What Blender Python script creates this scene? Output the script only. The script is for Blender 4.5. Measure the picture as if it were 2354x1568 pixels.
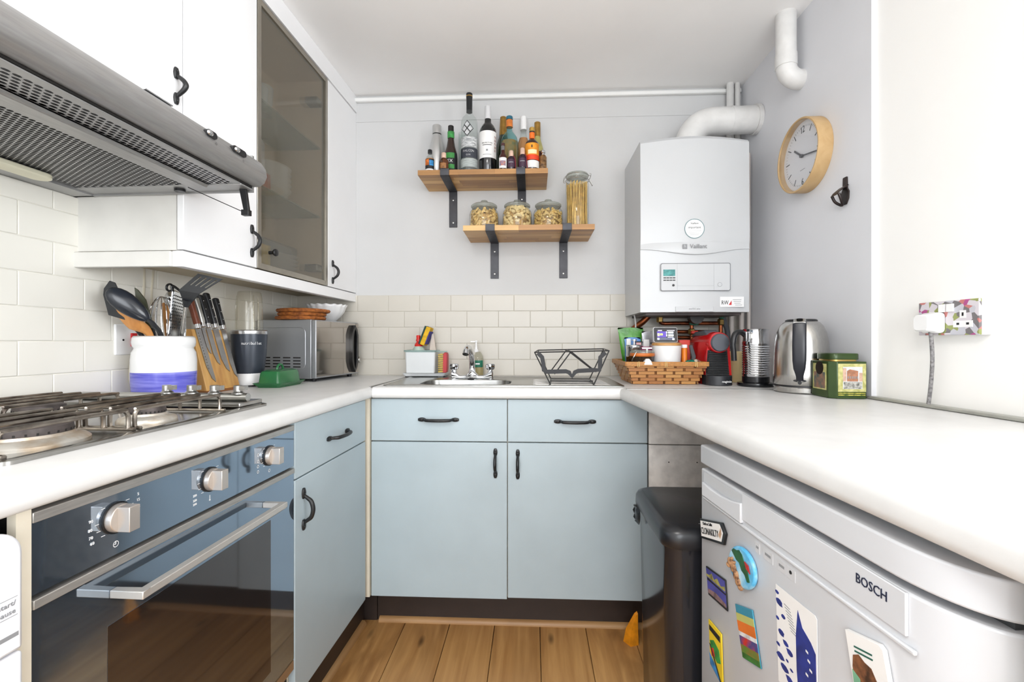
import bpy, bmesh, math, random
from mathutils import Vector, Matrix

for _o in list(bpy.data.objects):
    bpy.data.objects.remove(_o, do_unlink=True)
SC = bpy.context.scene
COL = SC.collection
RND = random.Random(11)
PI = math.pi

# ------------------------------------------------------------------ camera
cam_d = bpy.data.cameras.new('camera')
cam_d.sensor_width = 36.0
cam_d.lens = 1050.0 / 2354.0 * 36.0
cam_d.clip_start = 0.02
cam = bpy.data.objects.new('camera', cam_d)
COL.objects.link(cam)
cam.location = (0, 0, 1.08)
cam.rotation_euler = (PI / 2, 0, math.atan(48 / 1050))
SC.camera = cam

# ------------------------------------------------------------------ world, daylight through the room's windows, exposure
world = bpy.data.worlds.new('daylight_sky')
SC.world = world
world.use_nodes = True
_bg = world.node_tree.nodes['Background']
_bg.inputs[0].default_value = (0.80, 0.90, 1.0, 1)
_bg.inputs[1].default_value = 1.0


def window_light(name, loc, rot, sx, sy, power, col=(0.955, 0.978, 1.0)):
    d = bpy.data.lights.new(name, 'AREA')
    d.shape = 'RECTANGLE'
    d.size = sx
    d.size_y = sy
    d.energy = power
    d.color = col
    o = bpy.data.objects.new(name, d)
    COL.objects.link(o)
    o.location = loc
    o.rotation_euler = rot
    return o


# rear window (behind the camera) and the living-room window on the right-hand side
window_light('rear_window_daylight', (0.35, -3.16, 1.45), (PI / 2, 0, 0), 2.8, 1.6, 68)
window_light('side_window_daylight', (3.16, -0.95, 1.4), (PI / 2, 0, PI / 2), 2.3, 1.5, 76)
window_light('added_fill_lamp', (-0.35, -0.55, 2.2), (0, 0, 0), 0.6, 0.6, 16, (1, 0.98, 0.95))  # added fill light for faces turned left; no such lamp is seen

vs = SC.view_settings
vs.view_transform = 'Standard'
vs.look = 'None'
vs.exposure = 0.54
vs.gamma = 1.0
vs.use_curve_mapping = False
SC.cycles.use_denoising = True
SC.cycles.max_bounces = 10
SC.cycles.transparent_max_bounces = 24
SC.cycles.diffuse_bounces = 5
SC.cycles.glossy_bounces = 4
SC.cycles.transmission_bounces = 8
SC.cycles.sample_clamp_indirect = 6.0
SC.cycles.caustics_reflective = False
SC.cycles.caustics_refractive = False


# ------------------------------------------------------------------ materials
def lin(c):
    out = []
    for a in c[:3]:
        a = a / 255.0
        out.append(a / 12.92 if a <= 0.04045 else ((a + 0.055) / 1.055) ** 2.4)
    return tuple(out) + (1.0,)


MATS = {}


def mat(name, col, rough=0.5, metal=0.0, var=0.0, scale=8.0, stretch=(1, 1, 1), bump=0.0, bscale=60.0,
        spec=0.5, coat=0.0, emit=None, estr=0.0, col2=None, rnd=0.0, aniso=0.0, trans=0.0, sss=0.0):
    if name in MATS:
        return MATS[name]
    m = bpy.data.materials.new(name)
    m.use_nodes = True
    nt = m.node_tree
    b = nt.nodes['Principled BSDF']
    b.inputs['Base Color'].default_value = lin(col)
    b.inputs['Roughness'].default_value = rough
    b.inputs['Metallic'].default_value = metal
    b.inputs['Specular IOR Level'].default_value = spec
    b.inputs['Coat Weight'].default_value = coat
    b.inputs['Anisotropic'].default_value = aniso
    b.inputs['Transmission Weight'].default_value = trans
    if emit:
        b.inputs['Emission Color'].default_value = lin(emit)
        b.inputs['Emission Strength'].default_value = estr
    N = nt.nodes.new
    Lk = nt.links.new
    if var or bump or rnd:
        tc = N('ShaderNodeTexCoord')
        mp = N('ShaderNodeMapping')
        mp.inputs['Scale'].default_value = stretch
        Lk(tc.outputs['Object'], mp.inputs['Vector'])
    if var:
        nz = N('ShaderNodeTexNoise')
        nz.inputs['Scale'].default_value = scale
        nz.inputs['Detail'].default_value = 5
        Lk(mp.outputs['Vector'], nz.inputs['Vector'])
        mx = N('ShaderNodeMix')
        mx.data_type = 'RGBA'
        c2 = col2 if col2 else tuple(max(0, a * (1 - var)) for a in col)
        mx.inputs[6].default_value = lin(col)
        mx.inputs[7].default_value = lin(c2)
        rp = N('ShaderNodeMapRange')
        rp.inputs[1].default_value = 0.38
        rp.inputs[2].default_value = 0.68
        Lk(nz.outputs['Fac'], rp.inputs[0])
        Lk(rp.outputs[0], mx.inputs[0])
        out = mx.outputs[2]
        if rnd:
            oi = N('ShaderNodeObjectInfo')
            hs = N('ShaderNodeHueSaturation')
            mr = N('ShaderNodeMapRange')
            mr.inputs[3].default_value = 1 - rnd
            mr.inputs[4].default_value = 1 + rnd
            Lk(oi.outputs['Random'], mr.inputs[0])
            Lk(mr.outputs[0], hs.inputs['Value'])
            Lk(out, hs.inputs['Color'])
            out = hs.outputs['Color']
        Lk(out, b.inputs['Base Color'])
    if bump:
        nz2 = N('ShaderNodeTexNoise')
        nz2.inputs['Scale'].default_value = bscale
        nz2.inputs['Detail'].default_value = 4
        Lk(mp.outputs['Vector'], nz2.inputs['Vector'])
        bp = N('ShaderNodeBump')
        bp.inputs['Strength'].default_value = bump
        bp.inputs['Distance'].default_value = 0.004
        Lk(nz2.outputs['Fac'], bp.inputs['Height'])
        Lk(bp.outputs['Normal'], b.inputs['Normal'])
    MATS[name] = m
    return m


def glass(name, tint=(240, 245, 243), refl=0.9, body=0.0, bodycol=(255, 255, 255), blur=0.0):
    """clear thin glass: tinted see-through plus a mirror film that grows towards grazing angles"""
    if name in MATS:
        return MATS[name]
    m = bpy.data.materials.new(name)
    m.use_nodes = True
    nt = m.node_tree
    nt.nodes.clear()
    N = nt.nodes.new
    Lk = nt.links.new
    o = N('ShaderNodeOutputMaterial')
    tr = N('ShaderNodeBsdfTransparent')
    tr.inputs[0].default_value = lin(tint)
    base = tr.outputs[0]
    if blur:
        rf = N('ShaderNodeBsdfRefraction')
        rf.inputs['Color'].default_value = lin(tint)
        rf.inputs['Roughness'].default_value = blur
        rf.inputs['IOR'].default_value = 1.08
        mxb = N('ShaderNodeMixShader')
        mxb.inputs[0].default_value = 0.78
        Lk(base, mxb.inputs[1])
        Lk(rf.outputs[0], mxb.inputs[2])
        base = mxb.outputs[0]
    if body:
        df = N('ShaderNodeBsdfDiffuse')
        df.inputs[0].default_value = lin(bodycol)
        mxd = N('ShaderNodeMixShader')
        mxd.inputs[0].default_value = body
        Lk(base, mxd.inputs[1])
        Lk(df.outputs[0], mxd.inputs[2])
        base = mxd.outputs[0]
    gl = N('ShaderNodeBsdfGlossy')
    gl.inputs['Roughness'].default_value = 0.03
    fr = N('ShaderNodeLayerWeight')
    fr.inputs[0].default_value = 0.5
    pw = N('ShaderNodeMath')
    pw.operation = 'POWER'
    pw.inputs[1].default_value = 4.0
    Lk(fr.outputs['Facing'], pw.inputs[0])
    ml = N('ShaderNodeMath')
    ml.operation = 'MULTIPLY_ADD'
    ml.inputs[1].default_value = refl * 0.8
    ml.inputs[2].default_value = 0.035
    Lk(pw.outputs[0], ml.inputs[0])
    mx = N('ShaderNodeMixShader')
    Lk(ml.outputs[0], mx.inputs[0])
    Lk(base, mx.inputs[1])
    Lk(gl.outputs[0], mx.inputs[2])
    Lk(mx.outputs[0], o.inputs[0])
    MATS[name] = m
    return m


def wood(name, c1, c2, c3, axis='y', rough=0.45, scale=1.0, rnd=0.12, bump=0.12, knots=False):
    """long-grained timber: streaked noise along one axis, a second coarser band, per-piece value shift"""
    if name in MATS:
        return MATS[name]
    m = bpy.data.materials.new(name)
    m.use_nodes = True
    nt = m.node_tree
    b = nt.nodes['Principled BSDF']
    b.inputs['Roughness'].default_value = rough
    N = nt.nodes.new
    Lk = nt.links.new
    tc = N('ShaderNodeTexCoord')
    oi = N('ShaderNodeObjectInfo')
    off = N('ShaderNodeVectorMath')
    off.operation = 'ADD'
    cmb = N('ShaderNodeCombineXYZ')
    mul = N('ShaderNodeMath')
    mul.operation = 'MULTIPLY'
    mul.inputs[1].default_value = 37.0
    Lk(oi.outputs['Random'], mul.inputs[0])
    for k in range(3):
        Lk(mul.outputs[0], cmb.inputs[k])
    Lk(tc.outputs['Object'], off.inputs[0])
    Lk(cmb.outputs[0], off.inputs[1])
    mp = N('ShaderNodeMapping')
    s = {'x': (1.2, 22, 22), 'y': (22, 1.2, 22), 'z': (22, 22, 1.2)}[axis]
    mp.inputs['Scale'].default_value = tuple(a * scale for a in s)
    Lk(off.outputs[0], mp.inputs['Vector'])
    n1 = N('ShaderNodeTexNoise')
    n1.inputs['Scale'].default_value = 1.6
    n1.inputs['Detail'].default_value = 8
    n1.inputs['Distortion'].default_value = 0.6
    Lk(mp.outputs[0], n1.inputs['Vector'])
    mp2 = N('ShaderNodeMapping')
    s2 = {'x': (1.5, 7, 7), 'y': (7, 1.5, 7), 'z': (7, 7, 1.5)}[axis]
    mp2.inputs['Scale'].default_value = tuple(a * scale for a in s2)
    Lk(off.outputs[0], mp2.inputs['Vector'])
    n2 = N('ShaderNodeTexNoise')
    n2.inputs['Scale'].default_value = 1.1
    n2.inputs['Detail'].default_value = 3
    n2.inputs['Distortion'].default_value = 1.5
    Lk(mp2.outputs[0], n2.inputs['Vector'])
    r1 = N('ShaderNodeValToRGB')
    r1.color_ramp.elements[0].position = 0.30
    r1.color_ramp.elements[0].color = lin(c1)
    r1.color_ramp.elements[1].position = 0.70
    r1.color_ramp.elements[1].color = lin(c2)
    Lk(n1.outputs['Fac'], r1.inputs[0])
    mx = N('ShaderNodeMix')
    mx.data_type = 'RGBA'
    mr = N('ShaderNodeMapRange')
    mr.inputs[1].default_value = 0.5
    mr.inputs[2].default_value = 0.78
    mr.inputs[4].default_value = 0.85
    Lk(n2.outputs['Fac'], mr.inputs[0])
    Lk(mr.outputs[0], mx.inputs[0])
    Lk(r1.outputs[0], mx.inputs[6])
    mx.inputs[7].default_value = lin(c3)
    hs = N('ShaderNodeHueSaturation')
    mv = N('ShaderNodeMapRange')
    mv.inputs[3].default_value = 1 - rnd
    mv.inputs[4].default_value = 1 + rnd
    Lk(oi.outputs['Random'], mv.inputs[0])
    Lk(mv.outputs[0], hs.inputs['Value'])
    Lk(mx.outputs[2], hs.inputs['Color'])
    out = hs.outputs['Color']
    if knots:
        vo = N('ShaderNodeTexVoronoi')
        vo.inputs['Scale'].default_value = 1.0
        mp3 = N('ShaderNodeMapping')
        mp3.inputs['Scale'].default_value = (9, 3.2, 9)
        Lk(off.outputs[0], mp3.inputs['Vector'])
        Lk(mp3.outputs[0], vo.inputs['Vector'])
        km = N('ShaderNodeMapRange')
        km.inputs[1].default_value = 0.03
        km.inputs[2].default_value = 0.13
        km.inputs[3].default_value = 0.8
        km.inputs[4].default_value = 0.0
        Lk(vo.outputs['Distance'], km.inputs[0])
        kx = N('ShaderNodeMix')
        kx.data_type = 'RGBA'
        Lk(km.outputs[0], kx.inputs[0])
        Lk(out, kx.inputs[6])
        kx.inputs[7].default_value = lin((52, 34, 20))
        out = kx.outputs[2]
    Lk(out, b.inputs['Base Color'])
    if bump:
        bp = N('ShaderNodeBump')
        bp.inputs['Strength'].default_value = bump
        bp.inputs['Distance'].default_value = 0.003
        Lk(n1.outputs['Fac'], bp.inputs['Height'])
        Lk(bp.outputs['Normal'], b.inputs['Normal'])
    MATS[name] = m
    return m


# ------------------------------------------------------------------ geometry helpers
BASE = {}


class MB:
    """collects shapes into one mesh; coordinates are given in the thing's frame and shifted to its base"""

    def __init__(s, t=None):
        s.v = []
        s.f = []
        s.off = Vector(BASE.get(t.name, (0, 0, 0))) if t else Vector((0, 0, 0))

    def add(s, vs, fs):
        n = len(s.v)
        s.v += [Vector(p) - s.off for p in vs]
        s.f += [tuple(i + n for i in f) for f in fs]
        return s

    def box(s, x0, x1, y0, y1, z0, z1):
        p = [(x, y, z) for z in (z0, z1) for y in (y0, y1) for x in (x0, x1)]
        return s.add(p, [(0, 2, 3, 1), (4, 5, 7, 6), (0, 1, 5, 4), (2, 6, 7, 3), (0, 4, 6, 2), (1, 3, 7, 5)])

    def obox(s, c, ax, ay, az):
        c, ax, ay, az = map(Vector, (c, ax, ay, az))
        p = [c + i * ax + j * ay + k * az for k in (-1, 1) for j in (-1, 1) for i in (-1, 1)]
        return s.add(p, [(0, 2, 3, 1), (4, 5, 7, 6), (0, 1, 5, 4), (2, 6, 7, 3), (0, 4, 6, 2), (1, 3, 7, 5)])

    def prism(s, pts, axis, a0, a1):
        n = len(pts)

        def P(p, a):
            return {'x': (a, p[0], p[1]), 'y': (p[0], a, p[1]), 'z': (p[0], p[1], a)}[axis]
        vs = [P(p, a0) for p in pts] + [P(p, a1) for p in pts]
        fs = [tuple(range(n)), tuple(range(2 * n - 1, n - 1, -1))]
        fs += [(i, (i + 1) % n, n + (i + 1) % n, n + i) for i in range(n)]
        return s.add(vs, fs)

    def loft(s, rings, cap0=True, cap1=True, closed=True, loop=False):
        n = len(rings[0])
        vs = [p for r in rings for p in r]
        fs = []
        m = len(rings)
        for k in range(m if loop else m - 1):
            a, b = k * n, ((k + 1) % m) * n
            for i in range(n if closed else n - 1):
                j = (i + 1) % n
                fs.append((a + i, a + j, b + j, b + i))
        if cap0 and not loop:
            fs.append(tuple(range(n - 1, -1, -1)))
        if cap1 and not loop:
            fs.append(tuple(range((m - 1) * n, m * n)))
        return s.add(vs, fs)

    def lathe(s, prof, c=(0, 0, 0), axis='z', n=28, cap0=True, cap1=True):
        c = Vector(c)
        rings = []
        for r, h in prof:
            ring = []
            for i in range(n):
                a = 2 * PI * i / n
                u, w = r * math.cos(a), r * math.sin(a)
                ring.append(c + {'z': Vector((u, w, h)), 'x': Vector((h, u, w)), 'y': Vector((u, h, w))}[axis])
            rings.append(ring)
        return s.loft(rings, cap0, cap1)

    def tube(s, pts, r, n=8, closed=False, cap=True):
        pts = [Vector(p) for p in pts]
        m = len(pts)
        rings = []
        up = Vector((0, 0, 1))
        prev = None
        for i, p in enumerate(pts):
            if closed:
                t = (pts[(i + 1) % m] - pts[i - 1]).normalized()
            else:
                t = (pts[min(i + 1, m - 1)] - pts[max(i - 1, 0)]).normalized()
            if prev is None:
                ref = up if abs(t.dot(up)) < 0.9 else Vector((1, 0, 0))
                a = t.cross(ref).normalized()
            else:
                a = (prev - t * prev.dot(t)).normalized()
            prev = a
            b = t.cross(a)
            rr_ = r[i] if isinstance(r, (list, tuple)) else r
            rings.append([p + rr_ * (math.cos(2 * PI * k / n) * a + math.sin(2 * PI * k / n) * b) for k in range(n)])
        return s.loft(rings, cap, cap, True, closed)

    def ell(s, c, rx, ry, rz, n=16, m=10):
        c = Vector(c)
        rings = []
        for k in range(1, m):
            ph = PI * k / m
            rings.append([c + Vector((rx * math.sin(ph) * math.cos(2 * PI * i / n), ry * math.sin(ph) * math.sin(2 * PI * i / n), -rz * math.cos(ph))) for i in range(n)])
        return s.loft(rings)

    def xf(s, M, i0=0):
        """transform all vertices from i0 by a matrix (local coordinates)"""
        for i in range(i0, len(s.v)):
            s.v[i] = M @ s.v[i]
        return s

    def build(s, name, m, parent=None, smooth=False, bevel=0.0, seg=2, sub=0, angle=38, loc=None, rot=None, link=True, tris=False):
        me = bpy.data.meshes.new(name)
        me.from_pydata([tuple(v) for v in s.v], [], s.f)
        bm = bmesh.new()
        bm.from_mesh(me)
        bmesh.ops.remove_doubles(bm, verts=bm.verts, dist=1e-6)
        bmesh.ops.recalc_face_normals(bm, faces=bm.faces)
        bm.to_mesh(me)
        bm.free()
        if m is not None:
            me.materials.append(m)
        if smooth:
            me.polygons.foreach_set('use_smooth', [True] * len(me.polygons))
            if angle < 180:
                me.set_sharp_from_angle(angle=math.radians(angle))
        o = bpy.data.objects.new(name, me)
        COL.objects.link(o)
        if parent:
            o.parent = parent
        if loc is not None:
            o.location = loc
        if rot is not None:
            o.rotation_euler = rot
        if bevel:
            md = o.modifiers.new('bevel', 'BEVEL')
            md.width = bevel
            md.segments = seg
            md.limit_method = 'ANGLE'
            md.angle_limit = math.radians(40)
            if not smooth:
                me.polygons.foreach_set('use_smooth', [True] * len(me.polygons))
                me.set_sharp_from_angle(angle=math.radians(30))
        if sub:
            md = o.modifiers.new('subdivision', 'SUBSURF')
            md.levels = sub
            md.render_levels = sub
        return o


def rr(x0, x1, y0, y1, r, n=4):
    """rounded rectangle outline, counter-clockwise"""
    pts = []
    for cx, cy, a0 in ((x1 - r, y1 - r, 0), (x0 + r, y1 - r, 90), (x0 + r, y0 + r, 180), (x1 - r, y0 + r, 270)):
        for k in range(n + 1):
            a = math.radians(a0 + 90 * k / n)
            pts.append((cx + r * math.cos(a), cy + r * math.sin(a)))
    return pts


def arc(cx, cy, r, a0, a1, n):
    return [(cx + r * math.cos(math.radians(a0 + (a1 - a0) * k / n)), cy + r * math.sin(math.radians(a0 + (a1 - a0) * k / n))) for k in range(n + 1)]


def smooth_path(pts, n=6):
    """Catmull-Rom through points"""
    pts = [Vector(p) for p in pts]
    out = []
    for i in range(len(pts) - 1):
        p0 = pts[max(i - 1, 0)]
        p1, p2 = pts[i], pts[i + 1]
        p3 = pts[min(i + 2, len(pts) - 1)]
        for k in range(n):
            t = k / n
            out.append(0.5 * ((2 * p1) + (p2 - p0) * t + (2 * p0 - 5 * p1 + 4 * p2 - p3) * t * t + (3 * p1 - p0 - 3 * p2 + p3) * t ** 3))
    out.append(pts[-1])
    return out


# the left-hand run and the right-hand run of units stand a little off the room's axis
def frame_of(fr):
    if fr == 'L':
        return -0.025, Vector((-0.70, 2.2, 0))
    if fr == 'R':
        return 0.086, Vector((0.317, 1.6, 0))
    return 0.0, Vector((0, 0, 0))


def to_world(p, fr):
    a, pv = frame_of(fr)
    return pv + Matrix.Rotation(a, 3, 'Z') @ (Vector(p) - pv)


def tag(o, label=None, cat=None, group=None, kind=None):
    if label:
        o['label'] = label
    if cat:
        o['category'] = cat
    if group:
        o['group'] = group
    if kind:
        o['kind'] = kind
    return o


def thing(name, label, cat, base=(0, 0, 0), fr=None, rot=0.0, group=None, kind=None):
    o = bpy.data.objects.new(name, None)
    o.empty_display_size = 0.05
    COL.objects.link(o)
    a, _ = frame_of(fr)
    o.location = to_world(base, fr)
    o.rotation_euler = (0, 0, a + rot)
    BASE[o.name] = Vector(base)
    tag(o, label, cat, group, kind)
    return o


def place(o, base, fr=None, rot=0.0):
    """put a single-mesh thing (built around its own base) into the room"""
    a, _ = frame_of(fr)
    o.location = to_world(base, fr)
    o.rotation_euler = (0, 0, a + rot)
    return o


def copy_tree(o, parent=None):
    c = o.copy()
    COL.objects.link(c)
    c.parent = parent
    for ch in list(o.children):
        copy_tree(ch, c)
    return c


def text(body, size, loc, rot, m, parent=None, name='lettering', align='CENTER', ext=0.0003, t=None, sx=1.0, shear=0.0, space=1.0):
    cu = bpy.data.curves.new(name, 'FONT')
    cu.body = body
    cu.size = size
    cu.align_x = align
    cu.align_y = 'CENTER'
    cu.extrude = ext
    cu.shear = shear
    cu.space_character = space
    cu.resolution_u = 2
    tmp = bpy.data.objects.new(name, cu)
    COL.objects.link(tmp)
    bpy.context.view_layer.update()
    me = bpy.data.meshes.new_from_object(tmp.evaluated_get(bpy.context.evaluated_depsgraph_get()))
    bpy.data.objects.remove(tmp, do_unlink=True)
    me.name = name
    me.materials.clear()
    me.materials.append(m)
    o = bpy.data.objects.new(name, me)
    COL.objects.link(o)
    off = Vector(BASE.get(t.name, (0, 0, 0))) if t else Vector((0, 0, 0))
    o.location = Vector(loc) - off
    o.rotation_euler = rot
    o.scale = (sx, 1, 1)
    if parent:
        o.parent = parent
    return o


FRONT = (PI / 2, 0, 0)          # lettering that faces the camera end of the room
FACE_R = (PI / 2, 0, PI / 2)    # lettering on a face that looks to the right
FACE_L = (PI / 2, 0, -PI / 2)   # lettering on a face that looks to the left

# shared materials
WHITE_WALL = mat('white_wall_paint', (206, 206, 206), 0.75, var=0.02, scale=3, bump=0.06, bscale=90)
SHADED_WALL = mat('shaded_wall_paint', (226, 227, 231), 0.75, var=0.02, scale=3, bump=0.05, bscale=90)  # same paint as the bright stretch, with its shade put into the colour
BRIGHT_WALL = mat('lit_wall_paint', (250, 249, 246), 0.7, var=0.01, scale=3, bump=0.04, bscale=80)  # lit copy of the same paint, its brightness put into the colour
CEIL = mat('ceiling_paint', (251, 250, 249), 0.8, var=0.02, scale=2, bump=0.05, bscale=30)
BLUE = mat('duck_egg_blue_paint', (173, 188, 195), 0.38, var=0.03, scale=5, bump=0.02, bscale=200)
CREAM = mat('cream_edge_board', (222, 214, 196), 0.5, var=0.05, scale=10)
WHITE_DOOR = mat('white_foil_door', (240, 240, 241), 0.3, var=0.01, scale=6)
OFFWHITE = mat('aged_white_panel', (223, 221, 216), 0.45, var=0.05, scale=7)
WORKTOP = mat('white_laminate_worktop', (217, 217, 216), 0.38, var=0.03, scale=14, stretch=(1, 1, 1), bump=0.02, bscale=150)
IRON = mat('black_iron', (24, 25, 27), 0.42, var=0.15, scale=40, bump=0.1, bscale=200)
STEEL = mat('brushed_steel', (188, 187, 184), 0.28, 1.0, var=0.1, scale=30, stretch=(1, 12, 12), aniso=0.3)
CHROME = mat('chrome', (220, 222, 225), 0.06, 1.0, var=0.02, scale=3)
BLACKP = mat('black_plastic', (22, 23, 26), 0.35, var=0.1, scale=20)
DARKGAP = mat('dark_recess', (26, 24, 22), 0.8, var=0.1, scale=10)
WHITEP = mat('white_plastic', (240, 240, 240), 0.3, var=0.01, scale=10)
INK = mat('black_print', (25, 25, 28), 0.6, var=0.05)
GREYINK = mat('grey_print', (140, 142, 145), 0.6, var=0.05)
WHITEINK = mat('white_print', (240, 240, 240), 0.6, var=0.02)

# ================================================================== the setting
def struct(name, mb, m, parent=None, **k):
    o = mb.build(name, m, parent, **k)
    if parent is None:
        o['kind'] = 'structure'
    return o


# floor: sub-floor slab and one object per oak plank
floor = struct('floor', MB().box(-1.4, 3.3, -3.3, 2.3, -0.06, -0.012), mat('sub_floor', (90, 70, 50), 0.8, var=0.2))
OAK = wood('oak_plank', (170, 122, 70), (204, 156, 98), (130, 88, 48), 'y', 0.42, 1.0, 0.13, 0.15, knots=True)
PW = 0.1715
struct('bounce_carpet', MB().box(-1.2, 3.2, -3.2, -0.51, -0.012, 0.004), mat('pale_bounce_carpet', (224, 222, 218), 0.95, var=0.08, scale=60, bump=0.4, bscale=400), floor)  # unseen pale floor cover, added for neutral bounce light and a brighter ceiling
plank_cache = {}
row = 0
x = -0.145 - 7 * PW
while x < 3.2:
    y = 1.79 + RND.uniform(0.0, 0.5)
    first = True
    while y > -0.45:
        ln = RND.choice((0.9, 1.2, 1.5))
        y0 = max(y - ln, -0.5)
        y1 = min(y, 1.86)
        if y1 - y0 > 0.05 and not (x + PW < -1.25):
            key = round(y1 - y0, 3)
            if key not in plank_cache:
                h = (y1 - y0) / 2
                po = MB().box(-PW / 2 + 0.0008, PW / 2 - 0.0008, -h + 0.0006, h - 0.0006, -0.012, 0.0).build('plank', OAK, floor, bevel=0.0012, seg=1)
                plank_cache[key] = po
            else:
                po = plank_cache[key].copy()
                COL.objects.link(po)
            po.location = (x + PW / 2, (y0 + y1) / 2, 0)
        y -= ln
    x += PW
    row += 1

# walls and ceiling
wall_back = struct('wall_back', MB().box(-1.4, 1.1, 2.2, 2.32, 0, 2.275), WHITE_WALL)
wl = MB()
wl.box(-1.285, -1.165, -3.3, 2.2, 0, 2.275)
wall_left = struct('wall_left', wl, WHITE_WALL)
a_, p_ = frame_of('L')
wall_left.location = p_ - Matrix.Rotation(a_, 3, 'Z') @ p_
wall_left.rotation_euler = (0, 0, a_)
wall_right = struct('wall_right', MB().box(0.98, 1.1, 1.37, 2.2, 0, 2.275), SHADED_WALL)
wr = MB().box(0.972, 1.092, 0.74, 1.327, 0, 2.275)
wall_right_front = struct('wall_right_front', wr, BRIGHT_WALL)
a_, p_ = frame_of('R')
wall_right_front.location = p_ - Matrix.Rotation(a_, 3, 'Z') @ p_
wall_right_front.rotation_euler = (0, 0, a_)
ceiling = struct('ceiling', MB().box(-1.4, 3.3, -3.3, 2.32, 2.275, 2.37), CEIL)
# the rest of the room behind the camera: rear and far side walls with window openings
rw = MB()
rw.box(-1.4, -1.05, -3.3, -3.18, 0, 2.275).box(1.75, 3.3, -3.3, -3.18, 0, 2.275)
rw.box(-1.05, 1.75, -3.3, -3.18, 0, 0.65).box(-1.05, 1.75, -3.3, -3.18, 2.25, 2.275)
struct('wall_rear', rw, WHITE_WALL)
sw = MB()
sw.box(3.18, 3.3, -3.18, -2.1, 0, 2.275).box(3.18, 3.3, 0.2, 2.32, 0, 2.275)
sw.box(3.18, 3.3, -2.1, 0.2, 0, 0.65).box(3.18, 3.3, -2.1, 0.2, 2.15, 2.275)
struct('wall_side', sw, WHITE_WALL)
struct('wall_end', MB().box(1.1, 3.18, 1.6, 1.72, 0, 2.275), WHITE_WALL)
for i, (x0, x1, y0, y1) in enumerate(((-1.05, 1.75, -3.24, -3.2), (3.2, 3.24, -2.1, 0.2))):
    w = MB()
    if i == 0:
        for k in range(4):
            xx = x0 + (x1 - x0 - 0.05) * k / 3
            w.box(xx, xx + 0.05, y0, y1, 0.65, 2.25)
        w.box(x0, x1, y0, y1, 0.65, 0.70).box(x0, x1, y0, y1, 2.2, 2.25)
    else:
        for k in range(3):
            yy = y0 + (y1 - y0 - 0.05) * k / 2
            w.box(x0, x1, yy, yy + 0.05, 0.65, 2.15)
        w.box(x0, x1, y0, y1, 0.65, 0.70).box(x0, x1, y0, y1, 2.1, 2.15)
    struct('window_%d' % (i + 1), w, WHITEP)

# made-up ceiling fixture, unseen, for the added fill light set at the top
t = thing('added_fill_lamp', 'added square white fill lamp on the ceiling, unseen behind the camera', 'ceiling lamp', (-0.35, -0.55, 2.275))
MB(t).box(-0.67, -0.03, -0.87, -0.23, 2.2535, 2.2745).build('housing', WHITEP, t, bevel=0.004)
MB(t).box(-0.66, -0.04, -0.86, -0.24, 2.2460, 2.2535).build('diffuser', mat('added_fill_diffuser', (245, 243, 238), 0.5, var=0.01, emit=(255, 250, 240), estr=1.0), t, bevel=0.002)

# wall tiles, one object each (children of their wall)
TILE = mat('cream_glazed_tile', (202, 197, 187), 0.34, var=0.025, scale=4, rnd=0.02)
TILE_L = mat('painted_white_tile', (236, 233, 224), 0.24, var=0.02, scale=4, rnd=0.012)
GROUT_L = mat('white_grout', (224, 221, 212), 0.85, var=0.03, scale=30)
GROUT = mat('pale_grout', (204, 199, 188), 0.85, var=0.05, scale=30)
struct('grout_bed', MB().box(-1.15, 0.975, 2.1918, 2.2, 0.905, 1.302), GROUT, wall_back)
tcache = {}


def tile(w, h, parent, m, key):
    if (round(w, 3), round(h, 3), key) not in tcache:
        o = MB().box(-w / 2 + 0.0007, w / 2 - 0.0007, -0.0065, 0, -h / 2 + 0.0007, h / 2 - 0.0007).build('tile', m, parent, bevel=0.0016, seg=2)
        tcache[(round(w, 3), round(h, 3), key)] = o
        return o
    o = tcache[(round(w, 3), round(h, 3), key)].copy()
    COL.objects.link(o)
    return o


TW, TH = 0.1527, 0.0775
for r in range(5):
    z0 = 1.3015 - (r + 1) * TH
    start = -0.7015 - 3 * TW + (0.0 if r % 2 == 0 else -0.0745)
    xx = start
    while xx < 0.975:
        a, b = max(xx, -1.16), min(xx + TW, 0.976)
        if b - a > 0.012:
            o = tile(b - a, TH, wall_back, TILE, 'B')
            o.location = ((a + b) / 2, 2.196, z0 + TH / 2)
        xx += TW
struct('grout_bed', MB().box(-1.165, -1.1562, 0.3, 2.19, 0.905, 1.452), GROUT_L, wall_left)
LH = 0.0815
for r in range(7):
    z0 = 0.917 + r * LH
    yy = 0.9865 - 4.5 * 0.152 + (0.0 if r % 2 == 0 else 0.076) - 0.0
    # rows above the wall units' underside only run in front of them (below the hood)
    while yy < 2.19:
        a, b = max(yy, 0.33), min(yy + 0.152, 2.188)
        h = min(LH, 1.452 - z0)
        if b - a > 0.012 and h > 0.01 and not (z0 > 1.27 and a > 1.13):
            o = tile(b - a, h, wall_left, TILE_L, 'L')
            o.location = (-1.1605, (a + b) / 2, z0 + h / 2)
            o.rotation_euler = (0, 0, PI / 2)
        yy += 0.152
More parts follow.
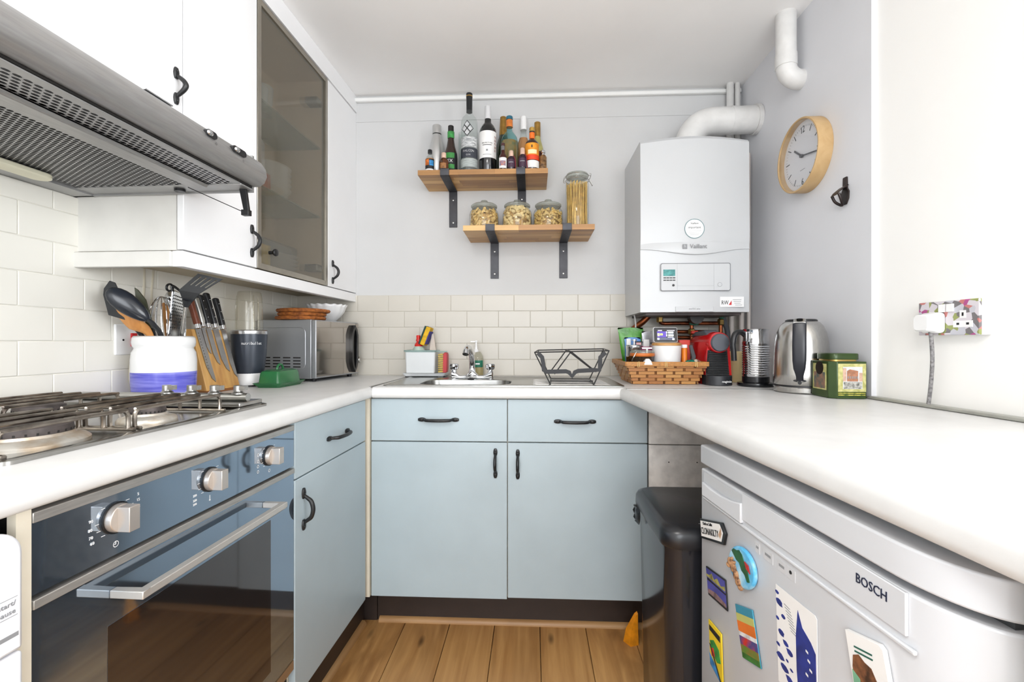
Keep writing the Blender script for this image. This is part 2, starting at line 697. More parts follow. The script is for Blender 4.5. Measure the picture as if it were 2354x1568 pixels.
# capping strip on the tiles, ceiling bead and wallpaper edge on the back wall
struct('trim_1', MB().box(-0.87, 0.975, 2.18, 2.2, 2.243, 2.262), mat('white_gloss_trim', (238, 238, 236), 0.35, var=0.02), bevel=0.004)
struct('trim_2', MB().box(-0.87, 0.80, 2.1975, 2.2, 2.150, 2.154), WHITE_WALL)
tr = MB().box(0.945, 0.972, 0.74, 1.318, 0.913, 0.921)
t3 = struct('trim_3', tr, mat('grey_worktop_trim', (176, 176, 168), 0.35, 0.3, var=0.1, scale=20), bevel=0.003)
a_, p_ = frame_of('R')
t3.location = p_ - Matrix.Rotation(a_, 3, 'Z') @ p_
t3.rotation_euler = (0, 0, a_)

# plinths and the oak beading at the floor
PLINTH = mat('dark_brown_plinth', (50, 40, 36), 0.45, var=0.1, scale=12)
struct('baseboard_back', MB().box(-0.60, 0.98, 1.745, 1.762, 0.0, 0.152), PLINTH)
struct('baseboard_corner', MB().box(-0.72, -0.602, 1.742, 1.757, 0.0, 0.152), PLINTH)
bl = struct('baseboard_left', MB().box(-0.655, -0.638, -0.1, 1.73, 0.0, 0.152), PLINTH)
a_, p_ = frame_of('L')
bl.location = p_ - Matrix.Rotation(a_, 3, 'Z') @ p_
bl.rotation_euler = (0, 0, a_)
BEAD = wood('oak_beading', (160, 120, 78), (186, 146, 98), (130, 94, 58), 'x', 0.45, 1.0, 0.02, 0.05)
BEADY = wood('oak_beading_long', (160, 120, 78), (186, 146, 98), (130, 94, 58), 'y', 0.45, 1.0, 0.02, 0.05)
q = [(0, 0), (-0.017, 0)] + [(-0.017 + 0.017 * (1 - math.cos(a)), 0.017 * math.sin(a)) for a in [PI / 2 * k / 6 for k in range(1, 7)]]
struct('trim_4', MB().prism([(1.745 + p[0], p[1]) for p in q], 'x', -0.592, 0.98), BEAD, smooth=True)
t5 = struct('trim_5', MB().prism([(-0.638 - p[0], p[1]) for p in q], 'y', -0.1, 1.715), BEADY, smooth=True)
t5.location = p_ - Matrix.Rotation(a_, 3, 'Z') @ p_
t5.rotation_euler = (0, 0, a_)


# ================================================================== cabinets
def handle(t, parent, c, A, O, ln):
    """black iron bow handle: two rounded fixing plates with screw heads and a bowed grip"""
    A, O, c = Vector(A), Vector(O), Vector(c)
    S = A.cross(O)
    mb = MB(t)
    for sg in (-1, 1):
        e = c + A * sg * (ln / 2 - 0.014)
        ring = []
        for k in range(12):
            a = 2 * PI * k / 12
            px_, py_ = 0.014 * math.cos(a), 0.0075 * math.sin(a)
            px_ = max(-0.014, min(0.014, px_ * 1.15))
            ring.append(e + A * px_ + S * py_)
        mb.loft([ring, [p + O * 0.004 for p in ring], [p + O * 0.0055 - (p - e) * 0.2 for p in ring]])
        mb.ell(e + A * sg * 0.005 + O * 0.0055, 0.0028, 0.0028, 0.0028, 8, 5)
    pts = []
    for sg in (-1, 1):
        seq = [c + A * sg * (ln / 2 - 0.020) + O * 0.003, c + A * sg * (ln / 2 - 0.027) + O * 0.013,
               c + A * sg * (ln / 2 - 0.036) + O * 0.023]
        pts.append(seq)
    path = pts[0] + [c + O * 0.028] + pts[1][::-1]
    path = smooth_path(path, 5)
    n = len(path)
    rads = [0.0042 + 0.0018 * math.sin(PI * i / (n - 1)) for i in range(n)]
    mb.tube(path, rads, 8)
    return mb.build('handle', IRON, parent, smooth=True, angle=50)


# ---- sink base unit (two drawer fronts over two doors)
t = thing('sink_base_cabinet', 'pale blue two door base cabinet with two drawer fronts under the sink', 'cabinet', (-0.092, 1.9, 0.145))
MB(t).box(-0.592, 0.408, 1.668, 2.19, 0.145, 0.76).box(-0.592, 0.408, 1.668, 1.70, 0.76, 0.8725).build('carcass', CREAM, t)
for i, (x0, x1) in enumerate(((-0.592, -0.0935), (-0.0905, 0.408))):
    zb = 0.1455 if i == 0 else 0.151
    d = MB(t).box(x0, x1, 1.649, 1.667, zb, 0.7115).build('door', BLUE, t, bevel=0.0015)
    f = MB(t).box(x0, x1, 1.649, 1.667, 0.7155, 0.8685).build('drawer_front', BLUE, t, bevel=0.0015)
    handle(t, f, ((-0.343, 1.649, 0.794) if i == 0 else (0.151, 1.649, 0.791)), (1, 0, 0), (0, -1, 0), 0.150)
    handle(t, d, ((-0.1355, 1.649, 0.638) if i == 0 else (-0.0545, 1.649, 0.635)), (0, 0, 1), (0, -1, 0), 0.107)
o = MB().box(-0.03, 0.001, -0.012, 0.012, 0, 0.727).build('corner_post', CREAM)
place(o, (-0.596, 1.652, 0.146))
tag(o, 'cream corner post between the blue left cabinet and the sink cabinet', 'filler post')

# blank white corner panels beside the sink unit
t = thing('corner_boarding', 'worn white blank corner boards right of the sink cabinet above the bin', 'boarding', (0.7, 1.66, 0.145))
SCUFF = mat('scuffed_white_board', (240, 236, 231), 0.5, var=0.10, scale=26)
MB(t).box(0.414, 0.965, 1.652, 1.67, 0.7115, 0.871).build('upper_panel', SCUFF, t, bevel=0.001)
lp = MB(t).box(0.414, 0.965, 1.652, 1.67, 0.146, 0.708).build('lower_panel', SCUFF, t, bevel=0.001)
for xx in (0.484, 0.583):
    MB(t).lathe([(0.0022, 1.6515), (0.0022, 1.656)], (xx, 0, 0.648), 'y', 10).build('screw_hole', DARKGAP, lp)

# ---- left base unit
t = thing('left_base_cabinet', 'pale blue single door base cabinet with drawer beside the oven', 'cabinet', (-0.85, 1.39, 0.145), 'L')
MB(t).box(-1.15, -0.606, 1.153, 1.625, 0.146, 0.8725).build('carcass', CREAM, t)
d = MB(t).box(-0.605, -0.587, 1.154, 1.620, 0.150, 0.7185).build('door', BLUE, t, bevel=0.0015)
f = MB(t).box(-0.605, -0.587, 1.154, 1.620, 0.7225, 0.8685).build('drawer_front', BLUE, t, bevel=0.0015)
handle(t, d, (-0.587, 1.194, 0.632), (0, 0, 1), (1, 0, 0), 0.112)
handle(t, f, (-0.587, 1.402, 0.788), (0, 1, 0), (1, 0, 0), 0.152)

# ---- worktops
t = MB()
P = [(-1.165, -0.1), (-0.567, -0.1), (-0.567, 2.2), (-1.165, 2.2)]
prof = [(-1.163, 0.873), (-0.575, 0.873), (-0.568, 0.878), (-0.567, 0.886), (-0.567, 0.899), (-0.570, 0.907), (-0.577, 0.912), (-0.586, 0.913), (-1.163, 0.913)]
o = MB().prism([(p[0] + 0.85, p[1] - 0.873) for p in prof], 'y', -1.1, 1.196).build('worktop', WORKTOP, smooth=True, angle=50)
place(o, (-0.85, 1.0, 0.873), 'L')
tag(o, 'white laminate worktop along the left wall under the hob and microwave', 'worktop')
mb = MB()
fp = [(1.632, 0.873), (1.7, 0.873), (1.7, 0.913), (1.643, 0.913), (1.634, 0.912), (1.627, 0.907), (1.624, 0.899), (1.624, 0.886), (1.6255, 0.878)]
mb.prism([(p[0] - 1.9, p[1] - 0.873) for p in fp], 'x', -0.781, 0.779)
mb.box(-0.781, 0.779, 0.08, 0.296, 0, 0.04).box(-0.781, -0.66, -0.2, 0.08, 0, 0.04).box(-0.27, 0.779, -0.2, 0.08, 0, 0.04)
o = mb.build('worktop', WORKTOP, smooth=True, angle=50)
place(o, (0.2, 1.9, 0.873))
tag(o, 'white laminate worktop along the back wall around the sink and under the basket', 'worktop')
o = MB().prism([(p[0] * -1 - 0.259 - 0.6, p[1] - 0.873) for p in prof][0:0] or
               [(x - 0.6, z - 0.873) for x, z in [(0.968, 0.873), (0.316, 0.873), (0.309, 0.878), (0.308, 0.886), (0.308, 0.899), (0.311, 0.907), (0.318, 0.912), (0.327, 0.913), (0.968, 0.913)]],
               'y', -1.3, 0.640).build('worktop', WORKTOP, smooth=True, angle=50)
place(o, (0.6, 1.0, 0.8724), 'R')
tag(o, 'white laminate worktop above the fridge on the right hand side', 'worktop')
JOINT = mat('aluminium_joint_strip', (168, 168, 166), 0.35, 0.8, var=0.1, scale=30)
o = MB().box(-0.004, 0.004, -0.28, 0.28, -0.001, 0.0016).build('joint_strip', JOINT)
place(o, (-0.5855, 1.915, 0.913), None, -0.02)
tag(o, 'metal joint strip between the left worktop and the sink worktop', 'joint strip')
o = MB().box(-0.32, 0.325, -0.007, 0.007, -0.001, 0.0016).build('joint_strip', JOINT)
place(o, (0.645, 1.612, 0.913), None, 0.02)
tag(o, 'metal joint strip across the worktop in front of basket and coffee machine', 'joint strip')

# ---- inset sink
t = thing('sink', 'stainless steel inset sink with single bowl and ribbed drainer', 'sink', (-0.115, 1.87, 0.913))
SINK = mat('sink_steel', (172, 172, 170), 0.27, 1.0, var=0.08, scale=40, stretch=(1, 8, 8))


def ring(x0, x1, y0, y1, r, z, n=5):
    return [(p[0], p[1], z) for p in rr(x0, x1, y0, y1, r, n)]


MB(t).loft([ring(-0.560, 0.335, 1.672, 2.085, 0.02, 0.9125), ring(-0.560, 0.335, 1.672, 2.085, 0.02, 0.9165),
            ring(-0.553, 0.328, 1.679, 2.078, 0.018, 0.9185), ring(-0.540, 0.315, 1.690, 2.067, 0.016, 0.9155),
            ring(-0.452, -0.082, 1.712, 1.955, 0.07, 0.9155), ring(-0.446, -0.088, 1.718, 1.949, 0.068, 0.912),
            ring(-0.436, -0.098, 1.728, 1.939, 0.06, 0.80), ring(-0.40, -0.13, 1.76, 1.91, 0.05, 0.775)],
           cap0=False).build('basin', SINK, t, smooth=True, angle=40)
for k in range(8):
    yy = 1.715 + k * 0.032
    MB(t).tube([(0.0, yy, 0.9155), (0.02, yy, 0.9165), (0.27, yy, 0.9165), (0.29, yy, 0.9155)], [0.001, 0.004, 0.004, 0.001], 8).build('drainer_rib', SINK, t, smooth=True)

# ---- oven
t = thing('oven', 'built under electric oven with blue mirror glass front and three steel knobs', 'oven', (-0.85, 0.85, 0.15), 'L')
GLASSB = mat('blue_mirror_glass', (160, 176, 194), 0.045, 0.92, var=0.03, scale=3, spec=0.8)
GLASSD = mat('dark_oven_window', (112, 108, 108), 0.05, 0.92, var=0.05, scale=3, spec=0.8)
TRIM = mat('satin_steel_trim', (178, 175, 170), 0.36, 0.6, var=0.08, scale=30, stretch=(10, 1, 10))
SATIN = mat('satin_silver_plastic', (205, 196, 188), 0.3, 0.7, var=0.04, scale=20)
MB(t).box(-1.12, -0.607, 0.552, 1.149, 0.16, 0.868).build('body', DARKGAP, t)
pn = MB(t).box(-0.607, -0.589, 0.549, 1.1515, 0.7585, 0.850).build('control_panel', GLASSB, t)
MB(t).box(-0.607, -0.587, 0.549, 1.1515, 0.850, 0.8635).build('trim_strip', TRIM, t, bevel=0.001)
dr = MB(t).box(-0.607, -0.589, 0.549, 1.1515, 0.262, 0.7405).build('door', GLASSB, t)
MB(t).box(-0.607, -0.586, 0.549, 1.1515, 0.7405, 0.7525).build('trim_strip', TRIM, dr, bevel=0.001)
MB(t).box(-0.5895, -0.5884, 0.649, 1.052, 0.30, 0.658).build('window', GLASSD, dr)
MB(t).box(-0.607, -0.589, 0.549, 1.1515, 0.235, 0.258).build('base_strip', mat('oven_base_strip', (150, 120, 90), 0.4, 0.2, var=0.1), t)
hb = MB(t)
hb.box(-0.589, -0.536, 0.652, 0.664, 0.6975, 0.7095).box(-0.589, -0.536, 1.021, 1.033, 0.6975, 0.7095).box(-0.550, -0.536, 0.664, 1.021, 0.6975, 0.7095)
hb.build('handle', mat('oven_handle_satin', (204, 200, 194), 0.36, 0.6, var=0.04, scale=20), dr, bevel=0.0012)
for yk, zk in ((0.662, 0.8145), (0.8565, 0.8133), (1.0465, 0.8115)):
    kb = MB(t)
    kb.lathe([(0.0210, -0.589), (0.0210, -0.581), (0.0200, -0.577), (0.0150, -0.5765)], (0, yk, zk), 'x', 32)
    kb.prism([(yk - 0.009, zk - 0.0185), (yk + 0.009, zk - 0.0185), (yk + 0.009, zk + 0.0185), (yk - 0.009, zk + 0.0185)], 'x', -0.578, -0.558)
    k_ = kb.build('knob', SATIN, t, smooth=True, bevel=0.0008)
    MB(t).lathe([(0.0235, -0.5893), (0.0235, -0.586)], (0, yk, zk), 'x', 28).build('knob_ring', BLACKP, k_, smooth=True)
    for sg in (-1, 1):
        for j in range(5):
            a = math.radians(-50 + 25 * j)
            y1_, z1_ = yk + sg * 0.026 * math.cos(a), zk + 0.026 * math.sin(a)
            MB(t).box(-0.5892, -0.5887, min(y1_, y1_ + sg * 0.006), max(y1_, y1_ + sg * 0.006), z1_ - 0.0004, z1_ + 0.0004).build('tick_mark', WHITEINK, pn)
for tx, yy, zz in (('60', 0.626, 0.7905), ('70', 0.624, 0.799), ('80', 0.623, 0.810), ('90', 0.624, 0.8225), ('5', 0.700, 0.837), ('15', 0.700, 0.828), ('25', 0.7005, 0.817), ('35', 0.700, 0.806), ('45', 0.700, 0.798)):
    text(tx, 0.0062, (-0.5886, yy, zz), FACE_R, WHITEINK, pn, t=t)
for tx, yy, zz in (('200', 0.818, 0.778), ('220', 0.818, 0.785), ('250', 0.818, 0.794), ('100', 0.895, 0.806), ('50', 0.895, 0.816)):
    text(tx, 0.0058, (-0.5886, yy, zz), FACE_R, WHITEINK, pn, t=t)


def ringx(t, x, y, z, r, w, m, parent, name):
    mb = MB(t)
    mb.loft([[(x, y + (r + s) * math.cos(2 * PI * k / 20), z + (r + s) * math.sin(2 * PI * k / 20)) for k in range(20)] for s in (-w / 2, w / 2)], False, False)
    return mb.build(name, m, parent)


ringx(t, -0.5886, 0.662, 0.7745, 0.0042, 0.001, WHITEINK, pn, 'clock_symbol')
MB(t).box(-0.5889, -0.5884, 0.6616, 0.6624, 0.7745, 0.778).box(-0.5889, -0.5884, 0.6595, 0.662, 0.7741, 0.7749).build('clock_hands', WHITEINK, pn)
MB(t).box(-0.5889, -0.5884, 0.8552, 0.8562, 0.773, 0.783).lathe([(0.0016, -0.5889), (0.0016, -0.5884)], (0, 0.8557, 0.7735), 'x', 10).build('thermometer_symbol', WHITEINK, pn)
for zz in (0.785, 0.797, 0.809, 0.823):
    ringx(t, -0.5886, 1.004, zz, 0.0030, 0.0012, WHITEINK, pn, 'heating_symbol')
ringx(t, -0.5886, 1.0465, 0.7765, 0.0032, 0.0011, WHITEINK, pn, 'dial_symbol')

# ---- dishwasher left of the oven
o = MB().box(-0.012, 0.0, -0.0085, 0.0085, 0, 0.72).build('side_panel', CREAM)
place(o, (-0.588, 0.5395, 0.15), 'L')
tag(o, 'cream side panel between the oven and the white appliance', 'panel')
t = thing('dishwasher', 'white freestanding appliance with rounded front at the left edge of the photo', 'dishwasher', (-0.85, 0.25, 0.0), 'L')
APPL = mat('white_enamel', (236, 237, 242), 0.25, var=0.01, scale=4)
MB(t).box(-1.12, -0.612, -0.06, 0.515, 0.10, 0.852).build('body', APPL, t)
fr_ = [(-0.06, 0.7085), (0.5295, 0.7085)] + arc(0.5295 - 0.03, 0.8555 - 0.03, 0.03, 0, 90, 8) + [(-0.06, 0.8555)]
fp = MB(t).prism(fr_, 'x', -0.612, -0.576).build('control_panel', APPL, t, bevel=0.004, smooth=True)
MB(t).box(-0.612, -0.576, -0.06, 0.5295, 0.12, 0.7065).build('door', APPL, t, bevel=0.004)
text('start/', 0.0085, (-0.5755, 0.521, 0.768), FACE_R, GREYINK, fp, t=t, align='RIGHT')
text('pause', 0.0085, (-0.5755, 0.521, 0.7585), FACE_R, GREYINK, fp, t=t, align='RIGHT')
MB(t).box(-0.576, -0.5756, 0.45, 0.523, 0.7745, 0.775).box(-0.576, -0.5756, 0.45, 0.523, 0.7525, 0.753).box(-0.576, -0.5756, 0.46, 0.524, 0.727, 0.732).build('print_lines', GREYINK, fp)

# ---- gas hob
t = thing('gas_hob', 'stainless steel four burner gas hob with wire pan supports and side knobs', 'hob', (-0.9, 0.86, 0.913), 'L')
HOBS = mat('hob_steel', (182, 181, 178), 0.22, 1.0, var=0.12, scale=14)
RUST = mat('heat_stained_wire', (166, 158, 148), 0.26, 1.0, var=0.45, scale=26, col2=(96, 88, 82))
CASTI = mat('burner_iron', (92, 84, 82), 0.55, 0.4, var=0.3, scale=40)
STAIN = mat('stained_burner_ring', (206, 202, 194), 0.38, 0.6, var=0.25, scale=30, col2=(172, 150, 122))
MB(t).loft([ring(-1.138, -0.660, 0.573, 1.160, 0.015, 0.913), ring(-1.138, -0.660, 0.573, 1.160, 0.015, 0.9185),
            ring(-1.132, -0.668, 0.580, 1.153, 0.013, 0.921), ring(-1.120, -0.680, 0.592, 1.141, 0.012, 0.917)],
           cap0=True).build('tray', HOBS, t, smooth=True, angle=40)
for bx, by, r1, r2 in ((-0.765, 0.685, 0.056, 0.078), (-0.748, 0.890, 0.030, 0.050), (-0.985, 0.690, 0.040, 0.060), (-0.99, 0.895, 0.040, 0.060)):
    MB(t).lathe([(r2, 0.917), (r2, 0.922), (r2 * 0.93, 0.927), (r1 + 0.004, 0.931), (r1 + 0.002, 0.935)], (bx, by, 0), 'z', 40).build('burner_ring', STAIN, t, smooth=True)
    bc = MB(t).lathe([(r1, 0.934), (r1 + 0.001, 0.940), (r1, 0.9465), (r1 - 0.004, 0.949), (r1 * 0.5, 0.9505)], (bx, by, 0), 'z', 40).build('burner_cap', CASTI, t, smooth=True, angle=30)
    fh = MB(t)
    for k in range(28):
        a = 2 * PI * k / 28
        fh.obox((bx + (r1 + 0.0006) * math.cos(a), by + (r1 + 0.0006) * math.sin(a), 0.938), (0.0006 * math.cos(a), 0.0006 * math.sin(a), 0), (-0.0013 * math.sin(a), 0.0013 * math.cos(a), 0), (0, 0, 0.0018))
    fh.build('flame_ports', DARKGAP, bc)
for x0, y0, y1 in ((-0.685, 0.585, 0.782), (-0.685, 0.795, 1.012), (-0.945, 0.585, 0.782), (-0.945, 0.795, 1.025)):
    gm = MB(t)
    for k in range(4):
        xx = x0 - 0.048 * k
        gm.tube(smooth_path([(xx, y0, 0.922), (xx, y0, 0.945), (xx, y0 + 0.006, 0.954), (xx, y0 + 0.018, 0.957), (xx, y1 - 0.018, 0.957), (xx, y1 - 0.006, 0.954), (xx, y1, 0.945), (xx, y1, 0.922)], 3), 0.0036, 8)
    for yy in (y0, y1):
        gm.tube([(x0 + 0.012, yy, 0.9225), (x0 - 0.156, yy, 0.9225)], 0.0036, 8)
    gm.build('pan_support', RUST, t, smooth=True)
MB(t).box(-1.125, -0.672, 1.062, 1.150, 0.921, 0.931).build('control_strip', HOBS, t, bevel=0.002)
MB(t).tube([(-1.12, 1.105, 0.9405), (-0.680, 1.105, 0.9405)], 0.0100, 20).build('control_rail', STEEL, t, smooth=True)
for xk in (-0.894, -0.829, -0.768, -0.706):
    kk = MB(t).lathe([(0.0145, 0.948), (0.0145, 0.951), (0.0100, 0.955), (0.0100, 0.9685), (0.009, 0.9695)], (xk, 1.105, 0), 'z', 20)
    kk.box(xk, xk + 0.021, 1.098, 1.112, 0.9575, 0.9685)
    kk.build('knob', STEEL, t, smooth=True)

# ---- wall units on the left
UX = -0.865


def wall_unit(name, label, y0, y1, z0, z1, door=True, hnd=None):
    t = thing(name, label, 'wall cabinet', (-1.0, (y0 + y1) / 2, z0), 'L')
    if door:
        MB(t).box(-1.163, UX - 0.02, y0 + 0.0005, y1 - 0.0005, z0, z1).build('carcass', OFFWHITE, t)
        d = MB(t).box(UX - 0.018, UX, y0 + 0.0015, y1 - 0.0015, z0 + 0.002, z1 - 0.002).build('door', WHITE_DOOR, t, bevel=0.0015)
        if hnd:
            handle(t, d, (UX, hnd[0], hnd[1]), (0, 0, 1), (1, 0, 0), hnd[2])
    return t


ZB, ZT = 1.3125, 2.196
wall_unit('wall_cabinet', 'white wall cabinet door above the cooker hood', 0.525, 1.122, 1.545, ZT, hnd=(1.098, 1.718, 0.092))
t = wall_unit('wall_cabinet', 'narrow white wall cabinet between cooker hood and glass fronted cabinet', 1.122, 1.424, ZB, ZT, hnd=(1.395, 1.395, 0.102))
wall_unit('wall_cabinet', 'narrow white wall cabinet in the corner right of the glass door', 1.906, 2.198, ZB, ZT, hnd=(1.945, 1.380, 0.102))
# glass fronted unit, open box so the shelves inside are real
t = thing('glass_wall_cabinet', 'wall cabinet with steel framed reeded glass door over the microwave', 'wall cabinet', (-1.0, 1.665, ZB), 'L')
BEIGE = mat('beige_cabinet_lining', (226, 206, 174), 0.6, var=0.04, scale=6)
cb = MB(t)
cb.box(-1.163, -1.155, 1.4245, 1.9055, ZB, ZT).box(-1.155, UX - 0.022, 1.4245, 1.4405, ZB, ZT).box(-1.155, UX - 0.022, 1.8895, 1.9055, ZB, ZT)
cb.box(-1.155, UX - 0.022, 1.4405, 1.8895, ZB, ZB + 0.016).box(-1.155, UX - 0.022, 1.4405, 1.8895, ZT - 0.016, ZT)
cb.build('carcass', BEIGE, t)
for zz in (1.60, 1.89):
    MB(t).box(-1.15, -0.90, 1.441, 1.889, zz, zz + 0.006).build('shelf', glass('shelf_glass', (205, 222, 215), 0.9, 0.25, (170, 190, 180)), t)
FRM = mat('cabinet_door_steel_frame', (168, 162, 150), 0.32, 0.9, var=0.06, scale=20)
df = MB(t)
y0, y1, z0, z1, w = 1.4265, 1.9035, ZB + 0.003, ZT - 0.002, 0.019
df.box(UX - 0.020, UX, y0, y0 + w, z0, z1).box(UX - 0.020, UX, y1 - w, y1, z0, z1).box(UX - 0.020, UX, y0 + w, y1 - w, z0, z0 + w).box(UX - 0.020, UX, y0 + w, y1 - w, z1 - w, z1)
gd = df.build('door_frame', FRM, t, bevel=0.0015)
# reeded pane: real vertical flutes
REED = glass('reeded_glass', (248, 245, 238), 0.8, 0.17, (186, 180, 164), blur=0.26)
n = 90
pa = []
pb = []
for k in range(n + 1):
    yy = y0 + w + (y1 - y0 - 2 * w) * k / n
    xx = UX - 0.006 + (0.0012 if k % 2 else 0.0)
    pa.append((xx, yy, z0 + w))
    pb.append((xx, yy, z1 - w))
MB(t).loft([pa, pb], False, False, closed=False).build('pane', REED, gd, smooth=True, angle=180)
MB(t).lathe([(0.006, UX), (0.005, UX + 0.012), (0.011, UX + 0.018), (0.0125, UX + 0.022), (0.011, UX + 0.026), (0.004, UX + 0.0275)], (0, 1.4885, 1.376), 'x', 18).build('knob', IRON, gd, smooth=True)
for zz in (1.385, 2.08):
    MB(t).box(-0.96, -0.887, 1.845, 1.889, zz - 0.014, zz + 0.014).build('hinge', mat('grey_hinge', (96, 98, 94), 0.4, 0.6, var=0.1), t, bevel=0.004)

# light pelmet under and cornice above the wall units
t = thing('light_pelmet', 'white pelmet board along the underside of the wall cabinets', 'pelmet', (-0.9, 1.65, 1.272), 'L')
MB(t).box(-0.892, -0.863, 1.118, 2.199, 1.270, 1.3105).build('front_board', WHITE_DOOR, t, bevel=0.002)
MB(t).box(-1.170, -0.892, 1.112, 1.130, 1.270, 1.3095).build('end_board', OFFWHITE, t, bevel=0.002)
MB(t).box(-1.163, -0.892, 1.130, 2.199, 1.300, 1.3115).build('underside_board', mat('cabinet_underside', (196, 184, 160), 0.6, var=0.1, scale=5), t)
o = MB().box(-0.02, 0.0, -0.80, 0.875, 0, 0.0775).build('cornice', WHITE_DOOR)
place(o, (-0.861, 1.324, 2.1968), 'L')
tag(o, 'white cornice board between the wall cabinets and the ceiling', 'cornice')

# ---- cooker hood
t = thing('cooker_hood', 'brushed steel visor cooker hood with perforated grease filter over the hob', 'cooker hood', (-0.9, 0.82, 1.452), 'L')
HOOD = mat('hood_steel', (170, 169, 168), 0.42, 0.8, var=0.06, scale=20, stretch=(12, 1, 12))
HOODU = mat('hood_underside_steel', (176, 176, 176), 0.45, 0.75, var=0.08, scale=10)
Y0, Y1 = 0.522, 1.116
# bull-nosed visor front
vis = [(-0.86, 1.545), (-0.70, 1.5425), (-0.676, 1.538), (-0.654, 1.526), (-0.641, 1.508), (-0.638, 1.490), (-0.645, 1.474), (-0.658, 1.466), (-0.672, 1.466), (-0.672, 1.475), (-0.70, 1.475), (-0.86, 1.53)]
MB(t).prism(vis, 'y', Y0, Y1).build('visor', HOOD, t, smooth=True, angle=50)
vf = bpy.data.objects[t.children[-1].name]
body = MB(t)
body.box(-1.163, -0.672, Y1 - 0.006, Y1, 1.452, 1.543).box(-1.163, -0.672, Y0, Y0 + 0.006, 1.452, 1.543).box(-1.163, -1.10, Y0, Y1, 1.452, 1.462)
body.box(-1.163, -0.70, Y0, Y1, 1.535, 1.543)
body.build('body', HOODU, t)
MB(t).box(-0.690, -0.6735, Y0 + 0.006, Y1 - 0.006, 1.462, 1.472).build('shadow_gap', DARKGAP, t)


def perforated(name, x0, x1, y0, y1, z, px_, py_, rx, ry, m, back):
    """sheet with real oval holes, laid out in staggered rows"""
    mb = MB(t)
    nx = int((x1 - x0) / px_)
    ny = int((y1 - y0) / py_)
    dx_ = (x1 - x0) / nx
    dy_ = (y1 - y0) / ny
    vs, fs = [], []
    for i in range(nx):
        for j in range(ny - (i % 2)):
            cx = x0 + (i + 0.5) * dx_
            cy = y0 + (j + 0.5 + 0.5 * (i % 2)) * dy_
            sh = 0.0
            if i % 2 and j in (0, ny - 2):
                e0 = y0 if j == 0 else y1 - dy_ / 2
                b0 = len(vs)
                vs += [(cx - dx_ / 2, e0, z), (cx + dx_ / 2, e0, z), (cx + dx_ / 2, e0 + dy_ / 2, z), (cx - dx_ / 2, e0 + dy_ / 2, z)]
                fs.append((b0, b0 + 1, b0 + 2, b0 + 3))
            b0 = len(vs)
            quad = [(cx - dx_ / 2, cy - dy_ / 2), (cx + dx_ / 2, cy - dy_ / 2), (cx + dx_ / 2, cy + dy_ / 2), (cx - dx_ / 2, cy + dy_ / 2)]
            vs += [(p[0], p[1], z) for p in quad]
            for k in range(8):
                a = math.radians(-135 + 45 * k)
                vs.append((cx + rx * math.cos(a), cy + sh + ry * math.sin(a), z))
            for k in range(4):
                h0 = b0 + 4 + 2 * k
                fs.append((b0 + k, h0, h0 + 1, b0 + (k + 1) % 4))
                fs.append((b0 + (k + 1) % 4, h0 + 1, b0 + 4 + (2 * k + 2) % 8))
    mb.add(vs, fs)
    o = mb.build(name, m, t)
    MB(t).box(x0, x1, y0, y1, z + 0.006, z + 0.008).build('filter_mat' if back else 'backing', DARKGAP if back else mat('vent_backing', (84, 86, 90), 0.5, 0.5, var=0.1), o)
    return o


FILT = mat('filter_mesh_steel', (164, 164, 165), 0.4, 0.8, var=0.05, scale=10)
perforated('grease_filter', -1.09, -0.805, Y0 + 0.012, Y1 - 0.05, 1.458, 0.0098, 0.0108, 0.0044, 0.0046, FILT, True)
perforated('perforated_strip', -0.752, -0.690, Y0 + 0.012, Y1 - 0.050, 1.4585, 0.0089, 0.0140, 0.0038, 0.0058, FILT, False)
fr2 = MB(t)
fr2.box(-1.10, -0.672, Y1 - 0.05, Y1 - 0.006, 1.456, 1.460).box(-0.690, -0.673, Y0 + 0.006, Y1 - 0.05, 1.458, 1.461)
fr2.build('underside_frame', HOODU, t, bevel=0.001)
MB(t).prism([(-0.805, 1.457), (-0.752, 1.457), (-0.757, 1.4500), (-0.798, 1.4500)], 'y', Y0 + 0.006, Y1 - 0.05).build('filter_bar', HOOD, t, bevel=0.002)
MB(t).prism(rr(-1.098, -1.052, 0.62, 0.985, 0.022, 6), 'z', 1.444, 1.456).build('lamp_cover', mat('frosted_lamp_cover', (226, 222, 198), 0.4, var=0.05), t, bevel=0.003)
# sliding switches and maker's badge on the visor
for yk, ln_ in ((0.926, 0.030), (1.013, 0.046)):
    sl = MB(t).prism(rr(yk - ln_ / 2, yk + ln_ / 2, 1.505, 1.519, 0.0068, 5), 'x', -0.6455, -0.637).build('switch_slot', BLACKP, vf, smooth=True)
    MB(t).ell((-0.637, yk - ln_ * 0.2, 1.512), 0.004, 0.009, 0.006, 12, 8).build('slider', CHROME, sl, smooth=True)
ringx(t, -0.6372, 0.938, 1.497, 0.0022, 0.0007, INK, vf, 'lamp_symbol')
ringx(t, -0.6372, 1.025, 1.495, 0.0022, 0.0007, INK, vf, 'fan_symbol')
MB(t).box(-0.6835, -0.6690, 0.800, 0.862, 1.5385, 1.5405).build('badge', CHROME, vf)
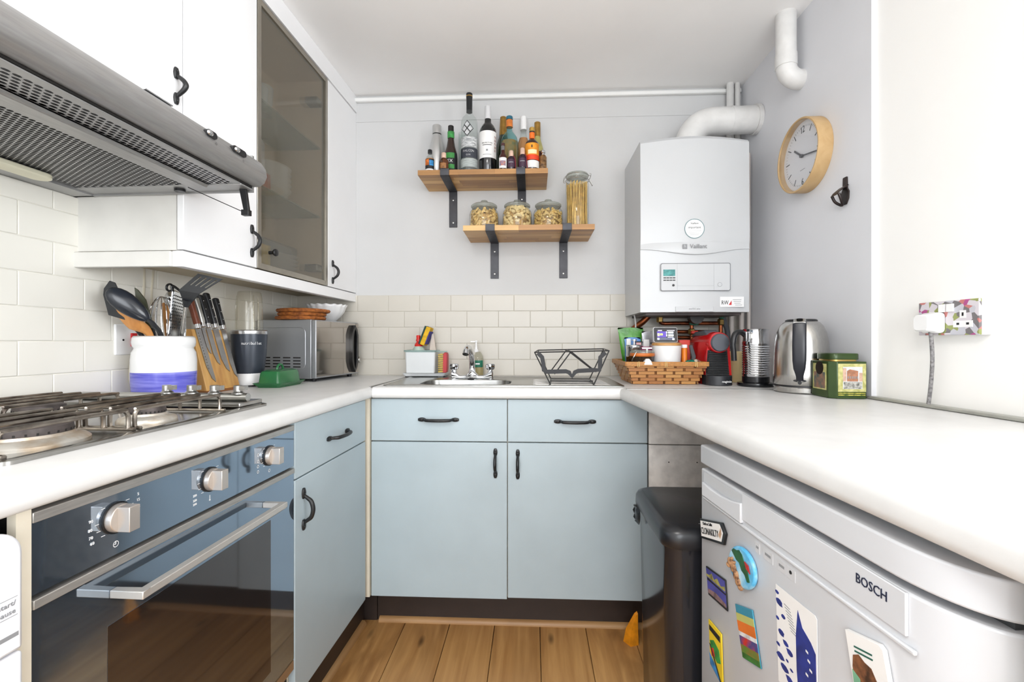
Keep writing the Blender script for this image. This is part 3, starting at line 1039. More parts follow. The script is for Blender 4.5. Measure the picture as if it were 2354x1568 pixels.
# swing-down strut with its cord
MB(t).prism([(-0.700, 1.466), (-0.682, 1.466), (-0.672, 1.395), (-0.684, 1.391)], 'y', Y1 - 0.020, Y1 - 0.012).build('strut', BLACKP, t, bevel=0.001)
MB(t).box(-0.690, -0.671, Y1 - 0.024, Y1 - 0.010, 1.390, 1.404).build('strut_clip', BLACKP, t, bevel=0.001)
MB(t).tube([(-0.81, Y1 - 0.045, 1.454), (-0.683, Y1 - 0.016, 1.397)], 0.0011, 6).build('strut_cord', BLACKP, t)
MB(t).lathe([(0.012, 1.4495), (0.012, 1.4565)], (-0.845, Y1 - 0.028, 0), 'z', 16).build('filter_catch', BLACKP, t, smooth=True)

# ---- fridge
t = thing('fridge', 'white under counter fridge with souvenir magnets and rounded edges', 'fridge', (0.6, 0.74, 0.0), 'R')
FRW = mat('fridge_enamel', (208, 210, 214), 0.3, var=0.015, scale=4)
FX = 0.317


def bow(z0, z1, xf, y0, y1, r, depth):
    """outline of a fridge door seen from above, rounded at both ends"""
    pts = [(xf + depth, y1)]
    pts += [(xf + r - r * math.sin(math.radians(a)), y1 - r * 0.25 + r * 0.25 * math.cos(math.radians(a))) for a in range(0, 91, 15)]
    pts += [(xf + 0.052 - 0.052 * math.cos(math.radians(a)), y0 + 0.105 - 0.105 * math.sin(math.radians(a))) for a in range(0, 91, 8)] + [(xf + 0.052, y0)]
    pts += [(xf + depth, y0)]
    return pts


MB(t).box(FX + 0.062, 0.93, 0.432, 1.012, 0.03, 0.808).build('body', FRW, t)
MB(t).prism(bow(0, 0, FX - 0.002, 0.436, 1.0155, 0.02, 0.60), 'z', 0.815, 0.8545).build('top', FRW, t, smooth=True, bevel=0.005, seg=3)
fd = MB(t).prism(bow(0, 0, FX, 0.439, 1.0155, 0.02, 0.058), 'z', 0.05, 0.8035).build('door', FRW, t, smooth=True, bevel=0.004)
MB(t).box(FX + 0.045, FX + 0.07, 0.45, 1.012, 0.803, 0.816).build('door_gasket', mat('grey_gasket', (70, 72, 74), 0.7, var=0.1), t)
# recessed grip, its badge panel and rib line
hp = [(0.846, 0.7475), (0.995, 0.7475), (0.995, 0.7985), (0.960, 0.7935), (0.920, 0.7905), (0.880, 0.7905), (0.846, 0.792)]
MB(t).prism([(1.0, 0.748), (0.846, 0.748), (0.846, 0.785), (0.88, 0.7775), (0.92, 0.7735), (0.96, 0.7735), (1.0, 0.777)], 'x', FX - 0.0055, FX + 0.002).build('grip', FRW, fd, bevel=0.002)
MB(t).box(FX - 0.0008, FX + 0.002, 0.84, 1.0, 0.777, 0.7985).build('grip_recess', mat('fridge_recess', (192, 194, 197), 0.4, var=0.02), fd)
MB(t).box(FX - 0.0022, FX + 0.002, 0.516, 0.846, 0.7555, 0.8035).build('badge_panel', FRW, fd, bevel=0.001)
MB(t).box(FX - 0.0030, FX + 0.002, 0.505, 1.0, 0.7415, 0.7465).build('rib_line', FRW, fd, bevel=0.0015)
text('BOSCH', 0.0165, (FX - 0.0026, 0.5615, 0.7855), FACE_L, mat('badge_navy', (28, 34, 58), 0.4, var=0.05), fd, t=t, ext=0.0004, sx=0.86)
for k, (yy, w_) in enumerate(((0.800, 0.012), (0.770, 0.026), (0.734, 0.022), (0.712, 0.020))):
    st = MB(t).box(FX - 0.0006, FX + 0.001, yy - w_ / 2, yy + w_ / 2, 0.716, 0.7335).build('rating_sticker', mat('clear_sticker', (202, 203, 206), 0.35, var=0.02), fd)
    if k == 3:
        MB(t).lathe([(0.0028, FX - 0.0012), (0.0028, FX)], (0, yy, 0.727), 'x', 12).build('print_dot', INK, st)
    else:
        MB(t).box(FX - 0.0009, FX, yy - w_ * 0.3, yy + w_ * 0.3, 0.7235, 0.7275).build('print_block', GREYINK, st)

# ---- base unit that carries the near end of the right-hand worktop
t = thing('peninsula_cabinet', 'pale blue base cabinet under the near end of the right worktop', 'cabinet', (0.62, 0.08, 0.0), 'R')
MB(t).box(0.345, 0.93, -0.29, 0.40, 0.1, 0.871).build('carcass', CREAM, t)
for k in range(2):
    d = MB(t).box(0.326, 0.344, -0.288 + 0.345 * k, 0.053 + 0.345 * k, 0.103, 0.868).build('door', BLUE, t, bevel=0.0015)
    handle(t, d, (0.326, 0.03 + 0.09 * k, 0.76), (0, 0, 1), (-1, 0, 0), 0.107)
MB(t).box(0.36, 0.90, -0.27, 0.39, 0.0, 0.1).build('plinth', PLINTH, t)

# ---- waste bin
t = thing('waste_bin', 'tall black plastic pedal bin with flat lid beside the fridge', 'bin', (0.42, 1.19, 0.0))
BIN = mat('glossy_black_bin', (30, 31, 36), 0.13, var=0.05, scale=6)
BINL = mat('bin_lid_plastic', (27, 28, 32), 0.28, var=0.06, scale=8)
r_ = [[(p[0], p[1], z) for p in rr(0.300 + s, 0.545 - s, 1.042 + s, 1.338 - s, 0.035, 5)] for z, s in ((0.0, 0.016), (0.02, 0.012), (0.60, 0.002), (0.612, 0.0), (0.618, 0.0))]
MB(t).loft(r_).build('body', BIN, t, smooth=True)
r_ = [[(p[0], p[1], z) for p in rr(0.291 + s, 0.553 - s, 1.032 + s, 1.350 - s, 0.042, 6)] for z, s in ((0.612, 0.004), (0.622, 0.0), (0.645, 0.001), (0.655, 0.006), (0.660, 0.016))]
ld = MB(t).loft(r_).build('lid', BINL, t, smooth=True)
MB(t).box(0.38, 0.545, 1.0665, 1.0685, 0.6602, 0.6608).build('lid_line', mat('lid_scratch', (150, 150, 152), 0.5, var=0.1), ld)
bagm = MB(t)
bagm.loft([[(0.296, 1.30 + 0.026 * math.cos(2 * PI * k / 14), 0.594 + 0.030 * math.sin(2 * PI * k / 14)) for k in range(14)],
           [(0.286 + 0.004 * (k % 2), 1.305 + 0.02 * math.cos(2 * PI * k / 14), 0.596 + 0.022 * math.sin(2 * PI * k / 14)) for k in range(14)]])
bagm.build('bin_liner', mat('black_bin_liner', (18, 18, 21), 0.22, var=0.2, scale=30, bump=0.6, bscale=90), t, smooth=True)
MB(t).ell((0.30, 1.15, 0.055), 0.010, 0.03, 0.05, 12, 8).build('pedal_bulge', BIN, t, smooth=True)
o = MB()
o.loft([[(0.0, 0, 0.0), (0.045, 0.012, 0.003), (0.05, -0.02, 0.0), (0.02, -0.03, 0.0)],
        [(0.010, 0.004, 0.045), (0.048, 0.014, 0.05), (0.05, -0.012, 0.045), (0.022, -0.018, 0.04)],
        [(0.040, 0.006, 0.098), (0.050, 0.008, 0.105), (0.052, 0.000, 0.10), (0.045, -0.002, 0.095)]])
o = o.build('orange_bag', mat('orange_plastic_bag', (238, 150, 24), 0.4, var=0.15, scale=40, bump=0.5, bscale=60), smooth=True, angle=25)
place(o, (0.325, 1.66, 0.0))
tag(o, 'crumpled orange plastic bag on the floor behind the black bin', 'plastic bag')

# ---- boiler
t = thing('boiler', 'white wall hung combi boiler with display panel over the basket corner', 'boiler', (0.66, 2.2, 1.19))
BOIL = mat('boiler_enamel', (197, 199, 201), 0.28, var=0.012, scale=4)
bx0, bx1, by = 0.438, 0.872, 1.886
nb = 36


def bring(z, dz, dy):
    front = []
    for k in range(nb + 1):
        f = k / nb
        x_ = bx0 + (bx1 - bx0) * f
        s_ = math.sin(PI * f)
        front.append((x_, by - 0.014 * s_ + dy, z + dz * s_))
    return [(bx0, 2.199, z)] + front + [(bx1, 2.199, z)]


MB(t).loft([bring(1.197, 0, 0.0), bring(1.46, 0, 0.0), bring(1.5, 0, -0.006), bring(1.885, 0.012, 0.0), bring(1.897, 0.014, 0.012)]).build('casing', BOIL, t, smooth=True)
cs = t.children[-1]
pl = 1.870
# swept brow below the badge band
brow = [(0.4385 + 0.433 * k / 20, by - 0.0035 - 0.018 * math.sin(PI * k / 20), 1.452 - 0.024 * math.sin(PI * k / 20) ** 2) for k in range(21)]
mbw = MB(t)
mbw.loft([[(p[0], p[1] + 0.002, 1.478) for p in brow], [(p[0], p[1] - 0.003 * k_, p[2] + 0.005) for p, k_ in zip(brow, [math.sin(PI * i / 20) for i in range(21)])], [(p[0], p[1] - 0.001, p[2]) for p in brow], [(p[0], p[1] + 0.012, p[2] - 0.002) for p in brow]], False, False, closed=False)
mbw.build('brow', BOIL, t, smooth=True)
text('Vaillant', 0.024, (0.662, by - 0.0265, 1.459), FRONT, GREYINK, cs, t=t, sx=0.95, ext=0.0006)
lg = MB(t).box(0.600, 0.618, by - 0.0262, by - 0.0245, 1.450, 1.4685).build('logo_block', GREYINK, cs, bevel=0.002)
text('h', 0.015, (0.609, by - 0.0266, 1.460), FRONT, BOIL, lg, t=t)
# round notice sticker
sx_, sz_, sy_ = 0.648, 1.531, by - 0.0215
stk = MB(t).lathe([(0.037, sy_), (0.037, sy_ - 0.0005)], (sx_, 0, sz_), 'y', 36).build('round_sticker', mat('sticker_white', (240, 241, 241), 0.4, var=0.01), cs)
mbw = MB(t)
mbw.loft([[(sx_ + r0 * math.cos(2 * PI * k / 36), sy_ - 0.0008, sz_ + r0 * math.sin(2 * PI * k / 36)) for k in range(36)] for r0 in (0.0375, 0.0392)], False, False)
mbw.build('sticker_border', mat('teal_print', (58, 120, 128), 0.5, var=0.03), stk)
text('Vaillant', 0.0105, (sx_, sy_ - 0.0009, sz_ + 0.021), FRONT, INK, stk, t=t)
text('important', 0.0120, (sx_, sy_ - 0.0009, sz_ + 0.005), FRONT, INK, stk, t=t, sx=1.05)
for k in range(4):
    MB(t).box(sx_ - 0.026 + 0.003 * k, sx_ + 0.026 - 0.003 * k, sy_ - 0.0010, sy_ - 0.0006, sz_ - 0.008 - 0.0055 * k, sz_ - 0.0072 - 0.0055 * k).build('print_line', GREYINK, stk)
# control fascia
fy = by - 0.0165
fas = MB(t).prism(rr(0.516, 0.790, 1.283, 1.392, 0.006, 3), 'y', fy - 0.0012, fy + 0.01).build('fascia', BOIL, t, bevel=0.001)
ol = MB(t)
out, inn = rr(0.5145, 0.7915, 1.2815, 1.3935, 0.007, 3), rr(0.517, 0.789, 1.284, 1.391, 0.006, 3)
ol.loft([[(p[0], fy - 0.0016, p[1]) for p in out], [(p[0], fy - 0.0016, p[1]) for p in inn]], False, False)
ol.build('fascia_gap', mat('grey_gap_line', (120, 122, 126), 0.6, var=0.05), fas)
lines = MB(t)
for x_ in (0.581, 0.726):
    lines.box(x_ - 0.0008, x_ + 0.0008, fy - 0.0016, fy - 0.001, 1.284, 1.391)
lines.box(0.581, 0.726, fy - 0.0016, fy - 0.001, 1.3015, 1.3028)
lines.build('fascia_joints', mat('pale_gap_line', (186, 188, 191), 0.6, var=0.05), fas)
MB(t).box(0.5255, 0.5725, fy - 0.0022, fy - 0.001, 1.342, 1.368).build('display', mat('lcd_green', (70, 150, 146), 0.2, var=0.2, scale=60, col2=(30, 92, 96), emit=(40, 120, 118), estr=0.15), fas)
for k in range(4):
    for j in range(2):
        MB(t).box(0.526 + 0.0122 * k, 0.5365 + 0.0122 * k, fy - 0.0024, fy - 0.001, 1.3325 - 0.0095 * j, 1.3365 - 0.0095 * j).build('button', BLACKP, fas)
MB(t).lathe([(0.0050, fy - 0.0024), (0.0050, fy)], (0.5655, 0, 1.3045), 'y', 16).build('button', BLACKP, fas)
mbw = MB(t)
mbw.loft([[(0.749 + r0 * math.cos(2 * PI * k / 24), fy - 0.0017, 1.3065 + r0 * math.sin(2 * PI * k / 24)) for k in range(24)] for r0 in (0.0078, 0.0088)], False, False)
mbw.build('pressure_dial', GREYINK, fas)
# installer sticker and flap
si = MB(t).box(0.752, 0.846, by - 0.0130, by - 0.002, 1.217, 1.258).build('installer_sticker', mat('sticker_pale', (232, 232, 232), 0.4, var=0.01), cs)
text('RW', 0.024, (0.771, by - 0.0134, 1.2335), FRONT, INK, si, t=t, sx=0.72)
MB(t).prism([(0.786, 1.225), (0.797, 1.225), (0.797, 1.2425)], 'y', by - 0.0137, by - 0.0131).build('red_mark', mat('sticker_red', (206, 32, 38), 0.5, var=0.03), si)
for k, w_ in enumerate((0.042, 0.036, 0.030, 0.034)):
    MB(t).box(0.802 + 0.003 * k, 0.802 + 0.003 * k + w_ * 0.8, by - 0.0137, by - 0.0131, 1.2455 - 0.0072 * k, 1.2470 - 0.0072 * k).build('print_line', GREYINK, si)
fl = MB(t).box(0.575, 0.725, by - 0.0165, by - 0.006, 1.1975, 1.2185).build('flap', BOIL, t, bevel=0.0012)
text('ecoTEC plus', 0.0088, (0.650, by - 0.0170, 1.2095), FRONT, GREYINK, fl, t=t)
MB(t).lathe([(0.0022, by - 0.0105), (0.0022, by)], (0.565, 0, 1.239), 'y', 8).build('screw', STEEL, t)

# flue elbow and small pipes
FLUE = mat('white_flue_paint', (226, 225, 223), 0.4, var=0.05, scale=18)
t = thing('boiler_flue', 'white curved flue pipe from the boiler top into the right wall', 'flue pipe', (0.70, 2.04, 1.897))
path = [(0.682, 2.04, 1.895), (0.682, 2.04, 1.935)] + [(0.682 + 0.105 * (1 - math.cos(a)), 2.04, 1.935 + 0.108 * math.sin(a)) for a in [PI / 2 * k / 9 for k in range(1, 10)]] + [(0.90, 2.04, 2.045), (0.985, 2.04, 2.047)]
MB(t).tube(path, 0.057, 28).build('elbow', FLUE, t, smooth=True)
MB(t).tube([(0.86, 2.04, 2.0445), (0.875, 2.04, 2.0449)], 0.0585, 28).build('clamp_ring', FLUE, t, smooth=True)
MB(t).tube([(0.962, 2.04, 2.0465), (0.979, 2.04, 2.047)], 0.063, 28).build('wall_collar', FLUE, t, smooth=True)
for x_, z_ in ((0.712, 2.025), (0.742, 2.062), (0.80, 2.085), (0.865, 2.086)):
    MB(t).lathe([(0.004, 0), (0.004, 0.003)], (0, 0, 0), 'y', 8).xf(Matrix.Translation(Vector((x_, 1.987, z_ - 0.03)) - BASE[t.name])).build('screw', DARKGAP, t)
for k, (x_, r_) in enumerate(((0.915, 0.016), (0.948, 0.012))):
    o = MB().tube([(0, 0, 0), (0, 0, 0.35)], r_, 16).build('riser_pipe', FLUE, smooth=True)
    place(o, (x_, 2.165, 1.925))
    tag(o, ('thicker white riser pipe behind the flue in the ceiling corner', 'thinner white riser pipe behind the flue next to the right wall')[k], 'pipe')
t = thing('waste_pipe', 'white downpipe from the ceiling elbowing into the wall above the clock', 'pipe', (0.925, 1.715, 2.0))
path = [(0.925, 1.715, 2.275), (0.925, 1.715, 2.085)] + [(0.925 + 0.05 * (1 - math.cos(a)), 1.715, 2.085 - 0.05 * math.sin(a)) for a in [PI / 2 * k / 7 for k in range(1, 8)]] + [(0.982, 1.715, 2.035)]
MB(t).tube(path, 0.034, 24).build('pipe', FLUE, t, smooth=True)
MB(t).tube([(0.925, 1.715, 2.125), (0.925, 1.715, 2.080)], 0.0365, 24).build('socket_collar', FLUE, t, smooth=True)


# ================================================================== left worktop: crock, utensils, knives, blender, microwave
def slab(mb, quad, nrm, th):
    """flat polygon in space given thickness along nrm"""
    nrm = Vector(nrm).normalized() * th
    mb.loft([[Vector(p) for p in quad], [Vector(p) + nrm for p in quad]])
    return mb


NYL = mat('black_nylon', (34, 36, 40), 0.32, var=0.1, scale=20)
BEECH = wood('beech_utensil', (196, 132, 70), (216, 156, 92), (176, 112, 56), 'z', 0.5, 2.0, 0.05, 0.05)
GLZW = mat('white_glaze', (236, 236, 236), 0.2, var=0.02, scale=10)
GLZB = mat('brushed_blue_glaze', (84, 84, 190), 0.2, var=0.35, scale=7, stretch=(1, 1, 16), col2=(138, 138, 218))

t = thing('utensil_crock', 'white stoneware crock with brushed blue lower band holding cooking utensils', 'crock', (-1.066, 1.276, 0.9132))
CK = 0.80
MB().lathe([(r * CK, h) for r, h in ((0.082, 0), (0.091, 0.004), (0.0945, 0.02), (0.0970, 0.05), (0.0975, 0.079))], n=48, cap1=False).build('blue_band', GLZB, t, smooth=True)
MB().lathe([(r * CK, h) for r, h in ((0.0975, 0.079), (0.0975, 0.112), (0.0945, 0.134), (0.0885, 0.143), (0.0875, 0.147), (0.0925, 0.153), (0.0945, 0.163), (0.093, 0.175), (0.088, 0.181), (0.083, 0.178), (0.080, 0.168), (0.079, 0.02), (0.06, 0.012))], n=48, cap0=False).build('body', GLZW, t, smooth=True, angle=180)
UG = 'cooking utensils standing in the crock'


def uten(name, label, base):
    return thing(name, label, 'utensil', base, group=UG)


# slotted turner seen nearly edge-on
t = uten('slotted_turner', 'black nylon turner leaning left against the tiled wall', (-1.06, 1.265, 0.94))
q_ = [(-1.102, 1.188, 1.137), (-1.147, 1.186, 1.150), (-1.160, 1.184, 1.205), (-1.158, 1.184, 1.222), (-1.142, 1.184, 1.243), (-1.128, 1.186, 1.238), (-1.121, 1.188, 1.220)]
slab(MB(t), q_, (0.15, -1, 0), 0.0025).build('blade', NYL, t, bevel=0.0008)
MB(t).tube(smooth_path([(-1.118, 1.19, 1.145), (-1.098, 1.207, 1.122), (-1.080, 1.240, 1.06), (-1.06, 1.265, 0.94)], 4), [0.0035] * 3 + [0.0055] * 10, 8).build('handle', NYL, t, smooth=True)
# big serving spoon, convex back towards the room
t = uten('serving_spoon', 'large black nylon serving spoon with its round back facing out', (-1.03, 1.27, 0.94))
a_, b_ = Vector((-1.102, 1.138, 1.213)), Vector((-1.035, 1.186, 1.136))
ax = (b_ - a_) / 2
nn = Vector((0.35, -0.9, 0.25)).normalized()
sd = ax.cross(nn).normalized() * 0.026
mm = MB(t)
mm.ell((0, 0, 0), 1, 1, 1, 24, 14)
cen = (a_ + b_) / 2 - BASE[t.name]
for i, v in enumerate(mm.v):
    v = v + mm.off
    w_ = 1.0 - 0.22 * v.x
    mm.v[i] = cen + ax * v.x * 1.04 + sd * v.y * w_ + nn * (max(v.z, -0.15) * 0.016)
mm.build('bowl', mat('glossy_black_nylon', (34, 38, 46), 0.2, var=0.08, scale=20), t, smooth=True, angle=180)
MB(t).tube(smooth_path([(-1.038, 1.184, 1.139), (-1.031, 1.200, 1.122), (-1.034, 1.228, 1.085), (-1.045, 1.262, 0.945)], 4), [0.006] * 3 + [0.0065] * 10, 8).build('handle', NYL, t, smooth=True)
# wooden spoons
t = uten('wooden_spatula', 'pale wooden spatula under the black serving spoon', (-1.045, 1.25, 0.94))
pth = [(-1.128, 1.185, 1.190), (-1.110, 1.188, 1.158), (-1.083, 1.194, 1.128), (-1.062, 1.216, 1.104), (-1.058, 1.235, 1.05), (-1.055, 1.255, 0.945)]
wd = [0.010, 0.021, 0.024, 0.013, 0.007, 0.007]
mm = MB(t)
rings = []
for p, w_ in zip(smooth_path(pth, 5), [w for w in [wd[min(int(k / 5), 4)] * (1 - (k % 5) / 5) + wd[min(int(k / 5) + 1, 5)] * ((k % 5) / 5) for k in range(26)]]):
    sdv = Vector((0.75, -0.15, 0.62))
    nv = Vector((0.2, -0.97, 0))
    rings.append([p + sdv * w_ * math.cos(2 * PI * k / 12) + nv * 0.005 * math.sin(2 * PI * k / 12) for k in range(12)])
mm.loft(rings).build('spatula_body', BEECH, t, smooth=True)
t = uten('wooden_spoon', 'wooden spoon handle standing behind the wire whisk', (-1.08, 1.32, 0.94))
MB(t).tube([(-1.115, 1.335, 1.195), (-1.105, 1.332, 1.15), (-1.09, 1.325, 1.05), (-1.08, 1.32, 0.94)], [0.006, 0.011, 0.0075, 0.007], 10).build('spoon_body', BEECH, t, smooth=True)
# olive spatula
t = uten('olive_spatula', 'dark olive silicone spatula with pointed tip in the crock', (-1.05, 1.25, 0.94))
q_ = [(-1.105, 1.222, 1.228), (-1.097, 1.224, 1.222), (-1.078, 1.228, 1.195), (-1.058, 1.226, 1.135), (-1.055, 1.224, 1.115), (-1.064, 1.222, 1.112), (-1.088, 1.220, 1.160), (-1.100, 1.220, 1.200)]
slab(MB(t), q_, (0.3, -1, 0.1), 0.006).build('blade', mat('olive_silicone', (62, 64, 46), 0.4, var=0.1, scale=10), t, bevel=0.001)
MB(t).tube([(-1.060, 1.224, 1.125), (-1.055, 1.235, 1.05), (-1.05, 1.25, 0.945)], 0.006, 8).build('handle', NYL, t, smooth=True)
# whisk
t = uten('balloon_whisk', 'wire balloon whisk with black hanging ring in the crock', (-1.055, 1.29, 0.94))
mm = MB(t)
for k in range(7):
    a = PI * k / 7
    c_, s_ = math.cos(a), math.sin(a)
    loop = []
    for j in range(21):
        f = -1 + 2 * j / 20
        wv = 0.030 * math.sqrt(max(0, 1 - f * f)) if abs(f) < 1 else 0
        ang = PI * (j / 20)
        loop.append(Vector((-1.087 + 0.030 * math.cos(ang) * c_ * (1 if True else 0), 1.29 + 0.030 * math.cos(ang) * s_, 1.135 + 0.075 * math.sin(ang))))
    loop = [Vector((-1.07, 1.29, 1.02))] + loop + [Vector((-1.07, 1.29, 1.02))]
    mm.tube(loop, 0.0011, 5)
mm.build('wires', CHROME, t, smooth=True)
MB(t).tube([(-1.07, 1.29, 1.04), (-1.055, 1.29, 0.945)], 0.007, 10).build('handle', CHROME, t, smooth=True)
# stainless ladle upside down with the hanging ring
t = uten('steel_ladle', 'polished steel ladle hung with a black ring behind the grater', (-1.05, 1.31, 0.94))
MB(t).ell((-1.068, 1.31, 1.205), 0.024, 0.018, 0.026, 18, 10).build('bowl', CHROME, t, smooth=True)
MB(t).tube([(-1.066, 1.312, 1.19), (-1.05, 1.31, 0.945)], 0.004, 8).build('handle', CHROME, t, smooth=True)
MB(t).tube([(-1.073 + 0.010 * math.cos(2 * PI * k / 16), 1.303, 1.238 + 0.010 * math.sin(2 * PI * k / 16)) for k in range(16)], 0.0032, 8, closed=True).build('ring', BLACKP, t, smooth=True)
# grater
t = uten('hand_grater', 'flat steel hand grater with black end grip in the crock', (-1.03, 1.285, 0.955))
A_, B_, C_, D_ = Vector((-1.063, 1.277, 1.060)), Vector((-1.006, 1.277, 1.060)), Vector((-1.000, 1.272, 1.2105)), Vector((-1.037, 1.272, 1.2255))
gs = MB(t)
slab(gs, [A_ + Vector((0.004, 0, -0.1)), B_ + Vector((-0.003, 0.0, -0.1)), C_, D_], (0, 1, 0), 0.0018)
gb = gs.build('plate', mat('grater_steel', (196, 197, 198), 0.2, 1.0, var=0.06, scale=20), t)
for e0, e1 in ((A_, D_), (B_, C_)):
    MB(t).tube([e0 + Vector((0, -0.001, -0.06)), e1 + Vector((0, -0.001, 0))], 0.0028, 8).build('edge_rail', CHROME, gb, smooth=True)
hm = MB(t)
for i in range(17):
    for j in range(8):
        fv, fu = (i + 0.5) / 17, (j + 0.5 + (0.25 if i % 2 else -0.25)) / 8
        if not 0.08 < fu < 0.94:
            continue
        p = (A_.lerp(B_, fu)).lerp(D_.lerp(C_, fu), fv * 0.96)
        hm.obox(p + Vector((0, -0.0006, 0)), (0.0014, 0, 0), (0, 0.0006, 0), (0, 0, 0.0016))
ho = hm.build('grating_holes', DARKGAP, gb)
ho['kind'] = 'stuff'
MB(t).tube(smooth_path([(-1.037, 1.271, 1.222), (-1.040, 1.271, 1.237), (-1.031, 1.271, 1.236), (-1.000, 1.271, 1.212)], 4), 0.0036, 8).build('end_grip', BLACKP, gb, smooth=True)
# slotted turner on the right
t = uten('slotted_turner', 'black slotted turner with steel shaft tilting right over the knife block', (-1.0, 1.275, 0.945))
A_, B_, C_, D_ = Vector((-0.985, 1.228, 1.2219)), Vector((-0.9313, 1.230, 1.2677)), Vector((-0.8664, 1.238, 1.2527)), Vector((-0.9288, 1.232, 1.2119))
nn = (B_ - A_).cross(D_ - A_).normalized()


def bl(s_, u_):
    return A_.lerp(B_, s_).lerp(D_.lerp(C_, s_), u_)


mm = MB(t)


def cell(s0, s1, u0, u1):
    slab(mm, [bl(s0, u0), bl(s1, u0), bl(s1, u1), bl(s0, u1)], nn, 0.0024)


cell(0, 0.36, 0, 1)
cell(0.88, 1.0, 0, 1)
edges = [0.0, 0.17, 0.25, 0.39, 0.47, 0.61, 0.69, 0.83, 0.91, 1.0]
for k in range(0, 9, 2):
    cell(0.36, 0.88, edges[k], edges[k + 1])
slab(mm, [bl(0, 0), bl(0, 1), Vector((-0.962, 1.240, 1.184)), Vector((-0.979, 1.240, 1.184))], nn, 0.003)
mm.build('blade', NYL, t)
MB(t).tube([(-0.968, 1.238, 1.194), (-0.974, 1.240, 1.176)], [0.013, 0.0065], 10).build('collar', NYL, t, smooth=True)
MB(t).tube([(-0.974, 1.240, 1.179), (-1.008, 1.268, 1.10), (-1.03, 1.285, 0.95)], [0.0048, 0.0055, 0.0055], 10).build('shaft', STEEL, t, smooth=True)

# ---- cooker switch and cables on the left wall
t = thing('cooker_switch', 'white cooker isolator switch with red rocker on the tiled wall', 'switch', (-1.158, 1.260, 1.04), 'L')
MB(t).box(-1.161, -1.1495, 1.222, 1.297, 1.040, 1.128).build('plate', WHITEP, t, bevel=0.003)
MB(t).box(-1.150, -1.145, 1.269, 1.287, 1.064, 1.103).build('rocker', mat('red_rocker', (206, 18, 24), 0.3, var=0.03), t, bevel=0.001)
MB(t).lathe([(0.003, -1.150), (0.003, -1.1488)], (0, 1.246, 1.083), 'x', 10).build('screw', DARKGAP, t)
CABLE = mat('cream_cable', (214, 206, 186), 0.5, var=0.04)
for k, (nm, lb, pts) in enumerate((('cable', 'pale cable looping down the wall from the red switch', [(-1.150, 1.288, 1.050), (-1.147, 1.272, 1.03), (-1.146, 1.266, 1.0), (-1.147, 1.268, 0.96), (-1.147, 1.285, 0.9135)]),
                                  ('cable', 'left of two pale cables hanging below the wall cabinets', [(-1.156, 1.320, 1.299), (-1.155, 1.318, 1.24), (-1.154, 1.312, 1.18), (-1.155, 1.30, 1.128)]),
                                  ('cable', 'right of two pale cables hanging below the wall cabinets', [(-1.156, 1.352, 1.299), (-1.155, 1.345, 1.22), (-1.154, 1.347, 1.1), (-1.155, 1.35, 0.9135)]))):
    b0 = Vector(pts[-1])
    o = MB().tube([Vector(p) - b0 for p in smooth_path(pts, 6)], 0.0042, 8).build(nm, CABLE, smooth=True)
    place(o, b0, 'L')
    tag(o, lb, 'cable')

# ---- magnetic knife block with five knives
t = thing('knife_block', 'slanted oak knife block with blades held on its front face', 'knife block', (-1.08, 1.484, 0.9132))
KW = wood('knife_block_oak', (196, 146, 82), (216, 172, 106), (160, 106, 56), 'z', 0.45, 1.2, 0.02, 0.06)
MB(t).prism([(-1.030, 0.9132), (-1.125, 0.9132), (-1.142, 1.118), (-1.083, 1.118)], 'y', 1.403, 1.566).build('block', KW, t, bevel=0.002)
MB(t).box(-1.135, -1.025, 1.400, 1.569, 0.9132, 0.921).build('foot', mat('dark_oak_foot', (140, 88, 44), 0.5, var=0.15, scale=14), t, bevel=0.001)
KBL = mat('knife_blade', (168, 168, 168), 0.3, 1.0, var=0.08, scale=30)
dn = Vector((0.053, 0, -0.2048)).normalized()
on = Vector((0.2048, 0, 0.053)).normalized()
top = Vector((-1.083, 0, 1.118))


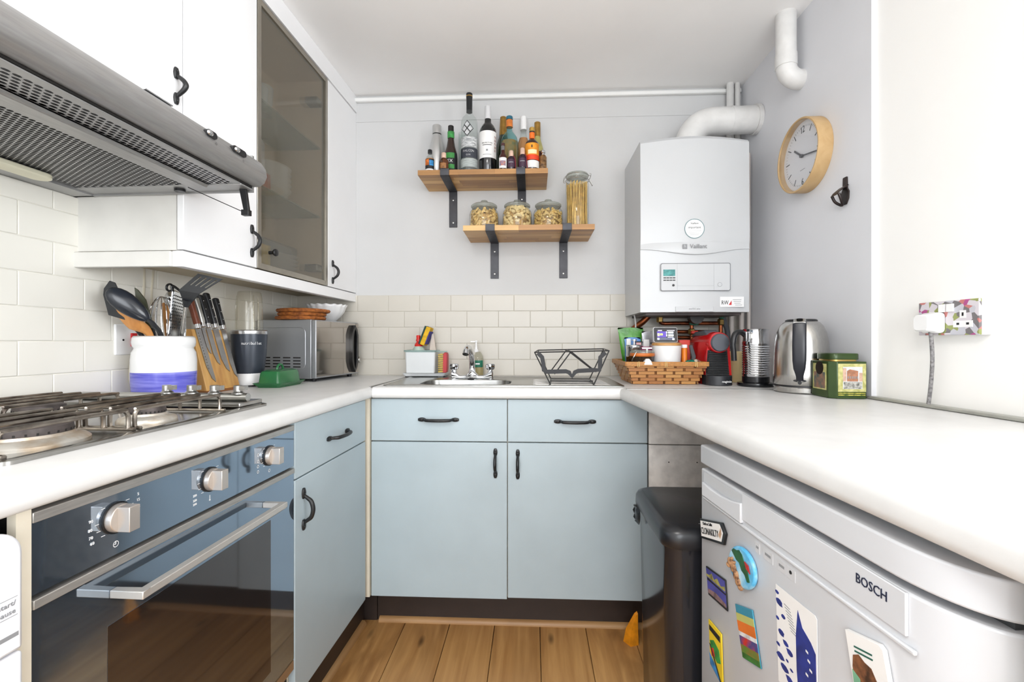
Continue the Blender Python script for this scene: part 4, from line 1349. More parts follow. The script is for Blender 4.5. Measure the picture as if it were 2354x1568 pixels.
def knife(label, y, bl_len, bw, hl, hm_, hcol, lean, z_up=0.0, dots=False, tip=1.0):
    k = thing('kitchen_knife', label, 'knife', tuple(top + Vector((0, y, 0.0)) + on * 0.0012), group='knives on the knife block')
    b0 = top + Vector((0, y, 0)) + on * 0.0012 - dn * z_up
    yv = Vector((0, 1, 0))
    prof_ = [(0, -bw / 2), (bl_len * 0.7, -bw / 2 * 0.9), (bl_len * 0.93, -bw * 0.05), (bl_len, bw * 0.42), (bl_len * 0.9, bw * 0.48), (0, bw / 2)]
    mk = MB(k)
    slab(mk, [b0 + dn * p[0] + yv * (p[1] * tip + lean * p[0]) for p in prof_], on, 0.0018)
    blade = mk.build('blade', KBL, k)
    if dots:
        dm = MB(k)
        for j in range(13):
            dm.obox(b0 + dn * (0.014 + 0.0098 * j) + yv * (-bw * 0.20 + lean * (0.014 + 0.0098 * j)) + on * 0.0019, dn * 0.0022, yv * 0.0014, on * 0.0002)
        dm.build('hollow_edge', mat('blade_hollow', (110, 110, 112), 0.4, 1.0, var=0.05), blade)
    up = -dn
    h0 = b0 + up * 0.002
    mk = MB(k)
    w_ = 0.0095
    rings = []
    for f, ww, th in ((0.0, 0.9, 0.9), (0.06, 1.0, 1.0), (0.5, 0.88, 0.95), (0.85, 1.08, 1.0), (0.97, 1.1, 0.95), (1.0, 0.8, 0.6)):
        c = h0 + up * (0.014 + (hl - 0.014) * f) + on * 0.002 + yv * (-lean * hl * f * 0.9)
        rings.append([c + yv * w_ * ww * p[0] + on * 0.0085 * th * p[1] for p in rr(-1, 1, -1, 1, 0.6, 3)])
    hd = mk.loft(rings).build('handle', hm_, k, smooth=True)
    MB(k).loft([[h0 + up * f + on * 0.002 + yv * 0.0085 * p[0] + on * 0.0075 * p[1] for p in rr(-1, 1, -1, 1, 0.6, 3)] for f in (0.0, 0.016)]).build('bolster', CHROME, k, smooth=True)
    if hcol:
        for f in (0.25, 0.5, 0.75):
            c = h0 + up * (hl * f + 0.006) + on * 0.0105 + yv * (-lean * hl * f)
            MB(k).ell(c, 0.0018, 0.0018, 0.0018, 8, 5).build('rivet', CHROME, hd, smooth=True)
    return k


BRH = mat('brown_knife_handle', (122, 66, 46), 0.4, var=0.15, scale=30)
STH = mat('grey_steel_handle', (206, 206, 202), 0.25, 0.8, var=0.05)
BKH = mat('black_knife_handle', (30, 31, 35), 0.35, var=0.08)
knife('kitchen knife with brown wooden handle and hollow ground blade', 1.428, 0.178, 0.026, 0.105, BRH, False, 0.06, 0.0, True)
knife('kitchen knife with plain pale steel handle', 1.452, 0.090, 0.016, 0.098, STH, False, 0.03, 0.006)
knife('shorter black riveted knife next to the steel handled one', 1.476, 0.126, 0.022, 0.112, BKH, True, 0.04, 0.004)
knife('tallest black riveted knife in the middle of the block', 1.510, 0.152, 0.028, 0.122, BKH, True, 0.05, 0.004)
knife('black handled knife at the right end of the block', 1.548, 0.170, 0.022, 0.112, BKH, True, 0.02, 0.0)

# ---- bullet blender
t = thing('bullet_blender', 'dark grey bullet blender with clear upturned cup by the microwave', 'blender', (-1.056, 1.657, 0.9132))
GRA = mat('graphite_plastic', (58, 64, 74), 0.3, 0.2, var=0.04, scale=10)
MB().lathe([(0.058, 0.006), (0.060, 0.012), (0.058, 0.035), (0.052, 0.050)], n=36).build('foot', WHITEP, t, smooth=True)
MB().lathe([(0.05, 0.0), (0.05, 0.008)], n=24).build('suction_base', BLACKP, t, smooth=True)
bd = MB().lathe([(0.0525, 0.046), (0.058, 0.075), (0.063, 0.120), (0.0665, 0.180), (0.067, 0.193)], n=40).build('motor_body', GRA, t, smooth=True)
MB().lathe([(0.068, 0.192), (0.0685, 0.194), (0.0685, 0.204), (0.066, 0.207)], n=40).build('collar', mat('silver_collar', (200, 200, 200), 0.25, 0.9, var=0.03), t, smooth=True)
CLEAR = glass('clear_plastic_cup', (246, 244, 238), 0.9, 0.07, (236, 232, 222))
MB().lathe([(0.0505, 0.206), (0.0500, 0.26), (0.0470, 0.325), (0.0430, 0.346), (0.040, 0.350)], n=36, cap0=False).build('cup', CLEAR, t, smooth=True)
for a0 in (-60, 60, 180):
    aa = math.radians(a0 - 100)
    MB().tube([(0.0495 * math.cos(aa), 0.0495 * math.sin(aa), 0.21), (0.0485 * math.cos(aa), 0.0485 * math.sin(aa), 0.30), (0.045 * math.cos(aa), 0.045 * math.sin(aa), 0.335)], [0.004, 0.0035, 0.002], 8).build('cup_rib', CLEAR, t, smooth=True)
# lettering set round the body, letter by letter
word = 'nutribullet'
for k, ch in enumerate(word):
    aa = math.radians(-50 + 6.0 * (k - 5))
    rr_ = 0.0662
    text(ch, 0.0150, (rr_ * math.cos(aa), rr_ * math.sin(aa), 0.158), (PI / 2, 0, aa + PI / 2), WHITEINK, bd, ext=0.0004)

t.scale = (0.9, 0.9, 1.0)

# ---- butter dish
t = thing('butter_dish', 'green ceramic butter dish with looped lid in front of the microwave', 'butter dish', (-0.943, 1.664, 0.9132), None, 0.0)
GRN = mat('green_glaze', (44, 112, 66), 0.22, var=0.1, scale=10)


def rring(hx, hy, r, z, n=4):
    return [(p[0], p[1], z) for p in rr(-hx, hx, -hy, hy, r, n)]


MB().loft([rring(0.040, 0.078, 0.010, 0.0), rring(0.044, 0.083, 0.010, 0.006), rring(0.053, 0.092, 0.012, 0.014), rring(0.054, 0.093, 0.012, 0.016), rring(0.052, 0.091, 0.012, 0.0165), rring(0.044, 0.082, 0.010, 0.010)]).build('tray', GRN, t, smooth=True)
ld = MB().loft([rring(0.041, 0.078, 0.010, 0.011), rring(0.0395, 0.0765, 0.010, 0.018), rring(0.036, 0.073, 0.010, 0.050), rring(0.033, 0.069, 0.010, 0.057), rring(0.022, 0.055, 0.010, 0.062), rring(0.012, 0.040, 0.008, 0.063)]).build('lid', GRN, t, smooth=True)
MB().tube([(0, -0.020 + 0.020 * (1 - math.cos(PI * k / 10)), 0.061 + 0.019 * math.sin(PI * k / 10)) for k in range(11)], 0.0045, 8).build('loop_handle', GRN, ld, smooth=True)

# ---- microwave
t = thing('microwave', 'silver microwave with mirrored door and black ring handle in the corner', 'microwave', (-0.88, 1.816, 0.9132), None, -0.150)
MWS = mat('silver_microwave_shell', (166, 168, 171), 0.36, 0.55, var=0.03, scale=12)
MIR = mat('mirror_door_glass', (172, 166, 160), 0.06, 0.9, var=0.02, scale=3)
W_, D__, H_ = 0.335, 0.275, 0.243
b = MB().box(-D__, -0.022, 0.0, W_, 0.012, 0.012 + H_).build('shell', MWS, t, bevel=0.003)
dr = MB().box(-0.020, 0.0, 0.0, W_ * 0.98, 0.014, 0.010 + H_).build('door', MWS, t, bevel=0.003)
MB().box(0.0, 0.0008, 0.004, W_ * 0.975, 0.020, 0.006 + H_).build('mirror_panel', MIR, dr)
hx = [(W_ * 0.735, 0.075), (W_ * 0.765, 0.045), (W_ * 0.815, 0.022), (W_ * 0.865, 0.045), (W_ * 0.895, 0.075), (W_ * 0.895, 0.195), (W_ * 0.865, 0.222), (W_ * 0.815, 0.240), (W_ * 0.765, 0.222), (W_ * 0.735, 0.195)]
cx_ = sum(p[0] for p in hx) / 10
cz_ = sum(p[1] for p in hx) / 10
hi = [(cx_ + (p[0] - cx_) * 0.50, cz_ + (p[1] - cz_) * 0.84) for p in hx]
MB().loft([[(0.0, p[0], p[1]) for p in hx], [(0.018, p[0], p[1]) for p in hx], [(0.018, p[0], p[1]) for p in hi], [(0.0, p[0], p[1]) for p in hi]], loop=True).build('ring_handle', mat('black_handle_gloss', (20, 20, 22), 0.15, var=0.05), dr, bevel=0.001)
MB().lathe([(0.014, 0.0), (0.014, 0.012), (0.012, 0.014)], (0, W_ * 0.965, 0.078), 'x', 20).build('timer_knob', STEEL, t, smooth=True)
# pressed side panel with vent slots
sp = MB()
outl = rr(-0.35, -0.048, 0.052, 0.222, 0.022, 6)
sp.tube([(p[0], -0.0004, p[1]) for p in outl], 0.0018, 6, closed=True)
sp.build('pressed_outline', MWS, b, smooth=True)
for r in range(4):
    for c in range(4):
        MB().box(-0.245 + 0.047 * c, -0.245 + 0.047 * c + 0.034, -0.0006, 0.002, 0.058 + 0.0125 * r, 0.063 + 0.0125 * r).build('vent_slot', DARKGAP, b)
for x_, y_ in ((-0.25, 0.03), (-0.03, 0.03), (-0.25, 0.30), (-0.03, 0.30)):
    MB().lathe([(0.010, 0), (0.012, 0.013)], (x_, y_, 0), 'z', 12).build('foot', BLACKP, t, smooth=True)
# cork and wicker mats and the scalloped bowl on top
WICK = mat('woven_seagrass', (176, 104, 44), 0.7, var=0.4, scale=60, col2=(116, 60, 22), bump=0.6, bscale=140)
for k, (r0, dz, lb) in enumerate(((0.094, 0.0, 'lowest of three round woven table mats on the microwave'), (0.090, 0.0155, 'middle one of three round woven table mats on the microwave'), (0.100, 0.0305, 'topmost and widest round woven table mat on the microwave'))):
    mm = MB().lathe([(r0 * 0.97, 0), (r0, 0.004), (r0, 0.010), (r0 * 0.96, 0.0145), (r0 * 0.5, 0.0148)], n=40)
    mm.tube([(r0 * math.cos(2 * PI * j / 40), r0 * math.sin(2 * PI * j / 40), 0.0072 + 0.0012 * (j % 2)) for j in range(40)], 0.0062, 6, closed=True)
    o = mm.build('table_mat', WICK, smooth=True)
    place(o, (-0.982 + 0.006 * k, 1.893, 1.1686 + dz))
    tag(o, lb, 'table mat', 'woven mats stacked on the microwave')
mm = MB()
rings = []
for r0, h, sc in ((0.036, 0.0, 0), (0.040, 0.003, 0), (0.060, 0.022, 0.2), (0.076, 0.045, 0.5), (0.083, 0.066, 0.8), (0.089, 0.078, 1.0), (0.087, 0.079, 1.0), (0.080, 0.064, 0.8), (0.072, 0.044, 0.4), (0.05, 0.016, 0.1), (0.02, 0.008, 0)):
    rings.append([((r0 + 0.0025 * sc * math.cos(16 * a)) * math.cos(a), (r0 + 0.0025 * sc * math.cos(16 * a)) * math.sin(a), h + 0.0015 * sc * math.cos(16 * a)) for a in [2 * PI * j / 96 for j in range(96)]])
o = mm.loft(rings).build('serving_bowl', GLZW, smooth=True, angle=180)
place(o, (-0.957, 2.082, 1.1686))
tag(o, 'white scalloped serving bowl on the microwave behind the woven mats', 'bowl')

# ---- contents seen through the reeded glass door (left frame)
PORC = mat('white_porcelain', (236, 236, 232), 0.25, var=0.02)
for nm, lb, ct, bs, r0, dz, gp in (('dinner_plate', 'white plate in the stack on the bottom shelf behind the glass door', 'plate', (-1.0, 1.68, 1.3285), 0.105, 0.0148, 'plates stacked behind the glass door'),
                                   ('cereal_bowl', 'pale bowl in the stack on the middle shelf behind the glass door', 'bowl', (-1.0, 1.665, 1.6062), 0.085, 0.020, 'bowls stacked behind the glass door')):
    first = None
    for k in range(5):
        if first is None:
            h = dz * (1.0 if nm == 'dinner_plate' else 2.4)
            first = MB().lathe([(r0 * 0.58, 0), (r0 * 0.62, 0.003), (r0 * 0.95, h * 0.8), (r0, h * 0.98), (r0 * 0.96, h), (r0 * 0.60, 0.0075)], n=32).build(nm, PORC, smooth=True)
            o = first
        else:
            o = first.copy()
            COL.objects.link(o)
        place(o, (bs[0], bs[1], bs[2] + dz * k), 'L')
        tag(o, ('lowest', 'second lowest', 'middle', 'second highest', 'topmost')[k] + ' ' + lb, ct, gp)
o = MB().lathe([(0.05, 0), (0.055, 0.01), (0.056, 0.10), (0.05, 0.11)], n=24).build('storage_tin', mat('pale_tin', (214, 216, 220), 0.3, 0.3, var=0.05), smooth=True)
place(o, (-0.97, 1.505, 1.661), 'L')
tag(o, 'pale round tin standing on the red box behind the glass door', 'tin')
o = MB().box(-0.065, 0.065, -0.05, 0.05, 0, 0.055).build('red_box', mat('red_card', (152, 46, 36), 0.5, var=0.08), bevel=0.002)
place(o, (-0.975, 1.505, 1.606), 'L')
tag(o, 'dark red box under the pale tin behind the glass door', 'box')
o = MB().box(-0.05, 0.05, -0.05, 0.05, 0, 0.085).build('food_packet', mat('yellow_packet', (206, 178, 84), 0.5, var=0.2, scale=30), bevel=0.003)
place(o, (-0.96, 1.505, 1.3285), 'L')
tag(o, 'yellow and red food packet low behind the glass door', 'packet')
o = MB().box(-0.06, 0.06, -0.15, 0.15, 0, 0.05).build('baking_tray', mat('slate_tray', (92, 98, 100), 0.4, var=0.1), bevel=0.006)
place(o, (-1.03, 1.66, 1.4045), 'L')
tag(o, 'dark grey tray lying across the plates behind the glass door', 'tray')
for k, (yy, h, r0, lb) in enumerate(((1.50, 0.14, 0.042, 'tall drinking glass nearest the hood behind the glass door'), (1.60, 0.10, 0.036, 'short drinking glass on the top shelf behind the glass door'))):
    o = MB().lathe([(r0 * 0.8, 0), (r0, h), (r0 * 0.94, h), (r0 * 0.74, 0.006)], n=24).build('drinking_glass', mat('milky_glassware', (210, 220, 222), 0.2, var=0.03), smooth=True)
    place(o, (-0.98, yy, 1.896), 'L')
    tag(o, lb, 'glass', 'glassware behind the glass door')

# ================================================================== at the sink
# mixer tap
t = thing('mixer_tap', 'chrome deck mixer tap with two capstan heads behind the sink bowl', 'tap', (-0.265, 1.985, 0.9155))
TY = 1.985
# bridge body: lens-shaped loft
rings = []
for f in [k / 20 for k in range(21)]:
    x_ = -0.352 + 0.174 * f
    m_ = abs(f - 0.5) * 2
    hgt = 0.016 + 0.030 * max(0, 1 - m_ * 3.2) + 0.026 * max(0, (m_ - 0.62) / 0.38)
    dep = 0.013 + 0.007 * max(0, 1 - m_ * 3.2) + 0.005 * max(0, (m_ - 0.62) / 0.38)
    rings.append([(x_, TY + dep * c_, 0.9155 + hgt * (0.5 + 0.5 * s_)) for c_, s_ in [(math.cos(a) * (abs(math.cos(a)) ** -0.3 if abs(math.cos(a)) > 1e-3 else 1), math.sin(a)) for a in [2 * PI * j / 14 for j in range(14)]]])
MB(t).loft(rings).build('bridge', CHROME, t, smooth=True)
for xk in (-0.3445, -0.1855):
    MB(t).lathe([(0.0135, 0.9155), (0.0140, 0.94), (0.011, 0.9515), (0.0105, 0.955)], (xk, TY, 0), 'z', 20).build('valve', CHROME, t, smooth=True)
    rings = []
    for r0, h in ((0.011, 0.954), (0.0165, 0.958), (0.0185, 0.966), (0.0190, 0.974), (0.0165, 0.980), (0.010, 0.9825)):
        rings.append([(xk + r0 * (1 + 0.10 * math.cos(4 * a)) * math.cos(a), TY + r0 * (1 + 0.10 * math.cos(4 * a)) * math.sin(a), h) for a in [2 * PI * j / 32 for j in range(32)]])
    MB(t).loft(rings).build('tap_head', CHROME, t, smooth=True)
MB(t).lathe([(0.020, 0.930), (0.016, 0.945), (0.0135, 0.958), (0.0135, 0.962)], (-0.265, TY, 0), 'z', 22).build('spout_base', CHROME, t, smooth=True)
sp_ = smooth_path([(-0.265, TY, 0.955), (-0.265, TY - 0.004, 0.99), (-0.266, TY - 0.03, 1.028), (-0.268, TY - 0.08, 1.052), (-0.270, TY - 0.125, 1.050), (-0.271, TY - 0.145, 1.036)], 5)
MB(t).tube(sp_, [0.0125] * 8 + [0.0118] * 8 + [0.011] * 10, 16).build('spout', CHROME, t, smooth=True)
MB(t).tube([sp_[-1] + Vector((0, 0.003, 0.004)), sp_[-1] + Vector((-0.001, -0.006, -0.010))], 0.0128, 16).build('aerator', CHROME, t, smooth=True)
# plug on its chain
t = thing('sink_plug', 'black sink plug on a fine chain hanging over the bowl', 'plug', (-0.262, 1.93, 0.9165))
MB(t).lathe([(0.014, 0.9165), (0.0145, 0.9205), (0.011, 0.923), (0.004, 0.9245)], (-0.262, 1.925, 0), 'z', 18).build('stopper', BLACKP, t, smooth=True)
ch = MB(t)
for sx0 in (-1, 1):
    pts = smooth_path([(-0.262 + sx0 * 0.018, 1.968, 0.934), (-0.262 + sx0 * 0.017, 1.95, 0.925), (-0.262 + sx0 * 0.006, 1.93, 0.9225)], 6)
    for p in pts:
        ch.ell(p, 0.0016, 0.0016, 0.0016, 6, 4)
ch.build('chain', CHROME, t, smooth=True)

# washing-up caddy
t = thing('sink_caddy', 'pale grey plastic washing up caddy with tray behind the sink', 'sink caddy', (-0.49, 2.12, 0.919))
CAD = mat('pale_grey_plastic', (218, 221, 222), 0.35, var=0.02)
CADC = glass('frosted_clear_rim', (205, 225, 222), 0.9, 0.3, (205, 222, 220))
for x_ in (-0.57, -0.42):
    MB(t).box(x_ - 0.012, x_ + 0.012, 2.06, 2.16, 0.9135, 0.9195).build('foot', BLACKP, t)
MB(t).loft([[(p[0], p[1], z) for p in rr(-0.588 - s, -0.402 + s, 2.058 - s, 2.168 + s, 0.012, 4)] for z, s in ((0.9195, 0.0), (0.929, 0.006), (0.933, 0.007), (0.9325, 0.003), (0.924, -0.002))]).build('tray', CAD, t, smooth=True)
r_ = [[(p[0], p[1], z) for p in rr(-0.586 + s, -0.447 - s, 2.068 + s, 2.160 - s, 0.008, 4)] for z, s in ((0.9335, 0.003), (1.030, 0.0), (1.030, 0.003), (0.9365, 0.006))]
MB(t).loft(r_).build('tub', CAD, t, smooth=True)
rim = MB(t)
rim.tube([(p[0], p[1], 1.034) for p in rr(-0.589, -0.444, 2.065, 2.163, 0.010, 4)], 0.0045, 8, closed=True)
rim.tube([(-0.444, 2.075, 1.032), (-0.392, 2.075, 1.031)], 0.003, 8)
rim.build('rim', CADC, t, smooth=True)
# things standing in the caddy
t = thing('dish_soap_bottle', 'washing up liquid bottle with red cap in the caddy', 'bottle', (-0.533, 2.115, 0.937))
MB(t).lathe([(0.026, 0.937), (0.028, 0.95), (0.028, 1.03), (0.026, 1.045), (0.017, 1.058)], (-0.533, 2.115, 0), 'z', 24).build('bottle_body', mat('pale_green_plastic', (178, 198, 186), 0.3, var=0.04), t, smooth=True)
MB(t).lathe([(0.019, 1.055), (0.020, 1.062), (0.014, 1.072), (0.008, 1.078)], (-0.533, 2.115, 0), 'z', 20).build('neck_ring', mat('red_cap_plastic', (214, 40, 30), 0.3, var=0.04), t, smooth=True)
MB(t).lathe([(0.011, 1.078), (0.0115, 1.085), (0.009, 1.092), (0.010, 1.104), (0.008, 1.107)], (-0.535, 2.115, 0), 'z', 18).build('cap', mat('red_cap_plastic', (214, 40, 30)), t, smooth=True)
t = thing('scouring_sponge', 'yellow sponge with green scourer leaning in the caddy', 'sponge', (-0.50, 2.11, 1.03), None, 0)
ax = Vector((0.030, 0, 0.0775)) / 2
sx1 = Vector((0.0775, 0, -0.030)).normalized()
c0 = Vector((-0.497, 2.105, 1.104))
MB(t).obox(c0 + sx1 * 0.004, sx1 * 0.011, (0, 0.033, 0), ax * 1.05).build('foam', mat('yellow_foam', (222, 176, 40), 0.9, var=0.15, scale=60, bump=0.5, bscale=200), t, bevel=0.003)
MB(t).obox(c0 - sx1 * 0.0105, sx1 * 0.0038, (0, 0.033, 0), ax * 1.05).build('scourer', mat('green_scourer', (38, 74, 70), 0.95, var=0.2, scale=80, bump=0.6, bscale=250), t, bevel=0.001)
MB(t).obox(c0 + sx1 * 0.017 - ax * 0.1, sx1 * 0.0022, (0, 0.033, 0), ax * 0.75).build('blue_edge', mat('violet_scourer', (70, 66, 140), 0.95, var=0.2, scale=80), t, bevel=0.001)
t = thing('dish_cloth', 'folded pinkish cloth standing behind the yellow sponge', 'cloth', (-0.466, 2.12, 1.03))
mm = MB(t)
slab(mm, [(-0.488, 2.14, 1.032), (-0.455, 2.14, 1.032), (-0.462, 2.138, 1.08), (-0.468, 2.136, 1.115), (-0.476, 2.136, 1.112), (-0.484, 2.138, 1.07)], (0, -1, 0), 0.012)
mm.build('fold', mat('pinkish_cloth', (214, 202, 190), 0.9, var=0.06, bump=0.3, bscale=120), t, bevel=0.004)
t = thing('scrubbing_brush', 'scrubbing brush with red back and yellow bristles beside the caddy', 'brush', (-0.415, 2.11, 0.933))
bk = MB(t).prism([(-0.417, 0.934), (-0.399, 0.934), (-0.396, 0.95), (-0.395, 1.015), (-0.398, 1.026), (-0.406, 1.028), (-0.412, 1.02)], 'y', 2.085, 2.130).build('back', mat('red_brush_back', (196, 56, 62), 0.5, var=0.1), t, bevel=0.002)
br = MB(t)
for i in range(9):
    for j in range(5):
        z_ = 0.938 + 0.0098 * i
        y_ = 2.088 + 0.0096 * j
        br.tube([(-0.413, y_, z_ + 0.002), (-0.436, y_ - 0.002, z_)], [0.0042, 0.0036], 6)
o = br.build('bristles', mat('yellow_bristle', (214, 186, 96), 0.8, var=0.2, scale=80), t)
o['kind'] = 'stuff'
# pump soap bottle
t = thing('pump_soap_bottle', 'clear pump soap bottle with green label behind the tap', 'bottle', (-0.256, 2.135, 0.9155))
BTL = glass('clear_bottle', (236, 236, 228), 0.9, 0.10, (228, 226, 214))
MB(t).lathe([(0.024, 0.9155), (0.0255, 0.92), (0.0255, 0.99), (0.023, 1.008), (0.014, 1.024), (0.010, 1.030)], (-0.256, 2.135, 0), 'z', 24).build('bottle_body', BTL, t, smooth=True)
MB(t).lathe([(0.0235, 0.918), (0.0235, 0.960)], (-0.256, 2.135, 0), 'z', 24).build('soap', mat('amber_soap', (196, 176, 116), 0.3, var=0.05), t, smooth=True)
MB(t).lathe([(0.011, 1.028), (0.0115, 1.038), (0.006, 1.042), (0.0035, 1.060), (0.0035, 1.074), (0.007, 1.076), (0.006, 1.082)], (-0.266, 2.135, 0), 'z', 18).box(-0.292, -0.262, 2.131, 2.139, 1.075, 1.080).build('pump', WHITEP, t, smooth=True)
lb = MB(t)
lb.loft([[(-0.256 + 0.0262 * math.sin(math.radians(a)), 2.135 - 0.0262 * math.cos(math.radians(a)), z) for a in range(-60, 61, 12)] for z in (0.958, 0.990)], False, False, closed=False)
lb = lb.build('label', mat('green_label', (24, 108, 82), 0.5, var=0.05), t, smooth=True)
MB(t).box(-0.266, -0.246, 2.1077, 2.1083, 0.971, 0.977).build('print_block', WHITEINK, lb)

# black wire dish rack
t = thing('dish_rack', 'small folding black wire dish rack standing on the drainer', 'dish rack', (0.145, 1.77, 0.9195))
FT = [(0.0065, 1.69, 1.038), (0.279, 1.69, 1.0445)]
BT = [(0.020, 1.83, 1.043), (0.281, 1.83, 1.049)]
FB = [(0.064, 1.70, 0.9205), (0.226, 1.70, 0.9205)]
BB = [(0.072, 1.835, 0.9285), (0.226, 1.835, 0.9285)]
w_ = 0.0023
fm = MB(t)
for a, b in ((FT[0], FT[1]), (BT[0], BT[1]), (FT[0], FB[0]), (FT[1], FB[1]), (BT[0], BB[0]), (BT[1], BB[1]), (FB[0], BB[0]), (FB[1], BB[1]), (BB[0], BB[1]), ((0.066, 1.72, 0.930), (0.224, 1.72, 0.930)), (FT[0], BT[0]), (FT[1], BT[1])):
    fm.tube([a, b], w_, 8)
fm.build('frame', IRON, t, smooth=True)
dm = MB(t)
for yy, dz, pr in ((1.692, 0.0, (0.0795, 0.2330)), (1.828, 0.004, (0.070, 0.236))):
    mid = (0.1405 + (0.0 if yy < 1.75 else -0.006), yy, 1.041 + dz)
    dm.tube([mid, (pr[0], yy, 0.958)], w_, 8)
    dm.tube([mid, (pr[1], yy, 0.966)], w_, 8)
dm.tube([(0.1405, 1.692, 1.041), (0.1345, 1.828, 1.045)], w_, 8)
dm.build('braces', IRON, t, smooth=True)
bd = MB(t)


def strap(pts, y, wz):
    """flat strap of given width following points in the x-z plane"""
    P_ = [Vector((p[0], y, p[1])) for p in pts]
    rings = []
    for i, p in enumerate(P_):
        tg = (P_[min(i + 1, len(P_) - 1)] - P_[max(i - 1, 0)]).normalized()
        nm_ = Vector((-tg.z, 0, tg.x))
        rings.append([p + nm_ * wz / 2 + Vector((0, -0.001, 0)), p - nm_ * wz / 2 + Vector((0, -0.001, 0)), p - nm_ * wz / 2 + Vector((0, 0.001, 0)), p + nm_ * wz / 2 + Vector((0, 0.001, 0))])
    bd.loft(rings)


strap([(0.018, 1.036), (0.034, 1.020), (0.0385, 0.995), (0.0405, 0.972), (0.050, 0.9665), (0.122, 0.9685), (0.134, 0.964), (0.144, 0.950), (0.154, 0.965), (0.166, 0.970), (0.224, 0.9735), (0.244, 0.974), (0.246, 0.996), (0.247, 1.020), (0.266, 1.038)], 1.688, 0.0155)
bd.build('plate_strap', mat('black_rubber_strap', (38, 39, 43), 0.6, var=0.1), t)


# ================================================================== wall shelves, bottles and jars
ACA = [wood('acacia_block_%d' % k, *c, 'x', 0.42, 1.3, 0.06, 0.05) for k, c in enumerate((((178, 132, 76), (198, 152, 94), (152, 108, 60)), ((202, 158, 98), (218, 176, 116), (180, 136, 80)), ((156, 112, 64), (178, 132, 80), (132, 92, 50))))]
for nm, lb, x0, x1, y0, zb, bx, bot in (('wall_shelf', 'upper wooden wall shelf crowded with bottles', -0.504, 0.065, 1.980, 1.806, (-0.385, -0.0527), 1.630),
                                         ('wall_shelf', 'lower wooden wall shelf holding four pasta jars', -0.301, 0.263, 1.957, 1.5557, (-0.184, 0.146), 1.381)):
    t = thing(nm, lb, 'shelf', ((x0 + x1) / 2, 2.1, zb))
    zt = zb + 0.0225
    rr2 = random.Random(3 if zb > 1.7 else 5)
    ny = 6
    for j in range(ny):
        ya, yb = y0 + (2.199 - y0) * j / ny, y0 + (2.199 - y0) * (j + 1) / ny
        xa = x0
        while xa < x1 - 0.001:
            ln = rr2.uniform(0.14, 0.30)
            xb = min(xa + ln, x1)
            if x1 - xb < 0.06:
                xb = x1
            MB(t).box(xa, xb, ya, yb, zb, zt).build('stave', ACA[rr2.choice((0, 0, 1, 1, 2))], t, bevel=0.0004, seg=1)
            xa = xb
    for xk in bx:
        pr = [(y0 - 0.0058, zt + 0.004), (y0 - 0.0008, zt + 0.004), (y0 - 0.0008, zb - 0.0008), (2.1985, zb - 0.0008), (2.1985, bot), (2.1935, bot), (2.1935, zb - 0.0062), (y0 - 0.0058, zb - 0.0062)]
        pr[7:8] = [(y0 + 0.002, zb - 0.0062), (y0 - 0.0045, zb - 0.0035), (y0 - 0.0058, zb)]
        b = MB(t).prism(pr, 'x', xk - 0.0195, xk + 0.0195).build('bracket', mat('raw_steel_bracket', (62, 62, 66), 0.42, 0.5, var=0.15, scale=30), t, bevel=0.0006, seg=1)
        for zz in (zb - 0.045, bot + 0.022):
            MB(t).lathe([(0.0045, 2.1936), (0.0040, 2.1920), (0.0015, 2.1912)], (xk, 0, zz), 'y', 12).build('screw', STEEL, b, smooth=True)
        MB(t).lathe([(0.0035, zb - 0.0063), (0.003, zb - 0.0075)], (xk, y0 + 0.045, 0), 'z', 10).build('screw', BLACKP, b)

ZS = 1.8287
BG = 'bottles on the upper wall shelf'


def curved(t, r, z0, z1, m, parent, a0=-70, a1=70, name='label', dr=0.0006, face=-90):
    mb = MB()
    n = 16
    mb.loft([[((r + dr) * math.cos(math.radians(face + a0 + (a1 - a0) * k / n)), (r + dr) * math.sin(math.radians(face + a0 + (a1 - a0) * k / n)), z) for k in range(n + 1)] for z in (z0, z1)], False, False, closed=False)
    return mb.build(name, m, parent, smooth=True)


def ctext(s, size, r, z, m, parent, step=None, face=-90):
    """letters wrapped round a bottle"""
    step = step or math.degrees(size * 0.62 / r)
    n = len(s)
    for k, ch in enumerate(s):
        if ch == ' ':
            continue
        a = math.radians(face + (k - (n - 1) / 2) * step)
        text(ch, size, ((r + 0.0012) * math.cos(a), (r + 0.0012) * math.sin(a), z), (PI / 2, 0, a + PI / 2), m, parent, ext=0.0002)


def bottle(label, x, y, prof, m, cat='bottle', fill=None, fm=None, n=30):
    t = thing('bottle', label, cat, (x, y, ZS), group=BG)
    b = MB().lathe(prof, n=n).build('glass_body', m, t, smooth=True)
    if fill:
        MB().lathe([(r * 0.93, max(h, 0.004)) for r, h in prof if h <= fill] + [(0.93 * [r for r, h in prof if h <= fill][-1], fill)], n=n).build('drink', fm, t, smooth=True)
    return t, b


CG = glass('flint_glass', (246, 249, 248), 1.0, 0.03, (235, 240, 240))
BRG = mat('brown_beer_glass', (44, 24, 16), 0.08, var=0.15, scale=12, coat=0.4)
DKG = mat('dark_wine_glass', (22, 24, 26), 0.1, var=0.1, coat=0.4)
GRG = mat('dark_green_glass', (40, 50, 30), 0.1, var=0.1, coat=0.4)
PAPER = mat('white_label_paper', (236, 235, 233), 0.6, var=0.02)
CORK = mat('pale_cork', (222, 188, 168), 0.7, var=0.1, scale=60)
GOLD = mat('gold_foil', (178, 138, 70), 0.32, 0.8, var=0.15, scale=50)
GOLDC = mat('gold_cap', (212, 172, 92), 0.28, 0.8, var=0.08, scale=40)


